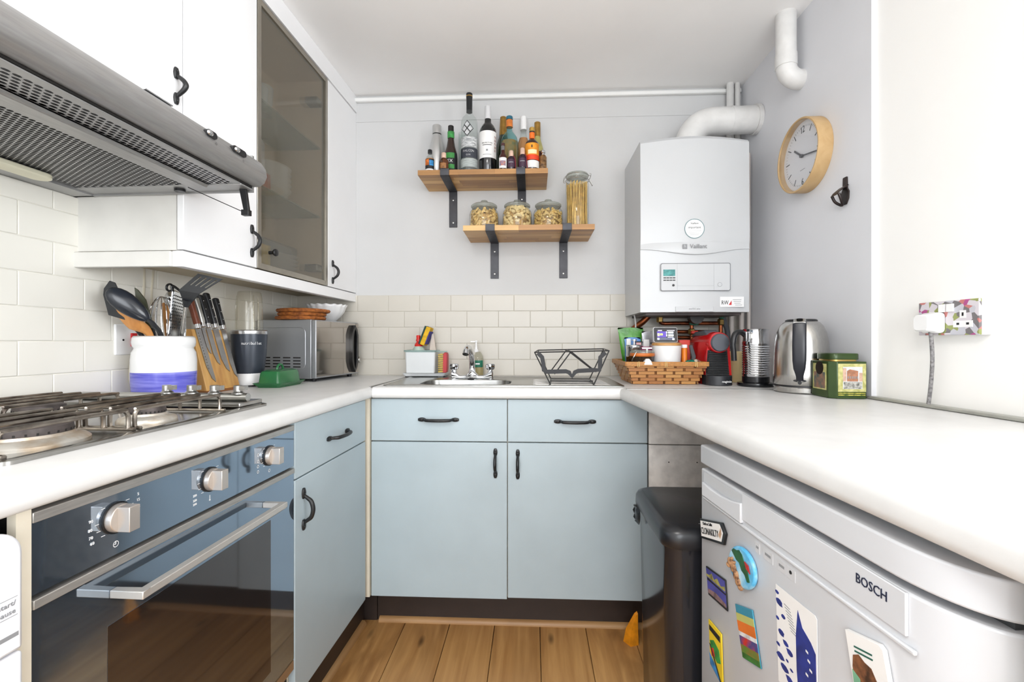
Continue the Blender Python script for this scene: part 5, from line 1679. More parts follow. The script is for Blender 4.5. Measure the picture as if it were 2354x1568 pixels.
def cap(t, r0, r1, z0, z1, m, name='cap'):
    return MB().lathe([(r0, z0), (r0, z0 + (z1 - z0) * 0.1), (r1, z1 - 0.002), (r1 * 0.85, z1)], n=22).build(name, m, t, smooth=True)


# 1 miniature with orange and blue label
t, b = bottle('miniature bottle with orange and blue label at the left end of the shelf', -0.4578, 2.015, [(0.0185, 0), (0.020, 0.004), (0.020, 0.058), (0.015, 0.070), (0.0085, 0.076), (0.0085, 0.086)], CG, fill=0.06, fm=mat('amber_spirit', (176, 110, 40), 0.2, var=0.1))
cap(t, 0.0095, 0.0095, 0.085, 0.102, BLACKP)
lb = curved(t, 0.020, 0.006, 0.056, INK, t)
curved(t, 0.0202, 0.028, 0.054, mat('orange_print', (226, 120, 44), 0.5, var=0.3, scale=60), lb, -68, 0, 'print_panel')
curved(t, 0.0204, 0.026, 0.050, mat('blue_print', (48, 138, 200), 0.5, var=0.3, scale=60), lb, 4, 60, 'print_panel')
curved(t, 0.0203, 0.006, 0.012, PAPER, lb, -66, 60, 'print_panel')
# 2 steel flask
t = thing('steel_flask', 'tall brushed silver drinking flask at the back left of the shelf', 'flask', (-0.4518, 2.135, ZS), group=BG)
FLS = mat('silver_flask', (206, 206, 205), 0.3, 0.75, var=0.04, scale=10)
MB().lathe([(0.034, 0), (0.0365, 0.005), (0.0365, 0.13), (0.034, 0.165), (0.026, 0.195), (0.0205, 0.215), (0.0195, 0.222)], n=36).build('flask_body', FLS, t, smooth=True)
MB().lathe([(0.0185, 0.222), (0.0185, 0.226)], n=24).build('seal', BLACKP, t)
MB().lathe([(0.021, 0.226), (0.021, 0.262), (0.019, 0.266)], n=28).build('cap', FLS, t, smooth=True)
# 3 small corked amber bottle
t, b = bottle('small square amber bottle with pale cork in front of the beer bottle', -0.3951, 2.012, [(0.0195, 0), (0.0205, 0.004), (0.0205, 0.048), (0.018, 0.056), (0.010, 0.060), (0.010, 0.066)], mat('amber_glass_small', (96, 52, 26), 0.12, var=0.3, scale=40), n=4)
cap(t, 0.011, 0.0105, 0.062, 0.086, CORK, 'cork')
curved(t, 0.0206, 0.012, 0.036, mat('tan_label', (158, 108, 62), 0.6, var=0.3, scale=90), t, -40, 40)
# 4 beer bottle
t, b = bottle('brown beer bottle with green neck label', -0.3747, 2.075, [(0.0285, 0), (0.0305, 0.006), (0.0305, 0.088), (0.0285, 0.108), (0.020, 0.138), (0.0150, 0.168), (0.0125, 0.195), (0.0125, 0.212)], BRG)
cap(t, 0.0135, 0.0130, 0.208, 0.235, mat('black_crown_foil', (26, 22, 20), 0.4, var=0.2, scale=60))
nl = curved(t, 0.0152, 0.176, 0.206, mat('green_beer_label', (62, 152, 74), 0.5, var=0.25, scale=60), t, -100, 100)
lb = curved(t, 0.0305, 0.022, 0.104, INK, t, -75, 75)
curved(t, 0.0307, 0.078, 0.102, mat('leaf_green_print', (56, 140, 62), 0.5, var=0.2, scale=50), lb, -50, 40, 'print_panel')
curved(t, 0.0308, 0.030, 0.050, mat('leaf_green_print', (56, 140, 62)), lb, -50, 40, 'print_panel')
ctext('EX', 0.020, 0.0310, 0.064, PAPER, lb)
# 5 tumbler behind
t = thing('tall_tumbler', 'tall clear glass with blue base behind the gin bottle', 'glass', (-0.3345, 2.15, ZS), group=BG)
MB().lathe([(0.016, 0), (0.0175, 0.235), (0.0165, 0.235), (0.015, 0.01)], n=24).build('glass_body', CG, t, smooth=True)
MB().lathe([(0.0165, 0.002), (0.0172, 0.06)], n=24).build('blue_band', mat('blue_glass_band', (58, 70, 140), 0.2, var=0.1), t, smooth=True)
# 6 clear gin bottle
t, b = bottle('clear gin bottle with black diamond emblem and tall black stopper', -0.2885, 2.065, [(0.036, 0), (0.038, 0.006), (0.038, 0.228), (0.0365, 0.246), (0.031, 0.262), (0.020, 0.274), (0.0150, 0.280), (0.0145, 0.296)], CG)
cap(t, 0.0135, 0.0145, 0.290, 0.376, BLACKP, 'stopper')
MB().lathe([(0.0149, 0.360), (0.0149, 0.3635)], n=22).build('gold_band', GOLDC, t)
lb = curved(t, 0.038, 0.072, 0.116, mat('slate_label', (52, 56, 66), 0.5, var=0.15, scale=50), t, -80, 80)
ctext('FALCON', 0.014, 0.0386, 0.101, mat('silver_print', (196, 198, 200), 0.5, var=0.03), lb)
ctext('GIN', 0.010, 0.0386, 0.083, mat('silver_print', (196, 198, 200)), lb)
curved(t, 0.0383, 0.030, 0.068, mat('pale_sage_label', (188, 196, 194), 0.5, var=0.3, scale=30, stretch=(1, 1, 20)), t, -80, 80, 'base_label')
curved(t, 0.0381, 0.119, 0.165, mat('engraved_scene', (212, 214, 214), 0.5, var=0.5, scale=60, stretch=(1, 1, 5), col2=(110, 114, 118)), t, -70, 70, 'etched_scene')
dia = MB()


def on_cyl(r, ang, z):
    a = math.radians(-90 + ang)
    return (r * math.cos(a), r * math.sin(a), z)


def diamond(c0, z0, sa, sz, r):
    nn_ = 6
    rows = []
    for k in range(-nn_, nn_ + 1):
        w = (1 - abs(k) / nn_)
        rows.append([on_cyl(r, c0 - sa * w, z0 + sz * k / nn_), on_cyl(r, c0, z0 + sz * k / nn_), on_cyl(r, c0 + sa * w, z0 + sz * k / nn_)])
    return rows


em = MB().loft(diamond(-7, 0.202, 44, 0.036, 0.0386), False, False, closed=False).build('diamond_emblem', INK, t)
for da, dz in ((0, 0.0175), (0, -0.0175), (-21, 0), (21, 0)):
    MB().loft(diamond(-7 + da, 0.202 + dz, 17, 0.0135, 0.0390), False, False, closed=False).build('emblem_cell', mat('emblem_silver', (206, 208, 210), 0.4, var=0.15, scale=120), em)
# 7 red wine bottle
t, b = bottle('dark red wine bottle with large white label and white capsule', -0.2045, 2.07, [(0.037, 0), (0.0395, 0.006), (0.0395, 0.190), (0.037, 0.208), (0.027, 0.228), (0.0165, 0.240), (0.0148, 0.252), (0.0145, 0.268)], DKG)
cap(t, 0.0152, 0.0135, 0.258, 0.318, mat('white_capsule', (214, 214, 216), 0.35, var=0.03), 'capsule')
lb = curved(t, 0.0395, 0.071, 0.192, PAPER, t, -78, 78)
ctext('PRIMITIVO', 0.0085, 0.0402, 0.136, INK, lb)
curved(t, 0.0399, 0.1265, 0.1290, INK, lb, -30, 30, 'print_panel')
curved(t, 0.0399, 0.100, 0.108, GREYINK, lb, -6, 6, 'print_panel')
curved(t, 0.0399, 0.084, 0.086, GREYINK, lb, -28, 28, 'print_panel')
for k in range(5):
    curved(t, 0.0399, 0.100 + 0.015 * k, 0.111 + 0.015 * k, mat('rose_pattern', (176, 150, 146), 0.6, var=0.3, scale=100, col2=(226, 218, 214)), lb, 50, 70, 'pattern_motif')
# 8 champagne with gold foil
t, b = bottle('green sparkling wine bottle with gold foil behind the whisky', -0.1395, 2.155, [(0.036, 0), (0.038, 0.006), (0.038, 0.14), (0.032, 0.175), (0.020, 0.215), (0.016, 0.24), (0.0155, 0.262)], GRG)
cap(t, 0.0195, 0.0150, 0.205, 0.309, GOLD, 'foil')
# 9 whisky in turquoise glass
t, b = bottle('round shouldered turquoise glass whisky bottle with orange and blue cap', -0.1065, 2.075, [(0.037, 0), (0.040, 0.005), (0.041, 0.13), (0.040, 0.152), (0.034, 0.176), (0.021, 0.195), (0.0130, 0.204), (0.0125, 0.226)], glass('turquoise_glass', (206, 236, 236), 1.0, 0.07, (90, 170, 170)), fill=0.155, fm=mat('whisky', (216, 122, 38), 0.2, var=0.25, scale=40, col2=(150, 110, 60)))
cap(t, 0.0155, 0.0150, 0.222, 0.256, mat('orange_cap_band', (216, 122, 48), 0.4, var=0.15, scale=50), 'cap_band')
MB().lathe([(0.0156, 0.256), (0.0150, 0.270), (0.013, 0.272)], n=22).build('cap_top', mat('petrol_cap', (38, 104, 128), 0.35, var=0.1), t, smooth=True)
# 10-12 miniatures in front
t, b = bottle('miniature bottle with picture on white label', -0.1315, 2.002, [(0.016, 0), (0.0172, 0.003), (0.0172, 0.056), (0.013, 0.068), (0.0080, 0.076), (0.0078, 0.10)], mat('dark_red_glass', (66, 26, 20), 0.12, var=0.2))
cap(t, 0.0082, 0.0082, 0.088, 0.108, mat('clear_grey_cap', (120, 118, 118), 0.25, 0.3, var=0.1))
MB().lathe([(0.0085, 0.108), (0.0085, 0.118), (0.006, 0.120)], n=16).build('cap_top', mat('oxblood_cap', (70, 26, 26), 0.4, var=0.1), t, smooth=True)
lb = curved(t, 0.0172, 0.006, 0.052, PAPER, t)
curved(t, 0.0174, 0.016, 0.038, mat('picture_print', (190, 130, 110), 0.6, var=0.6, scale=120, col2=(76, 110, 160)), lb, -50, 45, 'picture')
for k, (xx, yy, h, lbt) in enumerate(((-0.0952, 2.004, 0.086, 'miniature sloe bottle with pale cork and purple label'), (-0.0457, 2.002, 0.096, 'miniature bottle with cork and red ribbon at its neck'))):
    t, b = bottle(lbt, xx, yy, [(0.0165, 0), (0.018, 0.003), (0.018, h * 0.55), (0.016, h * 0.63), (0.0085, h * 0.68), (0.0085, h * 0.78)], mat('plum_glass', (44, 26, 40), 0.12, var=0.2, scale=30))
    cap(t, 0.0105, 0.0095, h * 0.70, h, CORK, 'cork')
    lb = curved(t, 0.018, 0.010, h * 0.5, mat('plum_label', (66, 40, 62), 0.5, var=0.1), t, -60, 60)
    curved(t, 0.0182, h * 0.34, h * 0.38, GREYINK, lb, -34, 34, 'print_panel')
    MB().tube(smooth_path([(0.011, -0.006, h * 0.72), (0.0175, -0.013, h * 0.5), (0.020, -0.012, h * 0.2), (0.022, -0.010, 0.002)], 4), 0.0022, 6).build('ribbon', mat('crimson_ribbon', (120, 22, 44), 0.5, var=0.1), t, smooth=True)
# 13 rose wine
t, b = bottle('tall rose wine bottle with white cap at the back', -0.0445, 2.155, [(0.034, 0), (0.0365, 0.006), (0.0365, 0.14), (0.033, 0.168), (0.021, 0.200), (0.0145, 0.22), (0.0138, 0.26)], CG, fill=0.205, fm=mat('rose_wine', (196, 132, 74), 0.2, var=0.06))
cap(t, 0.0155, 0.0148, 0.245, 0.309, WHITEP)
# 14 orange label rum
t, b = bottle('dark bottle with bright orange label and gold cap at the right', -0.0039, 2.03, [(0.029, 0), (0.031, 0.005), (0.031, 0.116), (0.028, 0.130), (0.016, 0.141), (0.0110, 0.147), (0.0108, 0.172)], mat('dark_rum_glass', (50, 26, 16), 0.1, var=0.15, coat=0.4))
cap(t, 0.0122, 0.0118, 0.180, 0.198, GOLDC)
MB().lathe([(0.0118, 0.174), (0.0118, 0.182)], n=20).build('seal', INK, t, smooth=True)
OR = mat('bright_orange_label', (240, 128, 28), 0.5, var=0.3, scale=26, col2=(232, 84, 24))
curved(t, 0.0115, 0.147, 0.174, OR, t, -110, 110, 'neck_label')
lb = curved(t, 0.031, 0.046, 0.120, mat('amber_yellow_label', (244, 156, 34), 0.5, var=0.25, scale=24), t, -80, 80)
curved(t, 0.0313, 0.046, 0.068, mat('red_orange_print', (228, 66, 24), 0.5, var=0.1), lb, -80, 80, 'print_panel')
curved(t, 0.0312, 0.072, 0.090, mat('cream_print', (246, 226, 176), 0.5, var=0.1), lb, -34, 40, 'print_panel')
curved(t, 0.0312, 0.012, 0.043, PAPER, t, -80, 80, 'base_label')
curved(t, 0.0316, 0.098, 0.110, INK, lb, -5, 4, 'print_panel')
# 15 second sparkling bottle
t, b = bottle('pale sparkling wine bottle with gold wrapped cork behind the orange label', 0.0215, 2.16, [(0.030, 0), (0.032, 0.006), (0.032, 0.12), (0.027, 0.160), (0.017, 0.195), (0.0125, 0.22), (0.012, 0.24)], mat('pale_green_glass', (186, 178, 106), 0.15, var=0.2, scale=20))
cap(t, 0.0145, 0.0145, 0.215, 0.283, GOLD, 'foil')
# 16 squared bottle with glass stopper
t, b = bottle('small ribbed amber bottle with clear stopper at the right shelf end', 0.0445, 2.035, [(0.0165, 0), (0.0175, 0.003), (0.0175, 0.066), (0.013, 0.074), (0.009, 0.078)], mat('ribbed_amber', (142, 106, 66), 0.15, var=0.45, scale=70, col2=(70, 46, 26)))
MB().lathe([(0.0085, 0.076), (0.0085, 0.082), (0.0120, 0.086), (0.0120, 0.094), (0.009, 0.098)], n=18).build('stopper', CHROME, t, smooth=True)
t = thing('ribbon_bag', 'small crimson gauze bag between the orange label and the wall', 'bag', (0.0305, 2.065, ZS), group=BG)
MB().loft([[(0.010 * math.cos(a) * s_, 0.008 * math.sin(a) * s_, h) for a in [2 * PI * k / 12 for k in range(12)]] for h, s_ in ((0.0, 1.0), (0.03, 1.15), (0.065, 0.75), (0.075, 0.5), (0.105, 1.25))]).build('gauze', mat('crimson_gauze', (112, 24, 40), 0.7, var=0.3, scale=60), t, smooth=True)

# ---- pasta jars on the lower shelf
ZL = 1.5557 + 0.0225 + 0.0004
JG = 'glass jars of pasta on the lower wall shelf'
JAR = glass('jar_glass', (250, 251, 250), 1.0, 0.012, (235, 238, 236))
PAS = [mat('pasta_%d' % k, c, 0.55, var=0.18, scale=60) for k, c in enumerate(((226, 192, 124), (232, 206, 148), (220, 186, 112)))]


def pasta(parent, r, h, kind, n, seed):
    rg = random.Random(seed)
    mb = MB()
    for k in range(n):
        a = rg.uniform(0, 2 * PI)
        rad = r * math.sqrt(rg.uniform(0.25, 1)) * 0.93
        z = 0.010 + (h - 0.016) * rg.random()
        c = Vector((rad * math.cos(a), rad * math.sin(a), z))
        i0 = len(mb.v)
        ln = {'penne': 0.015, 'shell': 0.010, 'twist': 0.010}[kind]
        if kind == 'penne':
            mb.tube([(-ln, 0, 0), (ln, 0, 0)], 0.0048, 7)
        elif kind == 'shell':
            mb.ell((0, 0, 0), 0.0125, 0.009, 0.0078, 8, 5)
        else:
            mb.tube([(-ln, 0, 0.002), (-ln * 0.3, 0.003, 0), (ln * 0.4, -0.002, 0.001), (ln, 0.002, 0)], 0.0042, 6)
        M_ = Matrix.Translation(c) @ Matrix.Rotation(rg.uniform(0, 6.28), 4, 'Z') @ Matrix.Rotation(rg.uniform(-1.0, 1.0), 4, 'Y')
        for i in range(i0, len(mb.v)):
            v = M_ @ mb.v[i]
            q_ = math.hypot(v.x, v.y)
            lim = r * 0.965 if v.z < 0.080 else max(0.050, r * 0.965 - (v.z - 0.080) * 0.45)
            if q_ > lim:
                v.x *= lim / q_
                v.y *= lim / q_
            v.z = max(v.z, 0.0045)
            mb.v[i] = v
    o = mb.build('pasta', PAS[{'penne': 0, 'shell': 1, 'twist': 2}[kind]], parent, smooth=True)
    o['kind'] = 'stuff'
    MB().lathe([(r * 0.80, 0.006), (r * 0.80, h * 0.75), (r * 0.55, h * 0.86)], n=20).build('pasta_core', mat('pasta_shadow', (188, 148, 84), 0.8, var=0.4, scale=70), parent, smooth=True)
    return o


for k, (xx, lbt, kind, h, n) in enumerate(((-0.2215, 'leftmost round glass jar two thirds full of penne', 'penne', 0.092, 300), (-0.0712, 'middle round glass jar filled to the top with shell pasta', 'shell', 0.108, 280), (0.0690, 'third round glass jar half full of twisted pasta', 'twist', 0.088, 400))):
    t = thing('storage_jar', lbt, 'jar', (xx, 2.072, ZL), group=JG)
    MB().lathe([(0.055, 0), (0.063, 0.004), (0.0665, 0.014), (0.067, 0.072), (0.064, 0.086), (0.056, 0.097), (0.0545, 0.104), (0.057, 0.106)], n=44, cap1=False).build('glass_body', JAR, t, smooth=True, angle=180)
    pasta(t, 0.0655, h, kind, n, 20 + k)
    ld = MB().lathe([(0.0575, 0.1065), (0.0595, 0.109), (0.0595, 0.1145), (0.055, 0.119), (0.038, 0.1245), (0.017, 0.127), (0.013, 0.130), (0.0165, 0.135), (0.0145, 0.139), (0.006, 0.1405)], n=40).build('lid', glass('grey_glass_lid', (232, 234, 230), 1.0, 0.30, (190, 193, 184)), t, smooth=True)
    MB().lathe([(0.0555, 0.1035), (0.0560, 0.1065)], n=40, cap0=False, cap1=False).build('seal', mat('grey_seal', (150, 150, 140), 0.5, var=0.05), t, smooth=True)
t = thing('spaghetti_jar', 'tall clip top glass jar of spaghetti on the lower shelf', 'jar', (0.1995, 2.07, ZL), group=JG)
MB().lathe([(0.045, 0), (0.050, 0.004), (0.052, 0.012), (0.052, 0.205), (0.049, 0.218), (0.045, 0.226), (0.0465, 0.232)], n=40, cap1=False).build('glass_body', JAR, t, smooth=True, angle=180)
rg = random.Random(8)
mb = MB()
for k in range(150):
    a = rg.uniform(0, 2 * PI)
    r0 = 0.047 * math.sqrt(rg.random())
    a2 = a + rg.uniform(-0.25, 0.25)
    r1 = min(0.047, r0 + rg.uniform(-0.006, 0.006))
    mb.tube([(r0 * math.cos(a), r0 * math.sin(a), 0.006), (r1 * math.cos(a2), r1 * math.sin(a2), 0.196 + rg.uniform(0, 0.018))], 0.0017, 5)
o = mb.build('spaghetti', mat('spaghetti', (226, 186, 96), 0.5, var=0.2, scale=40), t, smooth=True)
o['kind'] = 'stuff'
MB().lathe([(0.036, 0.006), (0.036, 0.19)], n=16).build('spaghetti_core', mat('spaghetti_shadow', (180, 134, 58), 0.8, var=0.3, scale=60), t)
MB().lathe([(0.0485, 0.233), (0.050, 0.236), (0.050, 0.246), (0.047, 0.252), (0.036, 0.2555), (0.012, 0.2565)], n=36).build('lid', glass('grey_glass_lid', (196, 198, 190)), t, smooth=True)
wr_ = MB()
for z in (0.222, 0.243):
    wr_.tube([(0.0515 * math.cos(2 * PI * k / 28), 0.0515 * math.sin(2 * PI * k / 28), z) for k in range(28)], 0.0013, 6, closed=True)
for sy in (-0.012, 0.012):
    wr_.tube(smooth_path([(0.050, sy, 0.222), (0.058, sy, 0.236), (0.060, sy, 0.250), (0.053, sy, 0.252)], 4), 0.0014, 6)
    wr_.tube(smooth_path([(0.052, sy, 0.230), (0.062, sy * 0.8, 0.215), (0.068, sy * 0.6, 0.202)], 4), 0.0014, 6)
    wr_.tube(smooth_path([(-0.050, sy, 0.243), (-0.060, sy, 0.232), (-0.060, sy, 0.220), (-0.052, sy, 0.219)], 4), 0.0014, 6)
wr_.tube([(0.068, -0.0072, 0.202), (0.068, 0.0072, 0.202)], 0.0014, 6)
wr_.build('wire_clip', STEEL, t, smooth=True)


# ================================================================== right-hand counter
# pipework below the boiler
COP = mat('tarnished_copper', (150, 84, 52), 0.35, 0.9, var=0.35, scale=22, col2=(84, 44, 30))
BRS = mat('brass_fitting', (150, 122, 70), 0.35, 0.9, var=0.3, scale=30)
VERD = mat('verdigris', (70, 138, 112), 0.7, var=0.3, scale=40)
t = thing('boiler_pipework', 'tangle of copper pipes and brass valves under the boiler', 'pipework', (0.66, 2.12, 0.9135))


def cpipe(pts, r, m=COP, name='copper_pipe'):
    return MB(t).tube(smooth_path(pts, 5), r, 12).build(name, m, t, smooth=True)


cpipe([(0.575, 2.1, 1.197), (0.575, 2.1, 1.172), (0.59, 2.1, 1.160), (0.65, 2.1, 1.160), (0.83, 2.1, 1.160)], 0.0085)
cpipe([(0.846, 2.1, 1.20), (0.846, 2.1, 1.05), (0.846, 2.1, 0.915)], 0.0085)
cpipe([(0.525, 2.09, 1.198), (0.50, 2.1, 1.168), (0.462, 2.12, 1.135), (0.452, 2.12, 1.11), (0.452, 2.12, 0.914)], 0.014)
cpipe([(0.60, 2.14, 1.125), (0.66, 2.14, 1.123), (0.84, 2.14, 1.122)], 0.0085)
cpipe([(0.717, 2.1, 1.198), (0.717, 2.1, 1.10), (0.717, 2.1, 0.914)], 0.0085)
cpipe([(0.59, 2.12, 1.1), (0.70, 2.12, 1.096), (0.83, 2.13, 1.093)], 0.0085)
cpipe([(0.855, 2.1, 1.198), (0.868, 2.11, 1.16), (0.89, 2.13, 1.10), (0.89, 2.14, 0.914)], 0.011, mat('grey_hose', (84, 88, 94), 0.6, var=0.1), 'condensate_hose')
for k, (xx, r_) in enumerate(((0.915, 0.011), (0.947, 0.011), (0.965, 0.008))):
    MB(t).tube([(xx, 2.15 - 0.03 * k, 1.92), (xx, 2.15 - 0.03 * k, 0.914)], r_, 12).build('white_pipe', mat('aged_white_pipe', (206, 198, 192), 0.45, var=0.06, scale=10), t, smooth=True)
for xx, zz in ((0.717, 1.165), (0.846, 1.165), (0.575, 1.178), (0.717, 1.122)):
    MB(t).lathe([(0.012, -0.014), (0.015, -0.010), (0.015, 0.010), (0.012, 0.014)], (xx, 2.1, zz), 'z', 6).build('compression_nut', BRS, t)
MB(t).ell((0.722, 2.085, 1.158), 0.022, 0.012, 0.008, 14, 8).build('verdigris_joint', VERD, t, smooth=True)
MB(t).ell((0.846, 2.09, 1.186), 0.011, 0.011, 0.008, 12, 8).build('verdigris_joint', VERD, t, smooth=True)
MB(t).box(0.703, 0.733, 2.06, 2.075, 1.112, 1.126).build('red_lever', mat('red_valve_lever', (216, 52, 34), 0.4, var=0.1), t, bevel=0.003)
MB(t).lathe([(0.030, 2.03), (0.030, 2.07)], (0.717, 0, 1.185), 'y', 20).build('pressure_gauge', mat('dark_gauge', (44, 38, 36), 0.4, var=0.3, scale=60), t, smooth=True)
MB(t).box(0.47, 0.86, 1.93, 2.19, 1.187, 1.197).build('base_plate', mat('boiler_base_plate', (96, 88, 86), 0.5, 0.4, var=0.25, scale=14), t)
o = MB().tube(smooth_path([(0.0, 0, 0.285), (0.006, 0, 0.24), (0.004, 0, 0.20), (0.006, 0, 0.12), (0.002, 0.01, 0.0)], 5), 0.0035, 8).build('boiler_cable', mat('grey_white_cable', (200, 198, 196), 0.5, var=0.05), smooth=True)
place(o, (0.452, 2.06, 0.9135))
tag(o, 'pale cable dropping from the left corner of the boiler', 'cable')

# ---- woven basket
t = thing('bamboo_basket', 'woven bamboo basket full of tea and coffee things under the boiler', 'basket', (0.505, 1.9, 0.9135))
BAM = [mat('bamboo_slat_%d' % k, c, 0.45, var=0.3, scale=30, stretch=(3, 3, 20)) for k, c in enumerate(((192, 130, 58), (176, 112, 46), (204, 146, 74)))]
BAMD = mat('bamboo_shade_side', (150, 88, 44), 0.5, var=0.35, scale=40)
z0, z1 = 0.9140, 0.9900
c_b = [(0.388, 1.785), (0.628, 1.785), (0.628, 2.005), (0.388, 2.005)]
c_t = [(0.356, 1.752), (0.655, 1.752), (0.655, 2.035), (0.356, 2.035)]
ln_ = MB(t)
ib = [(p[0] * 0.98 + 0.508 * 0.02, p[1] * 0.98 + 1.895 * 0.02, z0 + 0.004) for p in c_b]
it = [(p[0] * 0.98 + 0.508 * 0.02, p[1] * 0.98 + 1.895 * 0.02, z1) for p in c_t]
ln_.loft([[(p[0], p[1], z0) for p in c_b], [(p[0], p[1], z1) for p in c_t], it, ib]).build('liner', mat('bamboo_liner', (128, 80, 38), 0.6, var=0.3, scale=30), t)
uslat = {}
ROWS = 6
rb = random.Random(4)
for side in range(4):
    A0, A1 = c_b[side], c_b[(side + 1) % 4]
    B0, B1 = c_t[side], c_t[(side + 1) % 4]
    for r in range(ROWS):
        f = (r + 0.5) / ROWS
        p0 = Vector((A0[0] + (B0[0] - A0[0]) * f, A0[1] + (B0[1] - A0[1]) * f, z0 + (z1 - z0) * f))
        p1 = Vector((A1[0] + (B1[0] - A1[0]) * f, A1[1] + (B1[1] - A1[1]) * f, z0 + (z1 - z0) * f))
        dv = (p1 - p0)
        ln = dv.length
        dv.normalize()
        outv = Vector((dv.y, -dv.x, 0))
        npc = 4 if side % 2 == 0 else 3
        w = ln / npc
        s = -w * 0.5 * (r % 2)
        k = 0
        while s < ln - 0.004:
            a, b = max(s, 0), min(s + w * 0.86, ln)
            if b - a > 0.006:
                mi = rb.randrange(3)
                if mi not in uslat:
                    so = MB().box(-0.5, 0.5, -0.0014, 0.0014, -0.0056, 0.0056).build('slat', BAM[mi], t)
                    uslat[mi] = so
                    o = so
                else:
                    o = uslat[mi].copy()
                    COL.objects.link(o)
                o.location = p0 + dv * ((a + b) / 2) + outv * 0.0016 - BASE[t.name]
                o.rotation_euler = (0, 0, math.atan2(dv.y, dv.x))
                o.scale = (b - a, 1, 1)
            s += w
            k += 1
for side in range(4):
    B0, B1 = Vector(c_t[side] + (0.993,)), Vector(c_t[(side + 1) % 4] + (0.993,))
    dv = (B1 - B0).normalized()
    outv = Vector((dv.y, -dv.x, 0))
    MB(t).obox((B0 + B1) / 2 + outv * 0.004, dv * ((B1 - B0).length / 2 + 0.004), outv * 0.003, (0, 0, 0.0085)).build('rim_band', BAM[0], t, bevel=0.001)
for xx in (0.395, 0.498, 0.61):
    MB(t).tube([(xx, 1.744, 0.983), (xx, 1.743, 1.000), (xx + 0.006, 1.746, 1.003), (xx + 0.006, 1.743, 0.983)], 0.0013, 6).build('rim_binding', mat('pale_cane', (226, 196, 130), 0.5, var=0.1), t, smooth=True)


def pouch(name, label, x0, x1, y, zb, zt, m, cat='packet', puff=0.018, crimp=0.010, rot=0.0, prints=(), lean=0.0):
    xc = (x0 + x1) / 2
    t = thing(name, label, cat, (xc, y, zb), None, rot)
    w = (x1 - x0) / 2
    h = zt - zb
    rings = []
    for f in (0.0, 0.05, 0.2, 0.5, 0.75, 0.9, 0.96, 1.0):
        d = puff * math.sin(PI * min(1, f * 0.8 + 0.2)) if f < 0.95 else 0.0012
        ring_ = []
        for k in range(20):
            a = 2 * PI * k / 20
            ca, sa = math.cos(a), math.sin(a)
            wob = 1 + 0.02 * math.sin(5 * a + 9 * f)
            ring_.append((lean * f + w * math.copysign(abs(ca) ** 0.6, ca) * wob, max(d, 0.0012) * sa, h * f + 0.004 * math.sin(3 * a) * (1 if f > 0.9 else 0)))
        rings.append(ring_)
    MB().loft(rings).build('pouch_body', m, t, smooth=True)
    b = t.children[0]
    for (a, bq, c, d, mm_) in prints:
        MB().box(a, bq, -puff - 0.0016, -puff * 0.55, c, d).build('print_panel', mm_, b, bevel=0.001)
    return t


ZBK = 0.9195
GBAG = mat('green_foil_bag', (76, 156, 36), 0.3, var=0.4, scale=16, col2=(28, 92, 24), bump=0.5, bscale=40)
pouch('coffee_bag', 'bright green foil bag at the back left of the basket', 0.398, 0.506, 1.985, ZBK, 1.134, GBAG, puff=0.012, lean=-0.034)
pouch('tea_packet', 'blue packet with white corner in front of the green bag', 0.398, 0.466, 1.962, ZBK + 0.002, 1.092, mat('blue_packet', (74, 130, 196), 0.35, var=0.1), puff=0.008, lean=-0.01,
      prints=((-0.036, -0.018, 0.128, 0.168, PAPER), (0.004, 0.026, 0.142, 0.152, mat('pink_print', (226, 176, 176), 0.5, var=0.1)), (-0.004, 0.032, 0.152, 0.157, INK)))
pouch('grey_pouch', 'grey and white snack pouch behind the energy display', 0.462, 0.525, 1.965, ZBK + 0.002, 1.118, mat('grey_pouch_foil', (186, 186, 192), 0.3, 0.2, var=0.35, scale=22, bump=0.3, bscale=40), puff=0.010,
      prints=((-0.026, -0.002, 0.10, 0.165, PAPER), (0.004, 0.026, 0.12, 0.140, mat('rose_print', (208, 168, 160), 0.5, var=0.2, scale=60)), (0.002, 0.028, 0.148, 0.152, INK)))
t = thing('steel_tin', 'round polished steel tin in the left of the basket', 'tin', (0.420, 1.915, ZBK))
MB().lathe([(0.032, 0), (0.0335, 0.003), (0.0335, 0.128), (0.0345, 0.130), (0.0345, 0.142), (0.032, 0.144), (0.012, 0.145)], n=32).build('tin_body', CHROME, t, smooth=True)
MB().lathe([(0.006, 0.145), (0.0035, 0.150), (0.0035, 0.160), (0.011, 0.162), (0.010, 0.167)], n=16).build('knob', CHROME, t, smooth=True)
t = thing('clip_jar', 'low clip top glass jar with orange rubber seal in the basket', 'jar', (0.434, 1.838, ZBK))
MB().lathe([(0.040, 0), (0.042, 0.004), (0.042, 0.094), (0.045, 0.100)], n=32, cap1=False).build('glass_body', glass('smoky_jar_glass', (196, 190, 180), 1.0, 0.25, (120, 100, 80)), t, smooth=True)
MB().lathe([(0.038, 0.004), (0.038, 0.080)], n=24).build('ground_coffee', mat('ground_coffee', (72, 46, 30), 0.9, var=0.3, scale=90), t, smooth=True)
MB().lathe([(0.046, 0.100), (0.048, 0.103), (0.048, 0.110), (0.046, 0.113)], n=32).build('rubber_seal', mat('orange_rubber', (206, 112, 44), 0.5, var=0.1), t, smooth=True)
MB().lathe([(0.047, 0.113), (0.047, 0.118), (0.040, 0.124), (0.012, 0.126)], n=32).build('lid', glass('grey_glass_lid', (196, 198, 190)), t, smooth=True)
MB().tube(smooth_path([(-0.030, -0.034, 0.118), (-0.040, -0.037, 0.10), (-0.046, -0.030, 0.08), (-0.040, -0.024, 0.07)], 4), 0.0018, 6).build('wire_clip', STEEL, t, smooth=True)
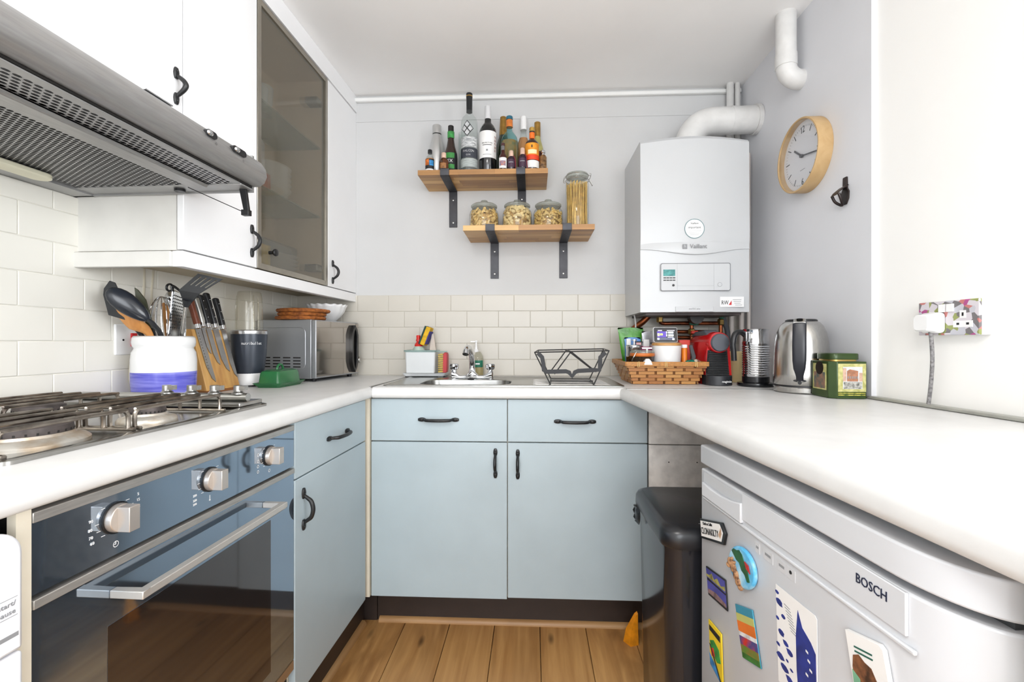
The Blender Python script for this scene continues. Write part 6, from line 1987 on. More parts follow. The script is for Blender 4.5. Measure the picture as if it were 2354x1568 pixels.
o = MB().box(-0.027, 0.027, -0.02, 0.02, 0, 0.137).build('tea_box', mat('magenta_card', (158, 22, 98), 0.45, var=0.08), bevel=0.001)
place(o, (0.460, 1.915, ZBK))
tag(o, 'magenta tea carton between the steel tin and the white canister', 'carton')
o = MB().box(-0.02, 0.02, -0.004, 0.004, 0, 0.007).box(-0.004, 0.004, -0.004, 0.004, -0.02, 0.0).build('tea_strainer', STEEL, bevel=0.001)
place(o, (0.448, 1.82, 1.0485))
tag(o, 'flat steel strainer bar lying on the clip top jar', 'utensil')
o = MB().loft([rring(0.016, 0.016, 0.004, 0.0), rring(0.013, 0.013, 0.004, 0.012), rring(0.006, 0.006, 0.002, 0.022)]).build('sugar_scoop', WHITEP, smooth=True)
place(o, (0.435, 1.758, 0.9905))
tag(o, 'tiny white plastic cone standing by the basket rim', 'scoop')
t = thing('white_canister', 'white ceramic canister with honeycomb relief and wooden lid', 'canister', (0.535, 1.858, ZBK))
rings = []
for i in range(19):
    f = i / 18
    r0 = 0.050 + 0.0062 * f
    rings.append([((r0 + (0.0008 if (i + k) % 2 else -0.0004)) * math.cos(2 * PI * k / 48), (r0 + (0.0008 if (i + k) % 2 else -0.0004)) * math.sin(2 * PI * k / 48), 0.142 * f) for k in range(48)])
MB().loft(rings).build('body', GLZW, t, smooth=True, angle=12)
MB().lathe([(0.054, 0.142), (0.0565, 0.144), (0.0565, 0.151), (0.054, 0.153)], n=36).build('lid', wood('canister_lid_wood', (186, 134, 76), (208, 158, 98), (160, 108, 58), 'x', 0.5, 1.5, 0.0, 0.03), t, smooth=True)
# smart energy display standing on the canister
t = thing('energy_display', 'small energy monitor with lit screen standing on the white canister', 'display', (0.530, 1.855, 1.0729), None, 0.04)
tilt = Matrix.Rotation(math.radians(-9), 4, 'X')


def til(mb, name, m, parent, **k):
    mb.xf(tilt)
    return mb.build(name, m, parent, **k)


cs = til(MB().prism(rr(-0.0485, 0.0485, 0.0, 0.0625, 0.007, 4), 'y', -0.006, 0.012), 'case', mat('pale_grey_bezel', (206, 206, 208), 0.3, var=0.02), t, bevel=0.0015)
sc = til(MB().prism(rr(-0.0462, 0.0462, 0.0022, 0.0603, 0.006, 4), 'y', -0.0072, -0.0055), 'screen_glass', mat('screen_black', (14, 14, 20), 0.1, var=0.05), t)


def lit(name, col, s=1.0):
    return mat('lit_' + name, col, 0.4, var=0.03, emit=col, estr=s)


til(MB().box(-0.034, 0.034, -0.0078, -0.0070, 0.010, 0.020), 'lit_band', lit('slate', (84, 88, 110), 0.5), sc)
til(MB().box(-0.034, 0.002, -0.0078, -0.0070, 0.021, 0.045), 'lit_panel', lit('violet', (80, 62, 150), 0.7), sc)
til(MB().box(-0.030, -0.014, -0.0084, -0.0076, 0.047, 0.050).box(0.006, 0.036, -0.0084, -0.0076, 0.047, 0.0495), 'lit_heading', lit('lilac', (220, 206, 240), 1.2), sc)
for (a, b, c, d, nm, cl) in ((-0.032, -0.025, 0.026, 0.037, 'pale_yellow', (226, 236, 120)), (-0.022, -0.012, 0.029, 0.036, 'lime', (190, 226, 90)), (0.002, 0.006, 0.036, 0.044, 'ice', (220, 232, 250)), (0.010, 0.031, 0.037, 0.0435, 'ice', (220, 232, 250)), (0.002, 0.006, 0.025, 0.033, 'ice', (220, 232, 250)), (0.010, 0.031, 0.026, 0.0325, 'ice', (220, 232, 250)), (-0.034, -0.026, 0.011, 0.018, 'ice', (220, 232, 250)), (0.026, 0.034, 0.010, 0.0165, 'ice', (220, 232, 250)), (0.008, 0.030, 0.0205, 0.0225, 'ice', (220, 232, 250))):
    til(MB().box(a, b, -0.0090, -0.0082, c, d), 'lit_digit', lit(nm, cl, 1.4), sc)
# little things at the right of the basket
t = thing('orange_tube', 'small orange tube with white cap beside the canister', 'tube', (0.607, 1.862, ZBK))
MB().lathe([(0.010, 0), (0.011, 0.004), (0.011, 0.13), (0.008, 0.134)], n=18).build('tube_body', mat('orange_tube_plastic', (232, 130, 34), 0.35, var=0.05), t, smooth=True)
MB().lathe([(0.0115, 0.133), (0.0115, 0.144), (0.010, 0.146)], n=18).build('cap', WHITEP, t, smooth=True)
CAPS = [('emerald coffee capsule propped against the canister', (0.602, 1.785, 0.974), (26, 132, 112), 0.2), ('beige coffee capsule at the right rim of the basket', (0.632, 1.80, 0.975), (198, 186, 168), -0.4)]
for lbt, bs, cl, rz in CAPS:
    mb = MB().lathe([(0.019, 0), (0.0185, 0.002), (0.0150, 0.004), (0.0125, 0.020), (0.006, 0.028)], n=24)
    mb.xf(Matrix.Rotation(math.radians(62), 4, 'X'))
    o = mb.build('coffee_capsule', mat('capsule_%d' % cl[0], cl, 0.25, 0.7, var=0.1, scale=30), smooth=True)
    place(o, (bs[0], bs[1], bs[2] + 0.016), None, rz)
    tag(o, lbt, 'capsule', 'coffee capsules in the basket')
mb = MB()
slab(mb, [(-0.010, 0, 0), (0.010, 0, 0), (0.022, 0.0, 0.075), (0.008, 0.0, 0.12), (-0.004, 0, 0.118), (0.006, 0, 0.07)], (0, 1, 0), 0.012)
o = mb.build('bag_clip', mat('dark_grey_clip', (56, 58, 64), 0.4, var=0.1), bevel=0.002)
place(o, (0.622, 1.835, 0.945))
tag(o, 'dark grey plastic bag clip standing at the right of the basket', 'clip')
o = MB().box(-0.022, 0.022, -0.03, 0.03, 0, 0.165).build('red_packet', mat('red_carton', (208, 58, 44), 0.4, var=0.12, scale=10), bevel=0.002)
place(o, (0.626, 1.945, ZBK))
tag(o, 'tall red carton at the back right of the basket', 'carton')
o = MB().box(-0.018, 0.018, -0.02, 0.02, 0, 0.155).build('grey_carton', mat('grey_brown_carton', (138, 124, 120), 0.5, var=0.06), bevel=0.001)
place(o, (0.588, 1.94, ZBK))
tag(o, 'grey brown carton between canister and red carton', 'carton')

# ---- red capsule coffee machine
t = thing('coffee_machine', 'narrow red and black capsule coffee machine beside the basket', 'coffee machine', (0.706, 1.88, 0.9135))
RED = mat('gloss_red_plastic', (196, 22, 28), 0.16, var=0.04, scale=6, coat=0.3)
ox = 0.706


def arch(w0, w1, r, zc, zb=0.9135):
    pts = [(ox - w0, zb), (ox - w1, zc)]
    pts += [(ox + r * math.cos(math.radians(a)), zc + r * math.sin(math.radians(a))) for a in range(180, -1, -15)][1:-1]
    pts += [(ox + w1, zc), (ox + w0, zb)]
    return pts


sh = []
for yy, w0, w1, r, zc in ((1.775, 0.052, 0.041, 0.041, 1.073), (1.80, 0.052, 0.042, 0.042, 1.074), (1.95, 0.050, 0.042, 0.042, 1.068), (2.03, 0.046, 0.040, 0.040, 1.050), (2.05, 0.040, 0.034, 0.034, 1.045)):
    sh.append([(p[0], yy, p[1]) for p in arch(w0, w1, r, zc)])
MB(t).loft(sh).build('shell', RED, t, smooth=True)
hd = MB(t).lathe([(0.0395, 1.79), (0.0395, 1.758), (0.037, 1.752), (0.034, 1.752)], (ox - 0.004, 0, 1.074), 'y', 36).build('head_ring', RED, t, smooth=True)
MB(t).lathe([(0.034, 1.80), (0.034, 1.746), (0.031, 1.742), (0.01, 1.7415)], (ox - 0.004, 0, 1.074), 'y', 36).build('head_disc', mat('slate_grey_plastic', (78, 82, 90), 0.45, var=0.04), hd, smooth=True)
for k in range(13):
    z_ = 0.957 + 0.0066 * k
    f = k / 12
    w = 0.042 - 0.008 * f
    MB(t).box(ox - 0.004 - w, ox - 0.004 + w, 1.766, 1.780, z_, z_ + 0.0042).build('front_rib', BLACKP, t, bevel=0.001, seg=1)
MB(t).prism([(ox - 0.048, 0.950), (ox + 0.040, 0.950), (ox + 0.032, 1.045), (ox - 0.040, 1.045)], 'y', 1.772, 1.782).build('front_panel', mat('matt_black_panel', (16, 16, 18), 0.6, var=0.1), t)
bs = [(ox - 0.004 + 0.049 * math.cos(math.radians(a)), 1.765 + 0.040 * math.sin(math.radians(a))) for a in range(180, 361, 12)] + [(ox + 0.045, 1.80), (ox - 0.053, 1.80)]
bb = MB(t).prism(bs, 'z', 0.9135, 0.9505).build('drip_base', mat('charcoal_plastic', (36, 38, 43), 0.4, var=0.05), t, smooth=True, bevel=0.002)
text('magimix', 0.0115, (ox + 0.012, 1.7265, 0.929), (PI / 2, 0, 0.16), WHITEINK, bb, t=t, ext=0.0006)
MB(t).prism([(1.80, 1.100), (1.84, 1.122), (1.94, 1.118), (2.0, 1.098), (1.94, 1.100)], 'x', ox - 0.030, ox + 0.022).build('lever', mat('slate_grey_plastic', (78, 82, 90)), t, bevel=0.004)

# ---- cream storage jar, frother, kettle, tin
o = MB().lathe([(0.036, 0), (0.039, 0.004), (0.039, 0.098), (0.040, 0.101), (0.040, 0.121), (0.037, 0.124)], n=32).build('cream_jar', mat('butter_yellow_glaze', (244, 226, 168), 0.3, var=0.06, scale=12), smooth=True)
place(o, (0.838, 1.905, 0.9135))
tag(o, 'butter yellow storage jar half hidden behind the milk frother', 'jar')
t = thing('milk_frother', 'ribbed chrome milk frother jug with black handle on its base', 'milk frother', (0.826, 1.735, 0.9135))
fx, fyy = 0.826, 1.735
MB(t).lathe([(0.062, 0.9135), (0.0635, 0.917), (0.062, 0.926), (0.046, 0.930), (0.046, 0.948)], (fx, fyy, 0), 'z', 36).build('power_base', mat('black_base_gloss', (20, 21, 25), 0.2, var=0.05), t, smooth=True)
prof = [(0.044, 0.948), (0.0455, 0.952)]
for k in range(13):
    z_ = 0.956 + 0.0083 * k
    prof += [(0.0458, z_), (0.0466, z_ + 0.003), (0.0442, z_ + 0.006), (0.0440, z_ + 0.0073)]
prof += [(0.0455, 1.066), (0.0455, 1.072), (0.0425, 1.084), (0.0425, 1.118), (0.0440, 1.1235), (0.0425, 1.1235), (0.041, 1.118)]
MB(t).lathe(prof, (fx, fyy, 0), 'z', 44).build('jug', CHROME, t, smooth=True)
hp = smooth_path([(fx - 0.040, fyy - 0.012, 1.098), (fx - 0.062, fyy - 0.022, 1.112), (fx - 0.086, fyy - 0.030, 1.106), (fx - 0.096, fyy - 0.033, 1.075), (fx - 0.094, fyy - 0.033, 1.04), (fx - 0.092, fyy - 0.032, 1.008)], 5)
hn = MB(t).tube(hp, [0.010] * 8 + [0.0105] * 8 + [0.0095] * 10, 12).build('handle', BLACKP, t, smooth=True)
MB(t).obox((fx - 0.040, fyy - 0.020, 1.096), (0.010, 0.004, 0), (-0.003, 0.006, 0), (0, 0, 0.018)).build('handle_mount', CHROME, hn, bevel=0.002)

t = thing('kettle', 'brushed steel electric kettle with long black handle by the wall', 'kettle', (0.882, 1.545, 0.9135))
kx, ky, kz = 0.882, 1.545, 0.9135
KS = 0.89
KST = mat('kettle_steel', (196, 194, 190), 0.24, 1.0, var=0.06, scale=30, stretch=(14, 14, 1))
MB(t).lathe([(r_ * KS, h_) for r_, h_ in [(0.086, 0), (0.090, 0.003), (0.091, 0.017), (0.089, 0.019)]], (kx, ky, kz), 'z', 48).build('power_base', KST, t, smooth=True)
MB(t).lathe([(r_ * KS, h_) for r_, h_ in [(0.089, 0.018), (0.089, 0.026)]], (kx, ky, kz), 'z', 48).build('gap_ring', BLACKP, t, smooth=True)
MB(t).lathe([(r_ * KS, h_) for r_, h_ in [(0.089, 0.025), (0.0915, 0.028), (0.0910, 0.06), (0.0885, 0.12), (0.085, 0.165), (0.079, 0.195), (0.069, 0.216), (0.058, 0.2275), (0.050, 0.231)]], (kx, ky, kz), 'z', 48).build('body', KST, t, smooth=True)
MB(t).lathe([(r_ * KS, h_) for r_, h_ in [(0.052, 0.230), (0.051, 0.235), (0.046, 0.2375), (0.015, 0.238)]], (kx, ky, kz), 'z', 40).build('lid', BLACKP, t, smooth=True)
na = math.atan2(-0.845, -0.535)
nv = Vector((math.cos(na), math.sin(na), 0))
sv = Vector((-math.sin(na), math.cos(na), 0))
hp = [(0.066, 0.219, 0.017, 0.006), (0.086, 0.226, 0.018, 0.008), (0.108, 0.216, 0.0185, 0.010), (0.114, 0.19, 0.0185, 0.010), (0.117, 0.15, 0.019, 0.010), (0.117, 0.105, 0.0185, 0.010), (0.113, 0.080, 0.016, 0.009), (0.103, 0.066, 0.012, 0.008), (0.094, 0.055, 0.010, 0.007), (0.0905, 0.042, 0.010, 0.006)]
rings = []
hp = [(a_ * KS, b_, c_ * 1.0, d_) for a_, b_, c_, d_ in hp]
for i, (rad, h, w, th) in enumerate(hp):
    p = Vector((kx, ky, kz)) + nv * rad + Vector((0, 0, h))
    q0 = hp[max(i - 1, 0)]
    q1 = hp[min(i + 1, len(hp) - 1)]
    tg = Vector((q1[0] - q0[0], q1[1] - q0[1])).normalized()
    no = nv * (-tg.y) + Vector((0, 0, tg.x))
    rings.append([p + sv * w * a[0] + no * th * a[1] for a in rr(-1, 1, -1, 1, 0.55, 3)])
hn = MB(t).loft(rings).build('handle', mat('kettle_handle_black', (30, 32, 40), 0.32, var=0.06), t, smooth=True)
rings = []
for rad, h in ((0.074, 0.229), (0.092, 0.2335), (0.1105, 0.2225)):
    p = Vector((kx, ky, kz)) + nv * rad * KS + Vector((0, 0, h))
    rings.append([p + sv * 0.0165 * a[0] + Vector((0, 0, 1)) * 0.0035 * a[1] for a in rr(-1, 1, -1, 1, 0.5, 2)])
hc = MB(t).loft(rings).build('handle_cap', KST, hn, smooth=True)
p = Vector((kx, ky, kz)) + nv * 0.098 * KS + Vector((0, 0, 0.236))
MB(t).ell(p, 0.009, 0.009, 0.002, 14, 6).build('lid_button', BLACKP, hc, smooth=True)
mb = MB(t)
for (cw, chh, zz) in ((0.020, 0.0045, 0.041), (0.006, 0.006, 0.035)):
    ring0 = []
    for k in range(24):
        a = 2 * PI * k / 24
        da = cw * math.cos(a) / 0.091
        ring0.append(Vector((kx, ky, kz)) + Vector((math.cos(na + da), math.sin(na + da), 0)) * 0.0922 * KS + Vector((0, 0, zz + chh * math.sin(a))))
    ring1 = [p_ - nv * 0.003 for p_ in ring0]
    mb.loft([ring1, ring0])
mb.build('power_switch', BLACKP, t)
MB(t).prism([(p_[0], p_[1]) for p_ in rr(kx + 0.068, kx + 0.080, ky - 0.012, ky + 0.006, 0.004, 3)], 'z', kz + 0.09, kz + 0.165).build('water_gauge', mat('pale_gauge', (222, 222, 220), 0.3, var=0.03), t, smooth=True)

# tea tin
t = thing('tea_tin', 'green tea tin with street pictures and rounded lid in the wall corner', 'tin', (0.915, 1.418, 0.9135), None, -0.04)
TING = mat('tin_green', (54, 76, 34), 0.28, 0.2, var=0.15, scale=16)
TINC = mat('tin_cream_border', (206, 200, 138), 0.4, var=0.25, scale=70, col2=(160, 160, 88))
hw, hd_ = 0.050, 0.058
oct_ = [(-hw, -hd_ + 0.016), (-hw + 0.016, -hd_), (hw - 0.006, -hd_), (hw, -hd_ + 0.006), (hw, hd_ - 0.016), (hw - 0.016, hd_), (-hw + 0.016, hd_), (-hw, hd_ - 0.016)]
bd = MB().prism(oct_, 'z', 0, 0.107).build('tin_body', TING, t, bevel=0.0015)
MB().loft([[(p[0] * s, p[1] * s, z) for p in rr(-0.038, 0.038, -0.042, 0.042, 0.014, 4)] for z, s in ((0.1075, 0.94), (0.114, 0.94))]).build('neck', mat('gold_neck', (202, 170, 96), 0.3, 0.7, var=0.1), t, smooth=True)
MB().loft([[(p[0] * s, p[1] * s, z) for p in rr(-0.040, 0.040, -0.044, 0.044, 0.016, 5)] for z, s in ((0.112, 0.99), (0.114, 1.0), (0.127, 1.0), (0.130, 0.96))]).build('lid', TING, t, smooth=True)
fy_ = -hd_ - 0.0006
MB().box(-0.032, 0.044, fy_, fy_ + 0.001, 0.020, 0.101).build('border_print', TINC, bd)
pc = MB().box(-0.019, 0.034, fy_ - 0.0004, fy_, 0.028, 0.092).build('picture_sky', mat('picture_sky', (216, 218, 218), 0.5, var=0.1, scale=60), bd)
MB().prism([(-0.008, 0.050), (-0.008, 0.080), (0.000, 0.085), (0.022, 0.080), (0.022, 0.050)], 'y', fy_ - 0.0007, fy_ - 0.0004).build('picture_house', mat('brick_print', (182, 124, 94), 0.5, var=0.2, scale=90), pc)
MB().box(-0.019, -0.010, fy_ - 0.0007, fy_ - 0.0004, 0.050, 0.088).box(0.025, 0.034, fy_ - 0.0007, fy_ - 0.0004, 0.050, 0.075).build('picture_house', mat('pale_brick_print', (206, 170, 150), 0.5, var=0.2, scale=90), pc)
for k in range(5):
    MB().box(-0.006 + 0.006 * k, -0.003 + 0.006 * k, fy_ - 0.0010, fy_ - 0.0007, 0.058, 0.065).build('picture_window', GREYINK, pc)
MB().box(-0.017, 0.032, fy_ - 0.0008, fy_ - 0.0004, 0.029, 0.048).build('picture_street', mat('street_print', (190, 188, 182), 0.5, var=0.7, scale=120, col2=(64, 66, 60)), pc)
for zz in (0.009, 0.0145):
    MB().box(-0.032, 0.042, fy_ - 0.0004, fy_ + 0.0004, zz, zz + 0.0028).build('gold_print_line', mat('gold_print', (206, 196, 92), 0.4, 0.3, var=0.4, scale=140, col2=(90, 110, 40)), bd)
lx = -hw - 0.0006
MB().box(lx, lx + 0.001, -0.034, 0.034, 0.022, 0.099).build('border_print', TINC, bd)
ps = MB().box(lx - 0.0004, lx, -0.028, 0.028, 0.026, 0.074).build('side_picture', mat('side_picture', (150, 112, 90), 0.5, var=0.7, scale=60, col2=(70, 96, 92)), bd)
MB().lathe([(0.020, lx - 0.0006), (0.020, lx)], (0, 0.0, 0.086), 'x', 24).build('medallion', mat('black_medallion', (36, 24, 16), 0.4, var=0.2), bd)

# ---- clock on the right wall
t = thing('wall_clock', 'round wooden rimmed wall clock on the shaded right wall', 'clock', (0.98, 1.662, 1.735))
CR = 0.127
RIMW = wood('clock_rim_wood', (188, 154, 106), (202, 170, 124), (174, 140, 94), 'y', 0.45, 0.8, 0.0, 0.02)
# dial frame: along = -y, up = z, towards room = -x


def ring_x(prof, m, name, parent, n=64, loop=False):
    rings = [[(-h, r * math.cos(2 * PI * k / n), r * math.sin(2 * PI * k / n)) for k in range(n)] for r, h in prof]
    return MB().loft(rings, not loop, not loop, True, loop).build(name, m, parent, smooth=True, angle=35)


ring_x([(CR, 0.0005), (CR, 0.046), (CR - 0.0015, 0.048), (CR - 0.006, 0.048), (CR - 0.007, 0.046), (CR - 0.007, 0.0005)], RIMW, 'rim', t, loop=True)
dial = ring_x([(CR - 0.006, 0.002), (CR - 0.006, 0.026)], mat('clock_dial', (232, 233, 238), 0.5, var=0.01), 'dial', t)
XD = -0.0268


def dpt(ang, r):
    a = math.radians(ang)
    return Vector((XD, -r * math.sin(a), r * math.cos(a)))


def dbar(ang, r0, r1, w, m, name, parent, x=XD):
    a0, a1 = dpt(ang, r0), dpt(ang, r1)
    tv = Vector((0, -math.cos(math.radians(ang)), -math.sin(math.radians(ang)))) * w / 2
    mb = MB()
    off = Vector((x - XD, 0, 0))
    mb.loft([[a0 + tv + off, a1 + tv + off, a1 - tv + off, a0 - tv + off], [p + Vector((0.001, 0, 0)) + off for p in (a0 + tv, a1 + tv, a1 - tv, a0 - tv)]])
    return mb.build(name, m, parent)


DKG_ = mat('dark_grey_print', (58, 60, 68), 0.6, var=0.05)
for k in range(60):
    if k % 5 == 0:
        if k not in (0, 30):
            dbar(k * 6, 0.082, 0.104, 0.0032, DKG_, 'hour_mark', dial)
    else:
        dbar(k * 6, 0.098, 0.104, 0.0009, GREYINK, 'minute_mark', dial)
text('12', 0.034, (XD, 0, 0.092), FACE_L, DKG_, dial, ext=0.0004, sx=0.75)
text('6', 0.034, (XD, 0, -0.092), FACE_L, DKG_, dial, ext=0.0004, sx=0.8)
MB().box(XD, XD + 0.0004, -0.014, 0.014, -0.049, -0.0475).build('maker_line', GREYINK, dial)
dbar(307, -0.010, 0.058, 0.0062, DKG_, 'hour_hand', t, XD - 0.003)
dbar(101, -0.012, 0.090, 0.0048, DKG_, 'minute_hand', t, XD - 0.005)
MB().lathe([(0.0065, XD - 0.008), (0.0065, XD)], (0, 0, 0), 'x', 20).build('hub', DKG_, t, smooth=True)
ring_x([(CR - 0.0085, 0.0445), (CR - 0.0085, 0.0455)], glass('clock_glass', (252, 252, 252), 0.6), 'glass', t)

# ---- cast bottle opener
t = thing('bottle_opener', 'dark cast iron bottle opener screwed to the shaded right wall', 'bottle opener', (0.98, 1.477, 1.545))
CAST = mat('cast_iron_brown', (54, 44, 42), 0.4, 0.5, var=0.25, scale=40)
MB().prism([(-0.009, 0.045), (-0.008, 0.048), (0.008, 0.048), (0.009, 0.045), (0.010, 0.012), (0.018, 0.0), (0.016, -0.022), (0.006, -0.038), (-0.006, -0.038), (-0.016, -0.022), (-0.018, 0.0), (-0.010, 0.012)], 'x', -0.005, -0.0003).build('back_plate', CAST, t, bevel=0.001)
rings = []
for x_, zz, w, th in ((-0.003, 0.018, 0.014, 0.005), (-0.016, 0.012, 0.017, 0.005), (-0.030, 0.0, 0.019, 0.004), (-0.036, -0.008, 0.017, 0.003)):
    rings.append([(x_ + th * a[1] * 0.6, w * a[0], zz + th * a[1]) for a in rr(-1, 1, -1, 1, 0.5, 3)])
MB().loft(rings).build('hood', CAST, t, smooth=True)
MB().tube(smooth_path([(-0.033, 0.016, -0.006), (-0.024, 0.014, -0.026), (-0.012, 0.0, -0.040), (-0.024, -0.014, -0.026), (-0.033, -0.016, -0.006)], 5), 0.0042, 8).build('lip', CAST, t, smooth=True)

# ---- double socket with plug on the bright wall
t = thing('wall_socket', 'double socket with floral sticker plate on the white wall', 'socket', (0.972, 1.079, 1.095), 'R')
WX = 0.972
FLO = mat('floral_sticker', (196, 186, 188), 0.3, var=0.9, scale=46, col2=(150, 70, 110))
_nt = FLO.node_tree
_v = _nt.nodes.new('ShaderNodeTexVoronoi')
_v.inputs['Scale'].default_value = 70
_tc = _nt.nodes.new('ShaderNodeTexCoord')
_nt.links.new(_tc.outputs['Object'], _v.inputs['Vector'])
_sx = _nt.nodes.new('ShaderNodeSeparateColor')
_nt.links.new(_v.outputs['Color'], _sx.inputs[0])
_rp = _nt.nodes.new('ShaderNodeValToRGB')
_rp.color_ramp.interpolation = 'CONSTANT'
_els = ((0.0, (214, 208, 214)), (0.28, (120, 116, 118)), (0.45, (176, 84, 140)), (0.58, (150, 158, 96)), (0.70, (198, 124, 120)), (0.82, (196, 196, 204)))
_rp.color_ramp.elements[0].color = lin(_els[0][1])
_rp.color_ramp.elements[1].position = _els[1][0]
_rp.color_ramp.elements[1].color = lin(_els[1][1])
for _p, _c in _els[2:]:
    _e = _rp.color_ramp.elements.new(_p)
    _e.color = lin(_c)
_nt.links.new(_sx.outputs[0], _rp.inputs[0])
_nt.links.new(_rp.outputs[0], _nt.nodes['Principled BSDF'].inputs['Base Color'])
bx_ = MB(t).box(WX - 0.022, WX - 0.0005, 1.006, 1.152, 1.094, 1.176).build('back_box', WHITEP, t, bevel=0.002)
MB(t).box(WX - 0.0285, WX - 0.022, 1.006, 1.152, 1.094, 1.176).build('face_plate', FLO, t, bevel=0.002)
fp_ = t.children[-1]
for yc in (1.042, 1.116):
    MB(t).box(WX - 0.0292, WX - 0.028, yc - 0.022, yc + 0.022, 1.112, 1.127).build('pin_plate', WHITEP, fp_)
    MB(t).box(WX - 0.0292, WX - 0.028, yc - 0.007, yc + 0.007, 1.133, 1.151).build('pin_plate', WHITEP, fp_)
    for dy in (-0.011, 0.011):
        MB(t).box(WX - 0.0296, WX - 0.029, yc + dy - 0.003, yc + dy + 0.003, 1.1175, 1.1225).build('pin_hole', INK, fp_)
    MB(t).box(WX - 0.0296, WX - 0.029, yc - 0.002, yc + 0.002, 1.138, 1.146).build('pin_hole', INK, fp_)
for yc in (1.070, 1.089):
    MB(t).box(WX - 0.033, WX - 0.028, yc - 0.008, yc + 0.008, 1.149, 1.168).build('rocker', WHITEP, t, bevel=0.001)
t = thing('plug', 'white three pin plug with grey braided flex in the wall socket', 'plug', (0.935, 1.109, 0.922), 'R')
rings = []
for x_, s_ in ((WX - 0.030, 1.0), (WX - 0.040, 1.0), (WX - 0.045, 0.86), (WX - 0.062, 0.80), (WX - 0.066, 0.68)):
    rings.append([(x_, 1.109 + 0.026 * s_ * a[0], 1.124 + 0.025 * s_ * a[1]) for a in rr(-1, 1, -1, 1, 0.4, 4)])
MB(t).loft(rings).build('plug_body', WHITEP, t, smooth=True)
MB(t).tube(smooth_path([(WX - 0.040, 1.109, 1.104), (WX - 0.038, 1.108, 1.08), (WX - 0.032, 1.112, 1.03), (WX - 0.024, 1.124, 0.97), (WX - 0.020, 1.134, 0.9225)], 6), 0.0042, 10).build('braided_flex', mat('grey_braid', (150, 148, 148), 0.7, var=0.5, scale=160, col2=(96, 94, 96)), t, smooth=True)

# ---- souvenir magnets on the fridge door
MG = 'souvenir magnets on the fridge door'
FX_ = 0.3165


def magnet(name, label, pts, th, m, bev=0.0008):
    cy = sum(p[0] for p in pts) / len(pts)
    cz = sum(p[1] for p in pts) / len(pts)
    t = thing(name, label, 'magnet', (FX_, cy, cz), 'R', group=MG)
    MB(t).prism(pts, 'x', FX_ - th, FX_ - 0.0003).build('plate', m, t, bevel=bev)
    return t


def inset(t, pts, th, m, name, d=0.0005):
    return MB(t).prism(pts, 'x', FX_ - th - d, FX_ - th + 0.0002).build(name, m, t.children[0])


t = magnet('arrow_magnet', 'black edged signpost arrow magnet with town name', [(1.0085, 0.6945), (0.914, 0.7225), (0.8985, 0.7065), (0.906, 0.682), (1.002, 0.6545)], 0.005, BLACKP)
inset(t, [(1.005, 0.6915), (0.922, 0.7165), (0.908, 0.7045), (0.914, 0.685), (0.9995, 0.6605)], 0.005, PAPER, 'sign_face')
tx = text('CLONAKILTY', 0.0185, (FX_ - 0.0060, 0.962, 0.6835), FACE_L, INK, t.children[0], t=t, sx=0.70)
tx.rotation_euler = Matrix(((0, 0, -1), (-1, 0, 0), (0, 1, 0))).to_euler()
tx.rotation_euler = (Matrix.Rotation(math.radians(-17), 3, 'X') @ Matrix(((0, 0, -1), (-1, 0, 0), (0, 1, 0)))).to_euler()
tx = text('Cloich na Coillte', 0.0085, (FX_ - 0.0060, 0.972, 0.6965), FACE_L, INK, t.children[0], t=t, sx=0.75)
tx.rotation_euler = (Matrix.Rotation(math.radians(-17), 3, 'X') @ Matrix(((0, 0, -1), (-1, 0, 0), (0, 1, 0)))).to_euler()
inset(t, [(0.926, 0.694), (0.916, 0.712), (0.913, 0.700), (0.918, 0.689)], 0.0052, mat('buff_print', (196, 160, 130), 0.5, var=0.3, scale=80), 'bird_print')
el = [(0.839 + 0.043 * math.cos(a) * 1.0 - 0.006 * math.sin(a), 0.672 + 0.0365 * math.sin(a)) for a in [2 * PI * k / 32 for k in range(32)]]
t = magnet('oval_magnet', 'oval relief magnet with green land on blue sea and a spotted animal', el, 0.008, mat('sky_blue_resin', (84, 178, 224), 0.3, var=0.2, scale=40, col2=(190, 226, 240)), 0.003)
inset(t, [(0.868, 0.690), (0.862, 0.696), (0.852, 0.697), (0.844, 0.701), (0.834, 0.697), (0.828, 0.689), (0.819, 0.683), (0.814, 0.672), (0.809, 0.660), (0.816, 0.657), (0.824, 0.666), (0.834, 0.669), (0.842, 0.679), (0.852, 0.680), (0.860, 0.685)], 0.008, mat('forest_green_resin', (30, 92, 44), 0.4, var=0.3, scale=60), 'land_relief', 0.0015)
inset(t, [(0.824, 0.690), (0.812, 0.688), (0.806, 0.676), (0.818, 0.680)], 0.009, mat('flag_red', (200, 40, 36), 0.4, var=0.2), 'flag_relief', 0.0012)
an = MB(t)
for (ey, ez, ry, rz) in ((0.872, 0.666, 0.010, 0.0085), (0.879, 0.658, 0.006, 0.005), (0.862, 0.660, 0.010, 0.010), (0.853, 0.651, 0.009, 0.010), (0.846, 0.642, 0.008, 0.008), (0.838, 0.636, 0.006, 0.005), (0.866, 0.675, 0.003, 0.0035), (0.858, 0.672, 0.003, 0.003)):
    an.ell((FX_ - 0.0085, ey, ez), 0.0045, ry, rz, 12, 8)
an.build('animal_relief', mat('spotted_tan_resin', (196, 148, 104), 0.5, var=0.8, scale=130, col2=(96, 60, 40)), t.children[0], smooth=True)
t = magnet('skyline_magnet', 'purple night skyline magnet left of the oval one', [(0.985, 0.603), (0.904, 0.615), (0.896, 0.5585), (0.9735, 0.5485)], 0.003, INK)
inset(t, [(0.983, 0.6005), (0.9055, 0.6125), (0.9015, 0.590), (0.9795, 0.583)], 0.003, mat('night_purple', (76, 76, 158), 0.4, var=0.2, scale=30), 'night_sky')
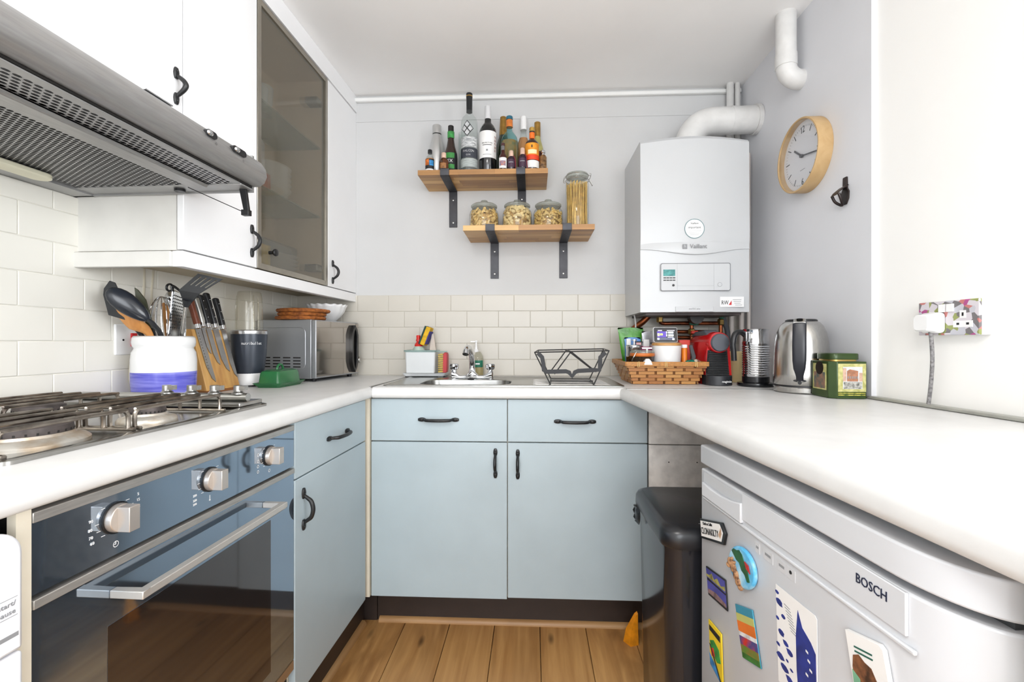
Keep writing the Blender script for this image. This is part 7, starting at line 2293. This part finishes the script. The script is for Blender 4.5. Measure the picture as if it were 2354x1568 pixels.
inset(t, [(0.978, 0.578), (0.901, 0.5865), (0.8985, 0.566), (0.9745, 0.556)], 0.003, mat('night_purple', (76, 76, 158)), 'night_water')
inset(t, [(0.981, 0.589), (0.968, 0.592), (0.958, 0.600), (0.948, 0.592), (0.935, 0.602), (0.920, 0.594), (0.904, 0.602), (0.9025, 0.593), (0.980, 0.585)], 0.0034, mat('olive_gold_print', (168, 160, 84), 0.5, var=0.4, scale=90), 'skyline')
inset(t, [(0.972, 0.562), (0.94, 0.570), (0.899, 0.570), (0.8985, 0.564), (0.973, 0.554)], 0.0034, mat('mauve_print', (150, 120, 120), 0.5, var=0.4, scale=90), 'reflection')
t = magnet('parrot_magnet', 'yellow tropical magnet low on the fridge beside the bin', [(0.9734, 0.4976), (0.9193, 0.4998), (0.913, 0.398), (0.964, 0.4079)], 0.003, mat('canary_yellow', (236, 204, 44), 0.4, var=0.1))
inset(t, [(0.969, 0.489), (0.924, 0.491), (0.923, 0.480), (0.968, 0.479)], 0.003, INK, 'caption_block')
inset(t, [(0.966, 0.458), (0.950, 0.468), (0.928, 0.462), (0.920, 0.440), (0.935, 0.432), (0.955, 0.440)], 0.003, mat('leaf_green', (52, 150, 70), 0.4, var=0.3, scale=70), 'foliage')
inset(t, [(0.962, 0.445), (0.950, 0.452), (0.944, 0.438), (0.956, 0.432)], 0.0034, mat('scarlet_print', (216, 52, 40), 0.4, var=0.2), 'parrot')
inset(t, [(0.9665, 0.432), (0.945, 0.424), (0.920, 0.406), (0.915, 0.401), (0.963, 0.411)], 0.0034, mat('sea_blue_print', (52, 140, 206), 0.4, var=0.3, scale=70), 'sea')
inset(t, [(0.9668, 0.452), (0.9615, 0.452), (0.9145, 0.402), (0.919, 0.402)], 0.0038, INK, 'palm_trunk')
t = magnet('sunset_magnet', 'tall sunset magnet with orange sky over green hills', [(0.868, 0.590), (0.8115, 0.611), (0.785, 0.527), (0.8402, 0.508)], 0.003, mat('teal_sky_print', (56, 140, 166), 0.4, var=0.1))
for (f0, f1, m_) in ((0.16, 0.30, mat('lime_haze', (190, 190, 110), 0.4, var=0.1)), (0.30, 0.50, mat('sunset_orange', (226, 118, 44), 0.4, var=0.15)), (0.50, 0.58, mat('snow_print', (226, 226, 226), 0.4, var=0.2, scale=80)), (0.58, 0.74, mat('navy_red_print', (66, 70, 130), 0.4, var=0.9, scale=60, col2=(196, 48, 40))), (0.74, 0.88, mat('autumn_print', (140, 104, 54), 0.4, var=0.5, scale=60, col2=(80, 130, 50))), (0.88, 0.985, mat('meadow_print', (62, 132, 58), 0.4, var=0.3, scale=50))):
    TL, TR, BR_, BL_ = Vector((0.868, 0.590)), Vector((0.8115, 0.611)), Vector((0.785, 0.527)), Vector((0.8402, 0.508))
    inset(t, [tuple(TL.lerp(BL_, f0)), tuple(TR.lerp(BR_, f0)), tuple(TR.lerp(BR_, f1)), tuple(TL.lerp(BL_, f1))], 0.003, m_, 'picture_band')
t = magnet('island_map_magnet', 'white card magnet with dark blue island map', [(0.7473, 0.691), (0.658, 0.6935), (0.654, 0.690), (0.652, 0.54), (0.740, 0.542)], 0.0012, PAPER, 0.0)
NAV = mat('navy_map_print', (40, 56, 140), 0.5, var=0.25, scale=50)
inset(t, [(0.694, 0.680), (0.684, 0.660), (0.666, 0.650), (0.656, 0.640), (0.653, 0.545), (0.690, 0.545), (0.696, 0.59), (0.698, 0.64), (0.696, 0.660)], 0.0012, NAV, 'mainland', 0.0004)
for a in ((0.738, 0.667, 0.008), (0.728, 0.650, 0.005), (0.742, 0.640, 0.004), (0.733, 0.622, 0.007), (0.722, 0.612, 0.006), (0.712, 0.604, 0.007), (0.740, 0.600, 0.004), (0.735, 0.584, 0.008), (0.724, 0.572, 0.008), (0.712, 0.562, 0.008), (0.702, 0.556, 0.006), (0.718, 0.588, 0.003), (0.708, 0.580, 0.003), (0.743, 0.680, 0.004)):
    rg2 = random.Random(int(a[0] * 1e4))
    inset(t, [(a[0] + a[2] * (1 + rg2.uniform(-0.3, 0.3)) * math.cos(q_) - 0.5 * a[2] * math.sin(q_), a[1] + 0.55 * a[2] * math.sin(q_) + 0.35 * a[2] * math.cos(q_)) for q_ in [2 * PI * k / 9 for k in range(9)]], 0.0012, NAV, 'island', 0.0004)
for k in range(9):
    inset(t, [(0.726 - 0.002 * k, 0.672 - 0.004 * k), (0.712 - 0.002 * k, 0.671 - 0.004 * k), (0.712 - 0.002 * k, 0.670 - 0.004 * k), (0.726 - 0.002 * k, 0.671 - 0.004 * k)], 0.0012, GREYINK, 'print_line', 0.0003)
for k in range(8):
    inset(t, [(0.676 - 0.004 * (k % 3), 0.634 - 0.011 * k), (0.671 - 0.004 * (k % 3), 0.633 - 0.011 * k), (0.671 - 0.004 * (k % 3), 0.630 - 0.011 * k), (0.676 - 0.004 * (k % 3), 0.631 - 0.011 * k)], 0.0016, PAPER, 'map_mark', 0.0003)
t = magnet('photo_card', 'thick white picture card with brown figures at the fridge corner', [(0.5973, 0.7135), (0.546, 0.7275), (0.540, 0.7245), (0.5235, 0.655), (0.5815, 0.645)], 0.006, PAPER)
inset(t, [(0.5835, 0.690), (0.575, 0.696), (0.566, 0.6925), (0.556, 0.692), (0.548, 0.682), (0.541, 0.676), (0.540, 0.655), (0.578, 0.650), (0.584, 0.676)], 0.006, mat('brown_figures_print', (132, 84, 54), 0.5, var=0.7, scale=90, col2=(62, 40, 28)), 'picture')
inset(t, [(0.584, 0.672), (0.572, 0.668), (0.570, 0.650), (0.580, 0.650)], 0.0064, mat('mint_print', (126, 186, 150), 0.5, var=0.2), 'picture_corner')
for k in range(2):
    inset(t, [(0.582 - 0.001 * k, 0.7025 - 0.005 * k), (0.555 - 0.001 * k, 0.7095 - 0.005 * k), (0.555 - 0.001 * k, 0.7075 - 0.005 * k), (0.582 - 0.001 * k, 0.7005 - 0.005 * k)], 0.006, mat('dark_green_print', (40, 96, 82), 0.5, var=0.2), 'caption_line')
